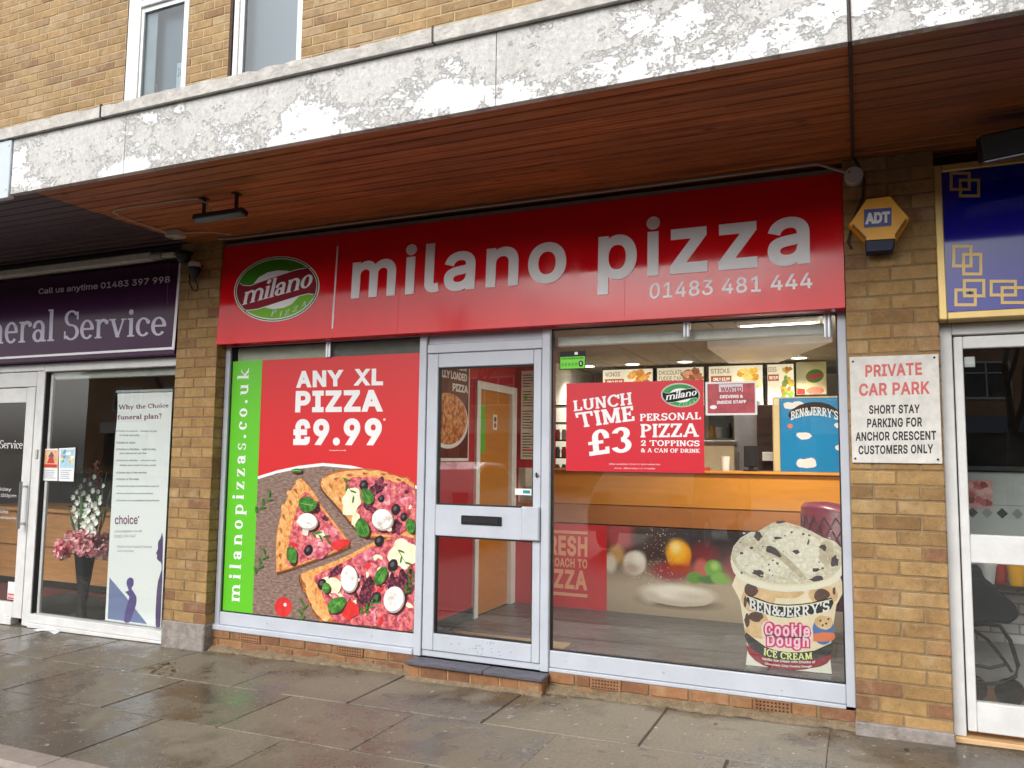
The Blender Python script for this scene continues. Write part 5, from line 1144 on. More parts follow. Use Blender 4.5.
mb = MB(); mb.box(LX-.012, LX-.009, 1.46, 1.54, 1.66, 1.79, WHT); mb.lathe([(.022, 0), (.022, .002)], (LX-.009, 1.5, 1.75), ink('mark_black', (40, 40, 40)), 14, 'x'); mb.lathe([(.022, 0), (.022, .002)], (LX-.009, 1.5, 1.70), ink('mark_red', (190, 60, 50)), 14, 'x'); mb.build('notice', it)
def menu_print(name, seed): return mk_print(name, [(.36, (120, 40, 26)), (.7, (246, 210, 140)), (.45, (186, 90, 50)), (.55, (222, 150, 84))], 30)
mp_ = thing('menu_poster', 'white framed poster of a whole pizza on the red side wall seen through the door', 'poster', (LX, .7, 1.4))
mb = MB(); mb.bbox(LX+.001, LX+.016, .30, .955, 1.395, 2.2, WPAINT, .003); mb.build('frame', mp_)
mb = MB(); mb.box(LX+.0161, LX+.018, .32, .935, 1.42, 2.18, ink('poster_dark', (96, 22, 24))); mb.build('sheet', mp_)
def side_put(mb, s, y0, y1, z0, z1, m, x, bold=.04):
    vs, fs = word(s, bold=bold); xs_ = [v[0] for v in vs]; ys_ = [v[1] for v in vs]
    mb.mesh([(x, y0+(v[0]-min(xs_))/(max(xs_)-min(xs_))*(y1-y0), z0+(v[1]-min(ys_))/(max(ys_)-min(ys_))*(z1-z0)) for v in vs], fs, m)
mb = MB(); mb.fix = False
for s, y0, y1, z in (('TRY OUR NEW', .40, .90, 2.10), ('FULLY LOADED', .40, .90, 2.02), ('PIZZA', .66, .92, 1.93)): side_put(mb, s, y0, y1, z, z+.06, WHT, LX+.0185)
mb.build('text', mp_)
PZ = menu_print('whole_pizza', 1)
mb = MB(); mb.fix = False; mb.poly([(LX+.0184, p[0], p[1]) for p in ell(.60, 1.70, .33, .21, 0, 40) if p[0] > .325], WHT); mb.poly([(LX+.0188, p[0], p[1]) for p in ell(.60, 1.715, .31, .195, 0, 40) if p[0] > .325], PZ); mb.build('pizza_picture', mp_)
mbd = thing('menu_board', 'narrow white printed price list on the red wall above the counter end', 'menu board', (1.75, CY, 1.4))
mb = MB(); mb.bbox(1.685, 1.90, CY-.012, CY+.001, 1.41, 2.205, ink('menu_white', (226, 222, 208)), .002); mb.build('board', mbd)
mb = FB(); R = random.Random(12)
for k in range(30):
    z = 2.17-.025*k
    if k in (5, 12, 20): continue
    art(mb, [(1.70, z), (1.70+R.uniform(.05, .13), z), (1.70+.1, z-.009), (1.70, z-.009)], CY-.012, 1, ink('menu_ink', (60, 56, 52))); art(mb, [(1.86, z), (1.885, z), (1.885, z-.009), (1.86, z-.009)], CY-.012, 1, ink('menu_ink', (60, 56, 52)))
art(mb, [(1.70, 1.50), (1.88, 1.50), (1.88, 1.485), (1.70, 1.485)], CY-.012, 2, RED); art(mb, ell(1.73, 1.965, .02, .02, 0, 14), CY-.012, 2, GRN); mb.build('price_list', mbd)
# counter
ct = thing('counter', 'orange wooden shop counter with a pizza dough picture across its front', 'counter', (3, CY, FZ))
mb = MB(); mb.box(LX+.002, RX-.002, CY, CY+.46, FZ, .86, ORND); mb.build('carcass', ct)
mb = MB(); mb.bbox(LX+.03, RX-.002, CY-.012, CY+.46, .87, 1.032, ORND, .004); mb.build('lower_band', ct); mb = MB(); mb.bbox(1.975, RX-.002, CY-.02, CY+.02, 1.036, 1.315, ORNG, .004); mb.build('upper_band', ct)
mb = MB(); mb.bbox(1.975, RX-.002, CY-.05, CY+.46, 1.317, 1.337, ORNG, .004); mb.build('counter_top', ct)
FYc = CY-.003
mb = MB(); mb.box(LX+.02, 2.484, FYc, CY-.0005, FZ, .858, RED); mb.build('red_panel', ct)
mb = FB(); PCH = ink('peach', (240, 170, 130))
for s, q in (('FRESH', [(1.87, .583), (2.312, .583), (2.312, .757), (1.87, .757)]), ('APPROACH TO', [(1.84, .487), (2.312, .487), (2.312, .565), (1.84, .565)]), ('PIZZA', [(1.84, .305), (2.312, .305), (2.312, .468), (1.84, .468)])): put(mb, word(s, bold=.035, track=1.1), q, FYc, 1, PCH)
art(mb, [(1.84, .775), (2.314, .775), (2.314, .8), (1.84, .8)], FYc, 1, PCH); art(mb, [(1.84, .245), (2.314, .245), (2.314, .272), (1.84, .272)], FYc, 1, PCH); mb.build('slogan', ct)
cq = crop(540, 510, 4.2667)
def soft_print(name, base, blobs, org):
    """a printed out-of-focus photograph: soft ellipses (centre, radii, softness, ink) over a ground, in the panel's own x and z"""
    g = G(name); sx = g.n('ShaderNodeSeparateXYZ'); g.l(g.tc.outputs['Object'], sx.inputs[0]); col = base
    wob = g.noise(9, 4, .6)
    for (cx, cz, rx, rz, soft, ink_) in blobs:
        dx = g.math('DIVIDE', g.math('SUBTRACT', sx.outputs['X'], cx-org[0]), rx); dz = g.math('DIVIDE', g.math('SUBTRACT', sx.outputs['Z'], cz-org[2]), rz)
        d = g.math('SQRT', g.math('ADD', g.math('MULTIPLY', dx, dx), g.math('MULTIPLY', dz, dz))); d = g.math('ADD', d, g.math('MULTIPLY', g.math('SUBTRACT', wob, .5), .25))
        col = g.mix(g.ramp(d, 1-soft, 1+soft, 1, 0), col if hasattr(col, 'is_linked') else lin(col), lin(ink_))
    k = g.ramp(g.noise(70, 4, .7), .3, .7, .93, 1.06); vm = g.n('ShaderNodeVectorMath', operation='SCALE'); g.l(col, vm.inputs[0]); g.l(k, vm.inputs['Scale']); g.l(vm.outputs[0], g.b.inputs['Base Color']); g.b.inputs['Roughness'].default_value = .35; return g.m
def bl(px_, py_, rx, ry, soft, c):
    p = at(*cq((px_, py_)), FYc); return (p.x, p.z, rx*.00172, ry*.00165, soft, c)
BL = [(3.4, .30, 2.2, .22, .45, (178, 160, 136)), (3.4, .12, 2.2, .12, .6, (160, 142, 118)), bl(340, 100, 70, 80, .35, (170, 70, 72)), bl(460, 110, 70, 60, .5, (70, 52, 46)), bl(720, 110, 200, 50, .4, (52, 46, 50)), bl(700, 200, 60, 60, .5, (120, 44, 50)),
      bl(325, 190, 40, 44, .35, (196, 150, 92)), bl(300, 226, 30, 44, .35, (214, 202, 188)), bl(404, 226, 56, 58, .14, (222, 212, 200)), bl(388, 250, 40, 28, .5, (186, 166, 148)), bl(420, 206, 26, 26, .7, (240, 234, 226)),
      bl(560, 262, 100, 44, .35, (148, 44, 50)), bl(592, 196, 58, 72, .08, (222, 120, 24)), bl(588, 178, 50, 54, .35, (246, 182, 44)), bl(580, 160, 22, 24, .7, (254, 226, 140)), bl(600, 252, 60, 22, .5, (170, 60, 30)),
      bl(688, 250, 32, 46, .3, (196, 96, 88)), bl(740, 250, 40, 40, .15, (110, 166, 62)), bl(660, 290, 38, 28, .12, (96, 150, 52)), bl(716, 298, 46, 20, .3, (72, 120, 40)), bl(770, 292, 44, 28, .14, (128, 176, 74)), bl(745, 240, 16, 18, .6, (170, 206, 110)), bl(860, 250, 70, 60, .4, (150, 60, 56)),
      bl(590, 396, 180, 30, .3, (112, 92, 72)), bl(588, 366, 170, 50, .04, (200, 186, 166)), bl(584, 352, 150, 36, .35, (240, 233, 220)), bl(470, 372, 40, 26, .6, (206, 192, 174)), bl(660, 372, 70, 20, .7, (210, 196, 178))]
mb = MB(); mb.box(2.485, RX-.01, FYc, CY-.0005, FZ, .858, soft_print('dough_photo', (70, 48, 48), BL, (3, CY, FZ))); mb.build('picture_panel', ct)
def ramp_print(name, a, b, sc): return mk_print(name, [(.3, a), (.7, b), (.5, tuple((x+y)//2 for x, y in zip(a, b)))], sc)
mb = FB(); R = random.Random(6)
for k in range(170):
    x, y = 470+R.gauss(0, 40)+R.uniform(0, 90), R.uniform(74, 316); art(mb, ell(x, y, R.uniform(.8, 2.6), R.uniform(.8, 2.6), 0, 6), FYc, 1, ink('flour', (226, 216, 200)), cq)
mb.build('flour_specks', ct)
# lit menu boxes over the back
LBY = 3.5
def lightbox(px0, px1, ptop, label, title, sub, pic, grp='lit menu boxes over the counter'):
    a_, b_ = at(px0, ptop, LBY), at(px1, ptop-1, LBY); zt = min(a_.z, CZ-.02); t = thing('menu_lightbox', label, 'menu light box', (a_.x, LBY, zt-.42), grp)
    mb = MB(); mb.bbox(a_.x, b_.x-.012, LBY, LBY+.08, zt-.42, zt, BLACK, .004); mb.box(a_.x+.1, a_.x+.11, LBY+.03, LBY+.04, zt, CZ, CHROME); mb.box(b_.x-.12, b_.x-.11, LBY+.03, LBY+.04, zt, CZ, CHROME); mb.build('case', t)
    mb = MB(); mb.box(a_.x+.012, b_.x-.024, LBY-.003, LBY-.0005, zt-.41, zt-.012, mt('lit_panel', (250, 244, 220), .4, var=.02, emit=.36)); mb.build('lit_panel', t)
    w = b_.x-a_.x; mb = FB(); y = LBY-.003; tx = mt('lit_text', (150, 110, 70), .5, emit=.25); oc = mt('lit_label', (176, 84, 48), .5, emit=.35)
    n = len(title)
    for i, s in enumerate(title): put(mb, word(s, bold=.005), [(a_.x+.06*w, zt-.085-.062*i), (a_.x+(.12+.045*len(s))*w, zt-.085-.062*i), (a_.x+(.12+.045*len(s))*w, zt-.038-.062*i), (a_.x+.06*w, zt-.038-.062*i)], y, 1, tx)
    zz = zt-.1-.062*(n-1)
    mb.box(a_.x+.06*w, a_.x+.42*w, y-.0008, y, zz-.075, zz-.012, oc); put(mb, word(sub, bold=.02), [(a_.x+.1*w, zz-.06), (a_.x+.39*w, zz-.06), (a_.x+.39*w, zz-.028), (a_.x+.1*w, zz-.028)], y-.0008, 1, mt('lit_white', (240, 236, 220), .5, emit=.9)); mb.build('menu_text', t)
    mb = FB(); R = random.Random(int(px0)); mats = [mt('lit_%s%d' % (pic, i), c, .5, emit=.45, var=.25, scale=26) for i, c in enumerate({'chicken': [(206, 130, 50), (226, 164, 80), (180, 100, 36)], 'cake': [(176, 110, 70), (206, 150, 110), (140, 80, 50)], 'chips': [(236, 190, 60), (222, 160, 44), (240, 206, 110)], 'salad': [(120, 150, 60), (200, 170, 70), (170, 110, 50)]}[pic])]
    for k in range(26): art(mb, ell(a_.x+w*R.uniform(.55, .86), zt-.03-R.uniform(.02, .3), w*R.uniform(.05, .11), R.uniform(.018, .04), R.uniform(-40, 40), 12, .2, k), y, 1+k*.2, R.choice(mats))
    mb.build('food_picture', t); return t
lightbox(602, 655, 366, 'lit menu box picturing golden fried chicken, leftmost of the row', ['WINGS'], 'ONLY \u00a32.99', 'chicken')
lightbox(656, 706, 365, 'lit menu box reading chocolate fudge cake', ['CHOCOLATE', 'FUDGE CAKE'], 'ONLY \u00a32.49', 'cake')
lightbox(707.5, 765, 362, 'lit menu box reading sticks with yellow fries', ['STICKS'], 'ONLY \u00a32.99', 'chips')
lightbox(766, 796, 362, 'narrow lit menu box with a green price label beside the pizza box sign', ['SIDES'], 'ONLY \u00a31.99', 'salad')
pb = thing('picture_sign', 'pale green sign picturing pizza boxes with an oval badge at the back right', 'sign', (4.3, LBY, 2.0))
a_, b_ = at(796.5, 395, LBY), at(826, 361, LBY)
mb = MB(); mb.bbox(a_.x, b_.x, LBY, LBY+.05, a_.z, min(b_.z, CZ-.01), ink('box_sign', (206, 204, 164), var=.1), .004); mb.build('panel', pb)
mb = FB(); w, h = b_.x-a_.x, b_.z-a_.z; art(mb, [(a_.x+.3*w, a_.z+.1*h), (a_.x+.96*w, a_.z+.02*h), (a_.x+.98*w, a_.z+.72*h), (a_.x+.34*w, a_.z+.8*h)], LBY, 1, ink('box_tan', (222, 206, 160))); art(mb, ell(a_.x+.62*w, a_.z+.56*h, .3*w, .2*h, 12, 24), LBY, 2, EMG); art(mb, ell(a_.x+.62*w, a_.z+.55*h, .27*w, .09*h, 14, 20), LBY, 3, ink('badge_red', (170, 40, 40)))
art(mb, ell(a_.x+.62*w, a_.z+.12*h, .3*w, .12*h, 0, 20), LBY, 2, ink('pizza_pink', (206, 120, 100), var=.3, scale=30)); art(mb, [(a_.x+.02*w, a_.z+.02*h), (a_.x+.3*w, a_.z+.02*h), (a_.x+.28*w, a_.z+.18*h), (a_.x+.02*w, a_.z+.2*h)], LBY, 2, ink('badge_red', (170, 40, 40))); mb.build('print', pb)
# lamps that are on
DLY = 3.12
lamp_on = mt('lamp_diffuser', (255, 250, 236), .5, var=0, emit=9)
for (x, y), lab in zip([(588, 365.5), (632.5, 363.5), (685, 361), (740, 359.5), (799, 357)], ('leftmost downlight in the shop ceiling behind the rating sticker', 'round downlight above the fried chicken menu box', 'round downlight above the chocolate fudge cake menu box', 'round downlight above the sticks menu box', 'rightmost downlight above the pizza box sign')):
    p = atz(x, y, CZ); t = thing('downlight', lab, 'downlight', (p.x, p.y, CZ), 'downlights in the pizza shop ceiling')
    mb = MB(); mb.lathe([(.085, -.002), (.088, -.01), (.07, -.012), (.068, -.001)], (p.x, p.y, CZ), WPAINT, 28, cap=False); mb.build('rim', t)
    mb = MB(); mb.lathe([(.069, -.004), (.066, -.008)], (p.x, p.y, CZ), lamp_on, 28); mb.build('diffuser', t)
    l = bpy.data.lights.new('downlight_lamp', 'AREA'); l.shape = 'DISK'; l.size = .12; l.energy = 6; l.spread = math.radians(110); l.color = (1, .93, .82); lo = bpy.data.objects.new('lamp', l); COL.objects.link(lo); lo.parent = t; lo.location = (0, 0, -.02)
sl_ = thing('strip_light', 'lit white strip light on the ceiling just inside the right window', 'strip light', (4, 1.05, CZ))
p0, p1 = atz(742, 323.5, CZ), atz(815, 318.5, CZ)
mb = MB(); mb.bbox(p0.x-.03, p1.x+.03, 1.0, 1.1, CZ-.03, CZ, WPAINT, .006); mb.build('fitting', sl_)
mb = MB(); mb.box(p0.x, p1.x, 1.02, 1.08, CZ-.036, CZ-.0305, mt('strip_diffuser', (255, 252, 244), .5, var=0, emit=7)); mb.build('diffuser', sl_)
l = bpy.data.lights.new('strip_lamp', 'AREA'); l.shape = 'RECTANGLE'; l.size = .45; l.size_y = .06; l.energy = 36; l.color = (1, .95, .87); lo = bpy.data.objects.new('lamp', l); COL.objects.link(lo); lo.parent = sl_; lo.location = ((p0.x+p1.x)/2-4, 0, -.045)
mb = MB(); mb.mesh([(3.345, 1.89, CZ-.06), (4.3, 1.84, CZ-.06), (3.79, 3.1, CZ-.06), (3.35, 3.05, CZ-.06), (3.345, 1.89, CZ-.001), (4.3, 1.84, CZ-.001), (3.79, 3.1, CZ-.001), (3.35, 3.05, CZ-.001)], [(0, 1, 2, 3), (0, 4, 5, 1), (1, 5, 6, 2), (2, 6, 7, 3), (3, 7, 4, 0)], WPAINT)
tag(mb.build('ceiling_bulkhead'), 'white tapering boxed bulkhead on the shop ceiling between the downlights', 'bulkhead')
# kitchen behind the counter
fz = thing('freezer', 'bright blue ice cream freezer with white clouds and a cream edge behind the counter', 'freezer', (4.1, 2.45, FZ)); YZ = 2.42
a_, b_, c_ = at(781, 474, YZ), at(772, 397, YZ), at(842, 398, YZ)
mb = MB(); mb.bbox(b_.x, RX-.01, YZ, YZ+.5, FZ, b_.z, CREAM, .012); mb.build('cabinet', fz)
BLU = ink('ice_blue', (22, 136, 196), .25); mb = MB(); mb.bbox(a_.x, RX-.015, YZ-.03, YZ-.001, FZ+.1, b_.z-.015, BLU, .006); d_ = mb.build('freezer_door', fz)
mb = FB(); yz = YZ-.03; cz2 = crop(690, 310, 6.4); cz3 = crop(690, 420, 5.4875)
for (x, y, rx, ry, c) in ((628, 605, 30, 16, cz2), (640, 615, 40, 20, cz2), (690, 600, 40, 16, cz2), (628, 88, 40, 20, cz3), (604, 82, 20, 14, cz3), (640, 240, 58, 26, cz3), (610, 236, 26, 22, cz3), (660, 226, 30, 18, cz3), (815, 30, 20, 14, cz3), (818, 152, 22, 16, cz3), (945, 735, 22, 14, cz2)): art(mb, ell(x, y, rx, ry, 0, 16, .1), yz, 1, WHT, c)
art(mb, ell(641, 743, 18, 15, 0, 14), yz, 1, ink('balloon', (214, 120, 110)), cz2); mb.build('clouds', d_)
mb = FB()
def archw(u, v): return u, v+(-(2*u-1)**2*.55)
band = [(632, 660), (700, 608), (800, 588), (890, 604), (956, 652), (950, 692), (890, 652), (800, 640), (712, 654), (644, 692)]
art(mb, band, yz, 2, INKB, cz2, 2); put(mb, word("BEN&JERRY'S", 'slab'), pts2([(646, 676), (948, 676), (948, 620), (646, 620)], yz, cz2), yz, 3, WHT, warp=archw); mb.build('lettering', d_)
mb = MB(); mb.box(b_.x+.01, a_.x-.006, YZ-.012, YZ, 1.2, 1.9, ink('cream_edge', (226, 204, 150))); mb.build('edge_trim', fz)
def kbox(name, label, cat, px0, px1, py0, py1, Y, d, m, extra=None, z0=None):
    p, q = at(px0, py1, Y), at(px1, py0, Y); t = thing(name, label, cat, (p.x, Y, z0 if z0 is not None else p.z)); mb = MB(); mb.bbox(p.x, q.x, Y, Y+d, z0 if z0 is not None else p.z, q.z, m, .006); mb.build('body', t); return t, p, q
t, p, q = kbox('fridge', 'grey steel fridge standing behind the counter left of the dark oven', 'fridge', 735, 758, 400, 470, 3.3, .6, mt('steel_fridge', (150, 152, 156), .35, .6, var=.1), z0=FZ)
mb = MB(); mb.tube([(p.x+.03, 3.27, 1.0), (p.x+.03, 3.27, 1.5)], .012, CHROME); mb.build('handle', t)
t, p, q = kbox('oven', 'dark brown oven column with a white rack beside the blue freezer', 'oven', 757.5, 776, 405, 470, 2.95, .6, mt('dark_brown_brick', (64, 42, 34), .7, var=.3, scale=30), z0=FZ)
mb = MB(); 
for k in range(7): mb.box(p.x+.01, q.x-.01, 2.942, 2.949, 1.3+.09*k, 1.306+.09*k, BLACKM)
mb.build('grooves', t); mb = MB(); mb.bbox(p.x+.06, q.x-.01, 2.8, 2.94, 1.42, 1.5, WPAINT, .004); mb.build('rack', t)
t, p, q = kbox('worktop_unit', 'pale cream kitchen unit seen below the wanted notice', 'kitchen unit', 700, 734, 445, 475, 3.2, .6, CREAM, z0=FZ)
mb = MB(); mb.bbox(p.x-.02, q.x+.02, 3.17, 3.82, q.z, q.z+.04, mt('worktop', (120, 112, 104), .4), .004); mb.build('worktop', t)
t, p, q = kbox('tall_cabinet', 'tall grey kitchen cabinet with a dark window at the back of the shop', 'cabinet', 556, 605, 371, 480, 4.2, .5, mt('grey_cabinet', (150, 148, 138), .6), z0=FZ)
mb = MB(); mb.bbox(p.x+.15, p.x+.5, 4.18, 4.199, 1.8, 2.15, mt('bottle_green', (60, 70, 62), .3), .004); mb.build('panel', t)
shf = thing('shelving_unit', 'dark wire shelving holding small jars at the left end of the counter', 'shelves', (2.1, 2.6, FZ)); p, q = at(553, 470, 2.6), at(572, 395, 2.6)
for k in range(5):
    mb = MB(); mb.bbox(p.x-.1, q.x, 2.6, 2.9, 1.25+k*.17, 1.262+k*.17, BLACKM, .002); mb.build('shelf', shf)
for x in (p.x-.1, q.x-.015):
    for y in (2.6, 2.885): mb = MB(); mb.box(x, x+.015, y, y+.015, FZ, 2.0, BLACKM); mb.build('post', shf)
R = random.Random(3)
for k in range(3):
    for i in range(4):
        x = p.x-.04+i*.065; z = 1.262+k*.17; mb = MB(); mb.lathe([(.024, 0), (.026, .07), (.018, .085), (.02, .1)], (x, 2.66, z), mt('jar%d' % ((i+k) % 4), [(180, 176, 166), (120, 106, 92), (84, 78, 74), (160, 60, 50)][(i+k) % 4], .4), 12); tag(mb.build('jar'), 'small jar on the dark wire shelving behind the counter', 'jar', 'jars on the wire shelving')
t, p, q = kbox('till', 'small black till screen on the counter beside the oven', 'till', 744, 757, 446, 467, 2.15, .03, BLACK)
mb = MB(); mb.bbox((p.x+q.x)/2-.02, (p.x+q.x)/2+.02, 2.16, 2.2, 1.338, p.z+.02, BLACK, .004); mb.bbox(p.x, q.x, 2.1, 2.26, 1.338, 1.35, BLACK, .004); mb.build('stand', t)
wsf = MB(); p, q = at(706, 440, 4.0), at(736, 437, 4.0); wsf.bbox(p.x, q.x, 4.0, 4.2, p.z, p.z+.02, mt('steel_shelf', (170, 172, 176), .35, .7), .003); tag(wsf.build('wall_shelf'), 'steel wall shelf at the back of the kitchen under the wanted notice', 'shelf')
for k, (dx, h, r, c, lab) in enumerate(((.05, .14, .03, (196, 150, 40), 'yellow bottle on the steel kitchen shelf'), (.13, .11, .045, (206, 206, 204), 'white tub on the steel kitchen shelf'), (.24, .16, .028, (60, 44, 36), 'dark brown bottle on the steel kitchen shelf'), (.33, .09, .04, (150, 60, 44), 'red tub on the steel kitchen shelf'))):
    mb = MB(); mb.lathe([(r, 0), (r, h*.65), (r*.5, h*.8), (r*.45, h)] if 'bottle' in lab else [(r*.9, 0), (r, h), (r*1.05, h), (r*1.05, h*1.08)], (p.x+dx, 4.08, p.z+.021), mt('shelf_item%d' % k, c, .4), 14); tag(mb.build('bottle' if 'bottle' in lab else 'tub'), lab, 'bottle' if 'bottle' in lab else 'tub')
t, p, q = kbox('kitchen_window', 'small pale blue window in the back wall of the kitchen', 'window', 709, 733, 412, 438, 4.85, .04, mt('pale_window', (150, 168, 180), .3))
mb = MB()
for (a_, b_, c_, d_) in ((p.x-.03, q.x+.03, q.z, q.z+.04), (p.x-.03, q.x+.03, p.z-.04, p.z), (p.x-.04, p.x, p.z, q.z), (q.x, q.x+.04, p.z, q.z)): mb.bbox(a_, b_, 4.83, 4.88, c_, d_, WPAINT, .004)
mb.build('frame', t)
stk = MB(); p = at(690, 466, 2.1)
lf = MB(); lf.bbox(3.2, 3.31, 2.02, 2.17, 1.3375, 1.362, ink('leaflet', (206, 60, 50), var=.1), .001); tag(lf.build('leaflets'), 'short stack of red takeaway leaflets on the counter', 'leaflets')
cp_ = MB(); cp_.lathe([(.03, 0), (.04, .11), (.042, .112), (.042, .118)], (3.44, 2.12, 1.3375), mt('paper_cup', (226, 222, 214), .6), 18); tag(cp_.build('paper_cup'), 'white paper cup on the counter beside the leaflets', 'cup')
# tub chair
ch = thing('tub_chair', 'dark red quilted tub chair behind the ice cream cutout', 'chair', (4.22, 1.3, FZ)); QUI = mt('red_leather', (96, 24, 42), .35, var=.15)
mb = MB(); n = 20; vs = []; ccx, ccy, rx_ = 4.30, 1.28, .2
a0 = at(803, 520, 1.25)
ccx = a0.x+.27
for i in range(n+1):
    t = math.radians(20+320*i/n)-math.pi/2+math.pi; tt = abs(i/n-.5)*2; zt = 1.14-.28*max(0, tt-.45)
    for (r, z) in ((.30, .45), (.31, zt-.03), (.285, zt), (.25, zt-.02), (.24, .55)): vs.append((ccx+r*math.sin(t)*.92, ccy-r*math.cos(t)*.8, z))
mb.mesh(vs, [(5*i+j, 5*i+j+1, 5*i+j+6, 5*i+j+5) for i in range(n) for j in range(4)], QUI); mb.build('backrest', ch, smooth=True)
mb = MB()
for i in range(n):
    for k in range(4):
        for (ia, ib) in ((i, i+1), (i+1, i)):
            def P_(ii, kk):
                t = math.radians(20+320*ii/n)-math.pi/2+math.pi; return (ccx+.312*math.sin(t)*.92, ccy-.312*math.cos(t)*.8, .5+kk*.14)
            mb.tube([P_(ia, k), P_(ib, k+1)], .005, mt('quilt_seam', (70, 14, 26), .5), 4, cap=False)
mb.build('quilting', ch)
mb = MB(); mb.lathe([(.24, .45), (.25, .5), (.24, .56), (.0, .58)], (ccx, ccy, 0), QUI, 24, cap=False); mb.build('seat', ch, smooth=True)
for sx in (-1, 1):
    for sy in (-1, 1): mb = MB(); mb.tube([(ccx+sx*.16, ccy+sy*.14, .46), (ccx+sx*.19, ccy+sy*.17, FZ)], [.018, .012], BLACKM, 8); mb.build('leg', ch)
mb = MB(); mb.bbox(1.74, 2.62, .13, .62, FZ+.001, FZ+.012, mt('coir_mat', (150, 122, 82), .95, var=.25, scale=80, bump=.5, bscale=300), .003); tag(mb.build('doormat'), 'tan coir doormat just inside the pizza shop door', 'doormat')

# ------------------------------------------------------------------ ice cream cutout
TY = .61
tb = thing('standee', 'cardboard cutout of a cookie dough ice cream tub standing inside the right window', 'cutout', (4.03, TY, FZ)); ct_ = crop(700, 510, 3.4882)
edge = [(107, 165), (116, 128), (140, 98), (178, 76), (200, 78), (222, 66), (250, 46), (278, 40), (300, 44), (350, 58), (392, 76), (428, 96), (470, 110), (492, 132), (502, 178), (496, 210), (484, 250), (474, 330), (462, 420), (452, 500), (460, 572), (310, 556), (160, 540), (166, 480), (156, 420), (140, 320), (128, 224), (112, 196)]
EP = pts2(edge, TY, ct_)
mb = MB(); mb.prism(EP, TY, TY+.006, ink('card_white', (226, 222, 210))); mb.build('card', tb)
mb = MB(); mb.prism([(3.95, FZ), (4.12, FZ), (4.12, .6), (4.06, .75), (4.0, .75)], TY+.0065, TY+.012, ink('card_white', (226, 222, 210))); mb.box(3.96, 4.11, TY+.007, TY+.22, FZ, FZ+.004, ink('card_white', (226, 222, 210))); mb.build('strut', tb)
mb = FB()
def D(pts, l, m, sm=2): art(mb, pts, TY, l, m, ct_, sm)
def rag(cx, cy, rx, ry, ro, jit=.3, n=12): return ell(cx, cy, rx, ry, ro, n, jit)
ICE = ramp_print('ice_cream', (180, 166, 140), (244, 238, 222), 34); ICE2 = ramp_print('ice_cream_light', (208, 196, 172), (250, 247, 236), 40); ICS = ramp_print('ice_cream_fold', (170, 156, 132), (206, 192, 166), 24)
BODY = ramp_print('tub_cream', (226, 204, 168), (246, 232, 208), 6); CHOC = ramp_print('chocolate_chunk', (36, 28, 30), (70, 54, 50), 20); COOK = ramp_print('cookie_tan', (206, 160, 110), (236, 204, 160), 10)
D([(128, 220), (488, 232), (476, 330), (462, 420), (454, 492), (440, 530), (380, 552), (310, 556), (230, 546), (172, 500), (160, 430), (142, 320)], 1, BODY)
D([(110, 168), (140, 220), (210, 252), (300, 266), (400, 258), (470, 230), (500, 180), (503, 200), (480, 248), (404, 276), (300, 286), (206, 270), (134, 238), (110, 196)], 4, ink('tub_rim', (238, 232, 216)), 2)
D([(110, 172), (120, 130), (150, 96), (196, 78), (240, 52), (280, 42), (340, 56), (400, 80), (440, 102), (484, 122), (500, 170), (480, 214), (410, 250), (300, 260), (210, 246), (140, 214)], 2, ICE, 3)
D([(220, 90), (260, 60), (310, 60), (370, 80), (420, 110), (440, 150), (430, 200), (390, 226), (350, 210), (300, 160), (250, 120)], 2.4, ICE2, 3); D([(225, 128), (260, 130), (310, 170), (352, 214), (372, 240), (350, 236), (300, 190), (250, 150)], 2.8, ICS, 2); D(rag(180, 180, 50, 40, 20, .15), 2.5, ICE2, 2); D(rag(258, 200, 50, 30, 0, .2), 2.5, ICE2); D(rag(440, 150, 30, 40, 0, .2), 2.5, ICS)
for (x, y, rx, ry, ro) in ((203, 92, 13, 15, 0), (252, 143, 30, 12, 28), (336, 146, 11, 8, 0), (180, 132, 6, 5, 0), (430, 130, 14, 10, 30), (470, 180, 14, 20, 10), (204, 222, 20, 11, 20), (280, 42, 16, 5, 0), (270, 98, 14, 5, 0), (404, 208, 16, 6, 0), (408, 240, 24, 9, -5), (378, 112, 4, 12, 20), (145, 150, 6, 5, 0), (360, 84, 5, 4, 0), (320, 78, 4, 4, 0), (270, 186, 5, 4, 0), (240, 190, 4, 3, 0)): D(rag(x, y, rx, ry, ro), 3.2, CHOC)
R = random.Random(15)
for k in range(46): D(rag(R.uniform(140, 470), R.uniform(70, 240), R.uniform(1.5, 5), R.uniform(1.5, 4), 0), 3, R.choice([ICS, ICE2, CHOC, ICE2, ICS]))
for (x, y, rx, ry) in ((200, 310, 60, 50), (430, 300, 50, 36), (200, 400, 44, 50), (300, 290, 60, 18)): D(rag(x, y, rx, ry, 0, .12), 1.5, COOK)
for (x, y, rx, ry, ro) in ((178, 280, 22, 26, -30), (424, 296, 30, 20, -20), (196, 372, 24, 18, 10), (164, 384, 9, 22, 0), (468, 282, 5, 14, 0), (158, 320, 6, 20, 0)): D(rag(x, y, rx, ry, ro, .15), 2, ramp_print('chip_brown', (58, 30, 24), (104, 62, 46), 14))
D([(166, 296), (240, 322), (310, 330), (390, 322), (460, 306), (456, 346), (390, 364), (310, 376), (240, 366), (176, 340)], 3, INKB); D([(168, 300), (240, 326), (310, 334), (390, 326), (456, 311), (455, 314), (390, 330), (310, 338), (240, 330), (168, 304)], 3.4, CREAM)
def sag(u, v): return u, v-(1-(2*u-1)**2)*.62
def sag2(u, v): return u, v-(1-(2*u-1)**2)*.5
put(mb, word("BEN&JERRY'S", 'slab'), pts2([(172, 346), (452, 352), (452, 314), (172, 306)], TY, ct_), TY, 4, WHT, warp=sag)
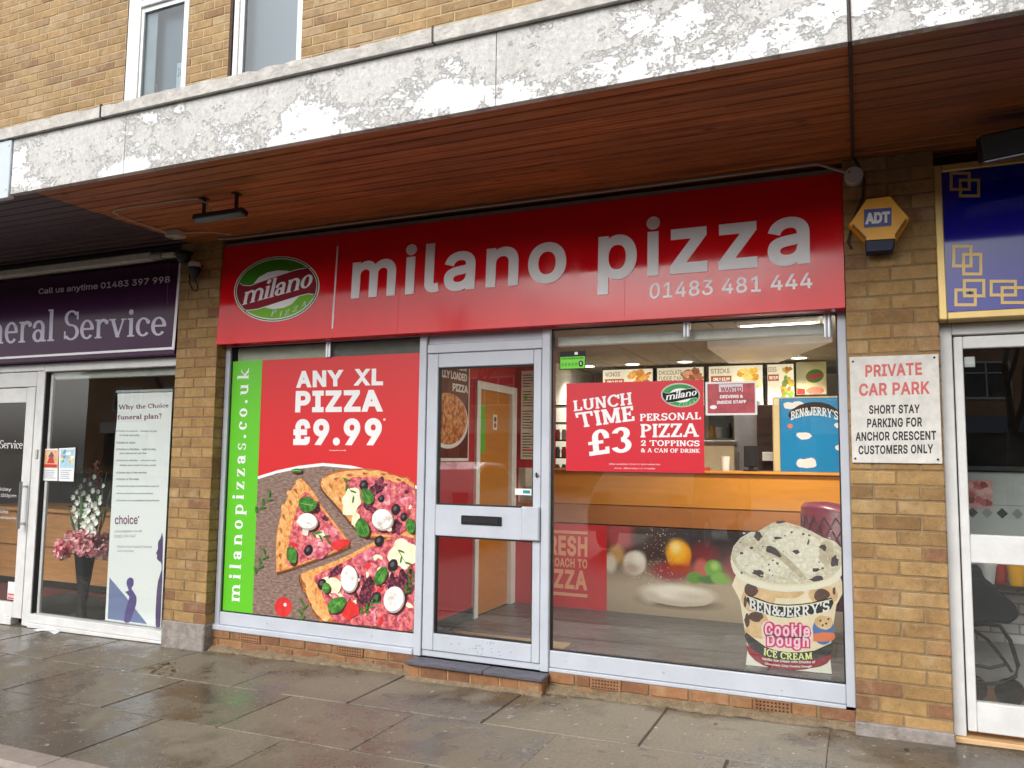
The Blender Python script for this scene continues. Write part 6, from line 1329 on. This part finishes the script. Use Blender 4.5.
D([(214, 404), (240, 386), (300, 402), (370, 396), (394, 420), (388, 476), (340, 492), (280, 484), (226, 470)], 3, ink('blush', (238, 214, 200)))
D(ell(430, 420, 38, 50, 0, 18), 2.2, ink('bowl_blue', (70, 110, 176), var=.1)); D([(394, 432), (466, 428), (464, 454), (398, 458)], 2.6, ink('bowl_orange', (226, 120, 70))); D(ell(432, 392, 34, 24, 0, 14, .1), 2.6, COOK)
for (x, y) in ((420, 386), (440, 396), (448, 380), (428, 402)): D(ell(x, y, 4, 4, 0, 8), 3, CHOC)
PINK = ink('hot_pink', (206, 36, 110)); LPINK = ink('pale_pink', (248, 206, 222))
for s, q in (('Cookie', [(226, 440), (384, 444), (384, 398), (226, 392)]), ('Dough', [(234, 484), (380, 488), (380, 438), (234, 434)])):
    put(mb, word(s, bold=.12, track=1.05), pts2([(q[0][0]-5, q[0][1]+5), (q[1][0]+5, q[1][1]+5), (q[2][0]+5, q[2][1]-5), (q[3][0]-5, q[3][1]-5)], TY, ct_), TY, 5, PINK); put(mb, word(s, bold=.03, track=1.2), pts2(q, TY, ct_), TY, 6, LPINK)
D([(160, 426), (230, 478), (310, 496), (400, 490), (462, 462), (456, 504), (400, 520), (310, 526), (226, 512), (168, 470)], 3, INKB); D([(166, 470), (226, 512), (310, 526), (400, 520), (456, 504), (452, 524), (420, 546), (310, 560), (220, 542), (172, 504)], 2.9, BURG)
put(mb, word('ICE CREAM', 'slab'), pts2([(222, 506), (392, 520), (390, 496), (224, 480)], TY, ct_), TY, 4, ink('ice_yellow', (226, 232, 150)), warp=lambda u, v: (u, v-(1-(2*u-1)**2)*.35))
put(mb, word('Vanilla Ice Cream with Chunks of', bold=.02), pts2([(216, 522), (402, 534), (402, 525), (216, 513)], TY, ct_), TY, 4, WHT, warp=sag2); put(mb, word('Chocolate Chip Cookie Dough', bold=.02), pts2([(226, 540), (390, 550), (390, 541), (226, 531)], TY, ct_), TY, 4, WHT, warp=sag2)
mb.build('tub_picture', tb)

# ------------------------------------------------------------------ blue fronted shop on the right
bs = thing('shop_sign', 'royal blue shop sign with gold interlocking squares and a gold frame at the right', 'sign', (5.8, -.1, 2.15)); BYs = -.1
RBL = mt('blue_acrylic', (8, 16, 150), .06, var=.02, spec=.6); GOLD = mt('gold_trim', (206, 178, 112), .35, .3, var=.08); GOLDV = mt('gold_vinyl', (196, 166, 100), .35, .2, var=.05)
x0, z0, z1 = 4.866, 2.165, 2.995
mb = MB(); mb.bbox(x0+.036, 6.7, BYs, -.01, z0+.04, z1-.04, RBL, .002); mb.build('panel', bs)
mb = MB(); mb.bbox(x0, x0+.038, BYs-.014, -.005, z0, z1, GOLD, .004); mb.bbox(x0+.039, 6.7, BYs-.014, -.005, z0, z0+.038, GOLD, .004); mb.bbox(x0+.039, 6.7, BYs-.014, -.005, z1-.038, z1, GOLD, .004); mb.build('frame', bs)
mb = FB(); cs = crop(830, 130, 3.6546)
def sq(x0, x1, y0, y1, w, l):
    for (a, b, c, d) in ((x0, x1, y0, y0+w), (x0, x1, y1-w, y1), (x0, x0+w, y0+w, y1-w), (x1-w, x1, y0+w, y1-w)): art(mb, [(a, d), (b, d), (b, c), (a, c)], BYs, l, GOLDV, cs)
for i, (x, y, w_, h_) in enumerate(((440, 142, 78, 72), (474, 168, 78, 70), (448, 416, 74, 84), (484, 446, 74, 84), (455, 578, 82, 66), (486, 543, 82, 68), (584, 546, 100, 62), (624, 570, 104, 66), (740, 560, 90, 64), (770, 590, 90, 64))): sq(x, x+w_, y, y+h_, 11, 1+i)
art(mb, ell(488, 188, 6, 6, 0, 8), BYs, 14, INKB, cs); art(mb, ell(512, 594, 6, 6, 0, 8), BYs, 14, INKB, cs); mb.build('gold_squares', bs); bs.rotation_euler.x = math.radians(-3)
rs = thing('shopfront', 'white framed glass door and window of the blue signed shop at the right edge', 'shop front', (5.8, 0, .05))
mb = MB(); wb(4.872, 4.93, .07, 2.16); wb(4.931, 6.7, 2.1, 2.16, .0); wb(5.75, 5.83, .07, 2.1); wb(6.64, 6.7, .07, 2.1); wb(5.831, 6.639, .07, .2); mb.build('frame', rs)
mb = MB(); mb.box(4.9305, 4.936, .01, .05, .1, 2.1, GASK); mb.build('gasket', rs)
mb = MB(); wb(4.937, 4.978, .1, 2.088, -.004, .045); wb(5.69, 5.745, .1, 2.088, -.004, .045); wb(4.979, 5.689, 2.025, 2.088, -.004, .045); wb(4.979, 5.689, .93, 1.072, -.004, .045); wb(4.979, 5.689, .1, .245, -.004, .045); rd = mb.build('door', rs)
for (c_, d_) in ((1.073, 2.024), (.246, .929)):
    mb = MB(); mb.box(4.979, 5.689, .018, .024, c_, d_, GLASS); mb.build('pane', rd)
mb = MB(); mb.box(5.84, 6.63, .02, .026, .21, 2.09, GLASS); mb.build('window_pane', rs)
mb = MB(); mb.bbox(5.23, 5.27, -.05, -.005, .97, 1.05, CHROME, .006); mb.build('handle', rd)
mb = MB(); mb.bbox(4.985, 5.035, .026, .04, 1.93, 1.985, mt('door_contact', (206, 208, 212), .5), .003); mb.build('door_sensor', rd)
mb = MB(); mb.bbox(4.87, 5.5, -.02, .08, .0, .068, mt('cream_tile', (214, 176, 130), .4, var=.1), .004); mb.bbox(5.503, 6.7, -.02, .08, .0, .068, mt('cream_tile', (214, 176, 130), .4, var=.1), .004); mb.build('threshold_tiles', rs)
mb = MB(); mb.box(4.6, 7.9, .08, 5, 0, .1, mt('brown_floor', (186, 132, 84), .4, var=.2, scale=4, stretch=(1, 8, 1))); struct(mb.build('floor'))
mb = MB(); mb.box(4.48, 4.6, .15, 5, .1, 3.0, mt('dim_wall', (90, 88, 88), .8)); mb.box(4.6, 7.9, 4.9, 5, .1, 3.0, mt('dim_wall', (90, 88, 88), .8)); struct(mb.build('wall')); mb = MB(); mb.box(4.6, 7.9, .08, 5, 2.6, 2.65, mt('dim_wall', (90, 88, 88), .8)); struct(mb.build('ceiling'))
YC = .9
cr_ = thing('counter', 'white tiled counter with a band of dark diamonds behind the right hand shop door', 'counter', (5.6, YC, .1))
p, q = at(965, 532, YC), at(1024, 472, YC)
mb = MB(); mb.bbox(4.62, 7, YC, YC+.4, .92, q.z, mt('pale_tile', (176, 180, 180), .25, var=.05), .004); mb.bbox(4.62, 7, YC-.03, YC+.44, q.z+.002, q.z+.035, BLACK, .004); mb.build('tiled_front', cr_)
mb = FB(); dz = (at(992, 513, YC).z)
for k in range(16):
    x = 4.70+k*.078; art(mb, [(x-.03, dz), (x, dz-.032), (x+.03, dz), (x, dz+.032)], YC, 1, INKB if k % 2 else ink('grey_diamond', (130, 134, 136)))
art(mb, [(4.63, dz+.045), (6.9, dz+.045), (6.9, dz+.05), (4.63, dz+.05)], YC, 1, ink('grey_diamond', (130, 134, 136))); mb.build('diamond_band', cr_)
mb = MB(); mb.bbox(4.62, 7, YC+.05, YC+.1, .1, .915, mt('grey_brick_panel', (150, 152, 154), .6, var=.1), .004)
for r_ in range(9):
    for k in range(16):
        x = 4.64+k*.15+(.075 if r_ % 2 else 0); mb.bbox(x+.005, x+.145, YC+.04, YC+.06, .36+r_*.06+.005, .36+r_*.06+.055, mt('white_brick', (214, 215, 216), .6, island=.15), .004)
mb.build('brick_panel', cr_)
pn_ = thing('picture', 'small pink picture of roses stuck to the tiled counter', 'picture', (5.0, YC, 1.1)); c0, c9 = at(967, 508, YC), at(992, 480, YC)
mb = MB(); mb.box(c0.x, c9.x, YC-.006, YC-.002, c0.z, c9.z, ink('rose_pink', (206, 150, 146), var=.2, scale=24)); mb.build('sheet', pn_)
mb = FB(); R = random.Random(5)
for k in range(14): art(mb, ell(R.uniform(c0.x+.02, c9.x-.02), R.uniform(c0.z+.02, c9.z-.02), .022, .02, 0, 12, .25, k), YC-.006, 1+k*.2, ink('rose%d' % (k % 3), [(190, 100, 104), (226, 180, 176), (140, 70, 74)][k % 3]))
mb.build('roses', pn_)
YP = .72
sh = MB(); a_, b_ = at(980, 583, YP), at(1024, 583, YP); sh.bbox(a_.x, 6.4, YP-.08, YC+.03, a_.z-.02, a_.z-.001, BLACK, .003); tag(sh.build('shelf'), 'narrow black shelf holding plant pots in the right hand shop', 'shelf')
for (px_, py_, m, lab) in ((986.5, 563, WPAINT, 'white plant pot on the narrow black shelf'), (1016, 563, YEL, 'yellow plant pot on the narrow black shelf'), (1001.5, 563, ink('red_pot', (196, 60, 44)), 'red plant pot between the white and yellow pots on the shelf')):
    t_ = at(px_, py_, YP); mb = MB(); hh = t_.z-a_.z; mb.lathe([(.036, 0), (.05, hh-.012), (.054, hh-.012), (.054, hh), (.046, hh), (.04, hh*.5)], (t_.x, YP if 'red' not in lab else YP+.09, a_.z), m, 24, cap=False); tag(mb.build('plant_pot', smooth=False), lab, 'pot', 'plant pots on the shelf')
YW = .42
pm = thing('pushchair', 'folded black pushchair with a tubular frame leaning inside the right hand door', 'pushchair', (5.1, YW, .1))
def pw_(pts, Y=YW): return [at(x, y, Y) for x, y in pts]
mb = MB(); mb.tube(pw_([(969, 625), (985, 624), (1000, 626), (1010, 640), (1018, 665), (1016, 676), (1004, 683), (985, 684), (970, 682)]), .011, BLACKM, 8); mb.tube(pw_([(971, 628), (988, 640), (1004, 660), (1012, 672)], YW+.06), .009, BLACKM, 8); mb.tube(pw_([(969, 664), (990, 668), (1008, 664)], YW+.03), .009, BLACKM, 8); mb.build('frame', pm)
mb = MB(); o_ = [(966, 578), (980, 580), (1000, 592), (1016, 606), (1020, 616), (1010, 624), (990, 622), (968, 626)]; pr = [(p.x, p.z) for p in pw_(o_)]; mb.prism(pr, YW-.02, YW+.24, mt('black_fabric', (22, 22, 26), .8, var=.3, scale=12, bump=.6, bscale=14)); mb.build('hood', pm, bevel=.02)
mb = MB(); pr = [(p.x, p.z) for p in pw_([(966, 566), (980, 566), (984, 578), (1000, 590), (966, 590)], YW+.1)]; mb.prism(pr, YW+.06, YW+.22, mt('black_fabric', (22, 22, 26), .8)); mb.build('seat', pm, bevel=.02)
for x in (5.02, 5.2):
    mb = MB(); mb.lathe([(.02, -.015), (.07, -.015), (.075, 0), (.07, .015), (.02, .015)], (x, YW+.14, .175), BLACK, 20, 'y'); mb.build('wheel', pm)

# ------------------------------------------------------------------ across the road (seen only in the glass)
ob = thing('brick_building', 'brown brick parade of shops with white windows across the road behind the camera', 'building', (0, -38, 0))
OBR = mt('brown_brick', (186, 146, 112), .9, var=.2, scale=6)
mb = MB(); mb.box(-50, 46, -46, -38, -1, 7.2, OBR); mb.build('wall', ob); mb = MB(); mb.mesh([(-50.5, -37.5, 7.2), (46.5, -37.5, 7.2), (46.5, -46.5, 7.2), (-50.5, -46.5, 7.2), (-50, -42, 9.6), (46, -42, 9.6)], [(0, 1, 5, 4), (2, 3, 4, 5), (0, 4, 3), (1, 2, 5)], mt('brown_tiles', (96, 70, 58), .9, var=.2)); mb.build('roof', ob)
for k in range(19):
    x = -47+k*5
    mb = MB(); mb.box(x, x+2.8, -38.06, -37.99, 4.4, 6.0, mt('dark_pane', (60, 66, 72), .1)); w_ = mb.build('window', ob)
    mb = MB()
    for q in ((x-.08, x+2.88, 4.3, 4.4), (x-.08, x+2.88, 6.0, 6.1), (x-.08, x, 4.4, 6), (x+2.8, x+2.88, 4.4, 6), (x+.9, x+.97, 4.4, 6), (x+1.85, x+1.92, 4.4, 6), (x, x+2.8, 5.5, 5.56)): mb.box(q[0], q[1], -37.98, -37.9, q[2], q[3], WPAINT)
    mb.build('frame', w_)
    mb = MB(); mb.box(x-.6, x+3.6, -37.98, -37.8, .3, 2.6, mt('dark_pane', (60, 66, 72), .1)); mb.build('shop_window', ob); mb = MB(); mb.box(x-.8, x+3.8, -37.9, -37.6, 2.7, 3.5, mt('shop_board%d' % (k % 4), [(232, 230, 226), (150, 70, 66), (226, 220, 202), (110, 122, 146)][k % 4], .5)); mb.build('shop_board', ob)
def car(label, x, y, rot, col, est=False):
    t = thing('parked_car', label, 'car', (0, 0, 0), 'cars parked behind the camera')
    side = [(-2.1, .35), (-2.12, .62), (-2.0, .84), (-1.2, .98), (-.95, 1.0), (-.2, 1.44), (.9, 1.47), (1.55, 1.36), (1.98, 1.0), (2.08, .7), (2.06, .35)]
    def hw(z): return .86 if z < .7 else .86-.04*(z-.7)/.3 if z < 1.0 else .82-.5*(z-1.0)*.5
    n = len(side); mb = MB(); vs = [(p[0], -hw(p[1]), p[1]) for p in side]+[(p[0], hw(p[1]), p[1]) for p in side]
    mb.mesh(vs, [tuple(range(n)), tuple(range(2*n-1, n-1, -1))]+[(i, n+i, n+(i+1) % n, (i+1) % n) for i in range(n)], col); b = mb.build('body', t, bevel=.04)
    for s in (-1, 1):
        mb = MB(); P = [(-.72, 1.02), (-.16, 1.36), (.84, 1.39), (1.4, 1.3), (1.7, 1.02)]; f = [(p[0], s*(hw(p[1])+.006), p[1]) for p in P]; mb.poly(f, mt('car_glass', (24, 28, 32), .05)); mb.build('window', t)
    mb = MB(); mb.poly([(-.97, -.72, 1.02), (-.97, .72, 1.02), (-.28, .6, 1.415), (-.28, -.6, 1.415)], mt('car_glass', (24, 28, 32), .05)); mb.build('windscreen', t)
    for wx in (-1.3, 1.3):
        for s in (-1, 1):
            mb = MB(); mb.lathe([(.1, -.1), (.31, -.1), (.33, 0), (.31, .1), (.1, .1)], (wx, s*.78, .33), BLACK, 24, 'y'); w_ = mb.build('wheel', t); mb = MB(); mb.lathe([(.2, 0), (.18, s*.02)], (wx, s*.885, .33), CHROME, 20, 'y'); mb.build('rim', w_)
    for s in (-1, 1):
        mb = MB(); mb.box(-2.13, -2.05, s*.6-.16, s*.6+.16, .66, .8, mt('lamp_clear', (214, 218, 222), .1)); mb.build('headlight', t); mb = MB(); mb.box(2.02, 2.09, s*.62-.12, s*.62+.12, .75, .98, mt('lamp_red', (150, 20, 24), .2)); mb.build('tail_light', t)
    t.location = (x, y, gz(x)-.12); t.rotation_euler = (0, 0, rot); return t
car('white hatchback parked behind the camera', -2.6, -9.2, math.radians(82), mt('car_white', (226, 226, 226), .25, var=.01, coat=.6)); car('silver hatchback parked behind the camera', 1.4, -9.6, math.radians(94), mt('car_silver', (150, 152, 156), .25, .5, var=.01, coat=.6)); car('dark blue hatchback parked behind the camera', -7.2, -9.4, math.radians(88), mt('car_blue', (30, 40, 70), .25, var=.01, coat=.6)); car('red hatchback parked behind the camera', 8.6, -9.4, math.radians(92), mt('car_red', (120, 20, 24), .25, var=.01, coat=.6))
def tree(label, x, y, h, seed):
    t = thing('bare_tree', label, 'tree', (x, y, gz(x)-.12), 'bare trees behind the camera'); R = random.Random(seed); tr = MB(); br = MB(); BARK = mt('bark', (74, 62, 54), .9, var=.3, scale=14)
    def grow(p, d, L_, r, lv):
        mid = p+d*L_*.5+Vector((R.uniform(-1, 1), R.uniform(-1, 1), R.uniform(-.4, .6)))*L_*.07; e_ = p+d*L_; (tr if lv == 0 else br).tube([p, mid, e_], [r, r*.82, r*.62], BARK, 7 if lv < 2 else 4, cap=False)
        if lv >= 5: return
        for k in range(R.choice([2, 3, 3]) if lv < 4 else 2):
            v = (d+Vector((R.uniform(-1, 1), R.uniform(-1, 1), R.uniform(-.25, .7)))*.75).normalized(); grow(mid.lerp(e_, R.uniform(.3, 1)) if k else e_, v, L_*R.uniform(.62, .84), r*.58, lv+1)
    grow(Vector((x, y, gz(x)-.2)), Vector((0, 0, 1)), h*.3, h*.022, 0); tr.build('trunk', t); br.build('branches', t)
tree('bare winter tree beyond the parked cars at the far left', -15, -14, 8, 2); tree('bare winter tree behind the blue car', -7.5, -17, 9, 5); tree('bare winter tree behind the silver car', 1.5, -18, 8.5, 9); tree('bare winter tree behind the red car', 8, -19, 8, 12)

# ------------------------------------------------------------------ specks on the paving
mb = MB(); mb.fix = False; R = random.Random(44)
for k in range(70):
    x, y = R.uniform(-2.2, 5.2), R.choice([R.uniform(-1.9, -.2), R.uniform(-.35, -.12)]); r = R.uniform(.004, .013); z = gz(x)+.0035+k*.00001
    mb.poly([(p[0], p[1], z) for p in ell(x, y, r, r*R.uniform(.4, 1), R.uniform(0, 180), 8, .3, k)], [mt('gum_pale', (196, 190, 178), .8), mt('gum_grey', (150, 144, 134), .8), mt('leaf_bit', (104, 74, 44), .8), mt('leaf_dark_bit', (62, 48, 36), .8)][k % 4])
tag(mb.build('litter'), 'scattered pale gum spots and leaf bits on the pavement slabs', 'litter')['kind'] = 'stuff'
mb = MB(); mb.fix = False
for k, (px_, py_) in enumerate([(500, 214), (508, 210), (516, 216), (524, 211), (494, 219), (530, 215)]):
    pass
for k in range(46):                                      # leaf mould in the corner between slabs
    p = atz(160+R.gauss(0, 9), 668+R.gauss(0, 3), -.018); r = R.uniform(.008, .02); mb.poly([(q[0], q[1], gz(p.x)+.004+R.uniform(0, .004)) for q in ell(p.x, p.y, r, r*.5, R.uniform(0, 180), 7, .3, k)], [mt('leaf_bit', (104, 74, 44), .8), mt('leaf_dark_bit', (62, 48, 36), .8), mt('leaf_straw', (150, 122, 84), .8)][k % 3])
tag(mb.build('leaf_litter'), 'small drift of dead leaf scraps on the paving in front of the left brick pillar', 'leaves')['kind'] = 'stuff'
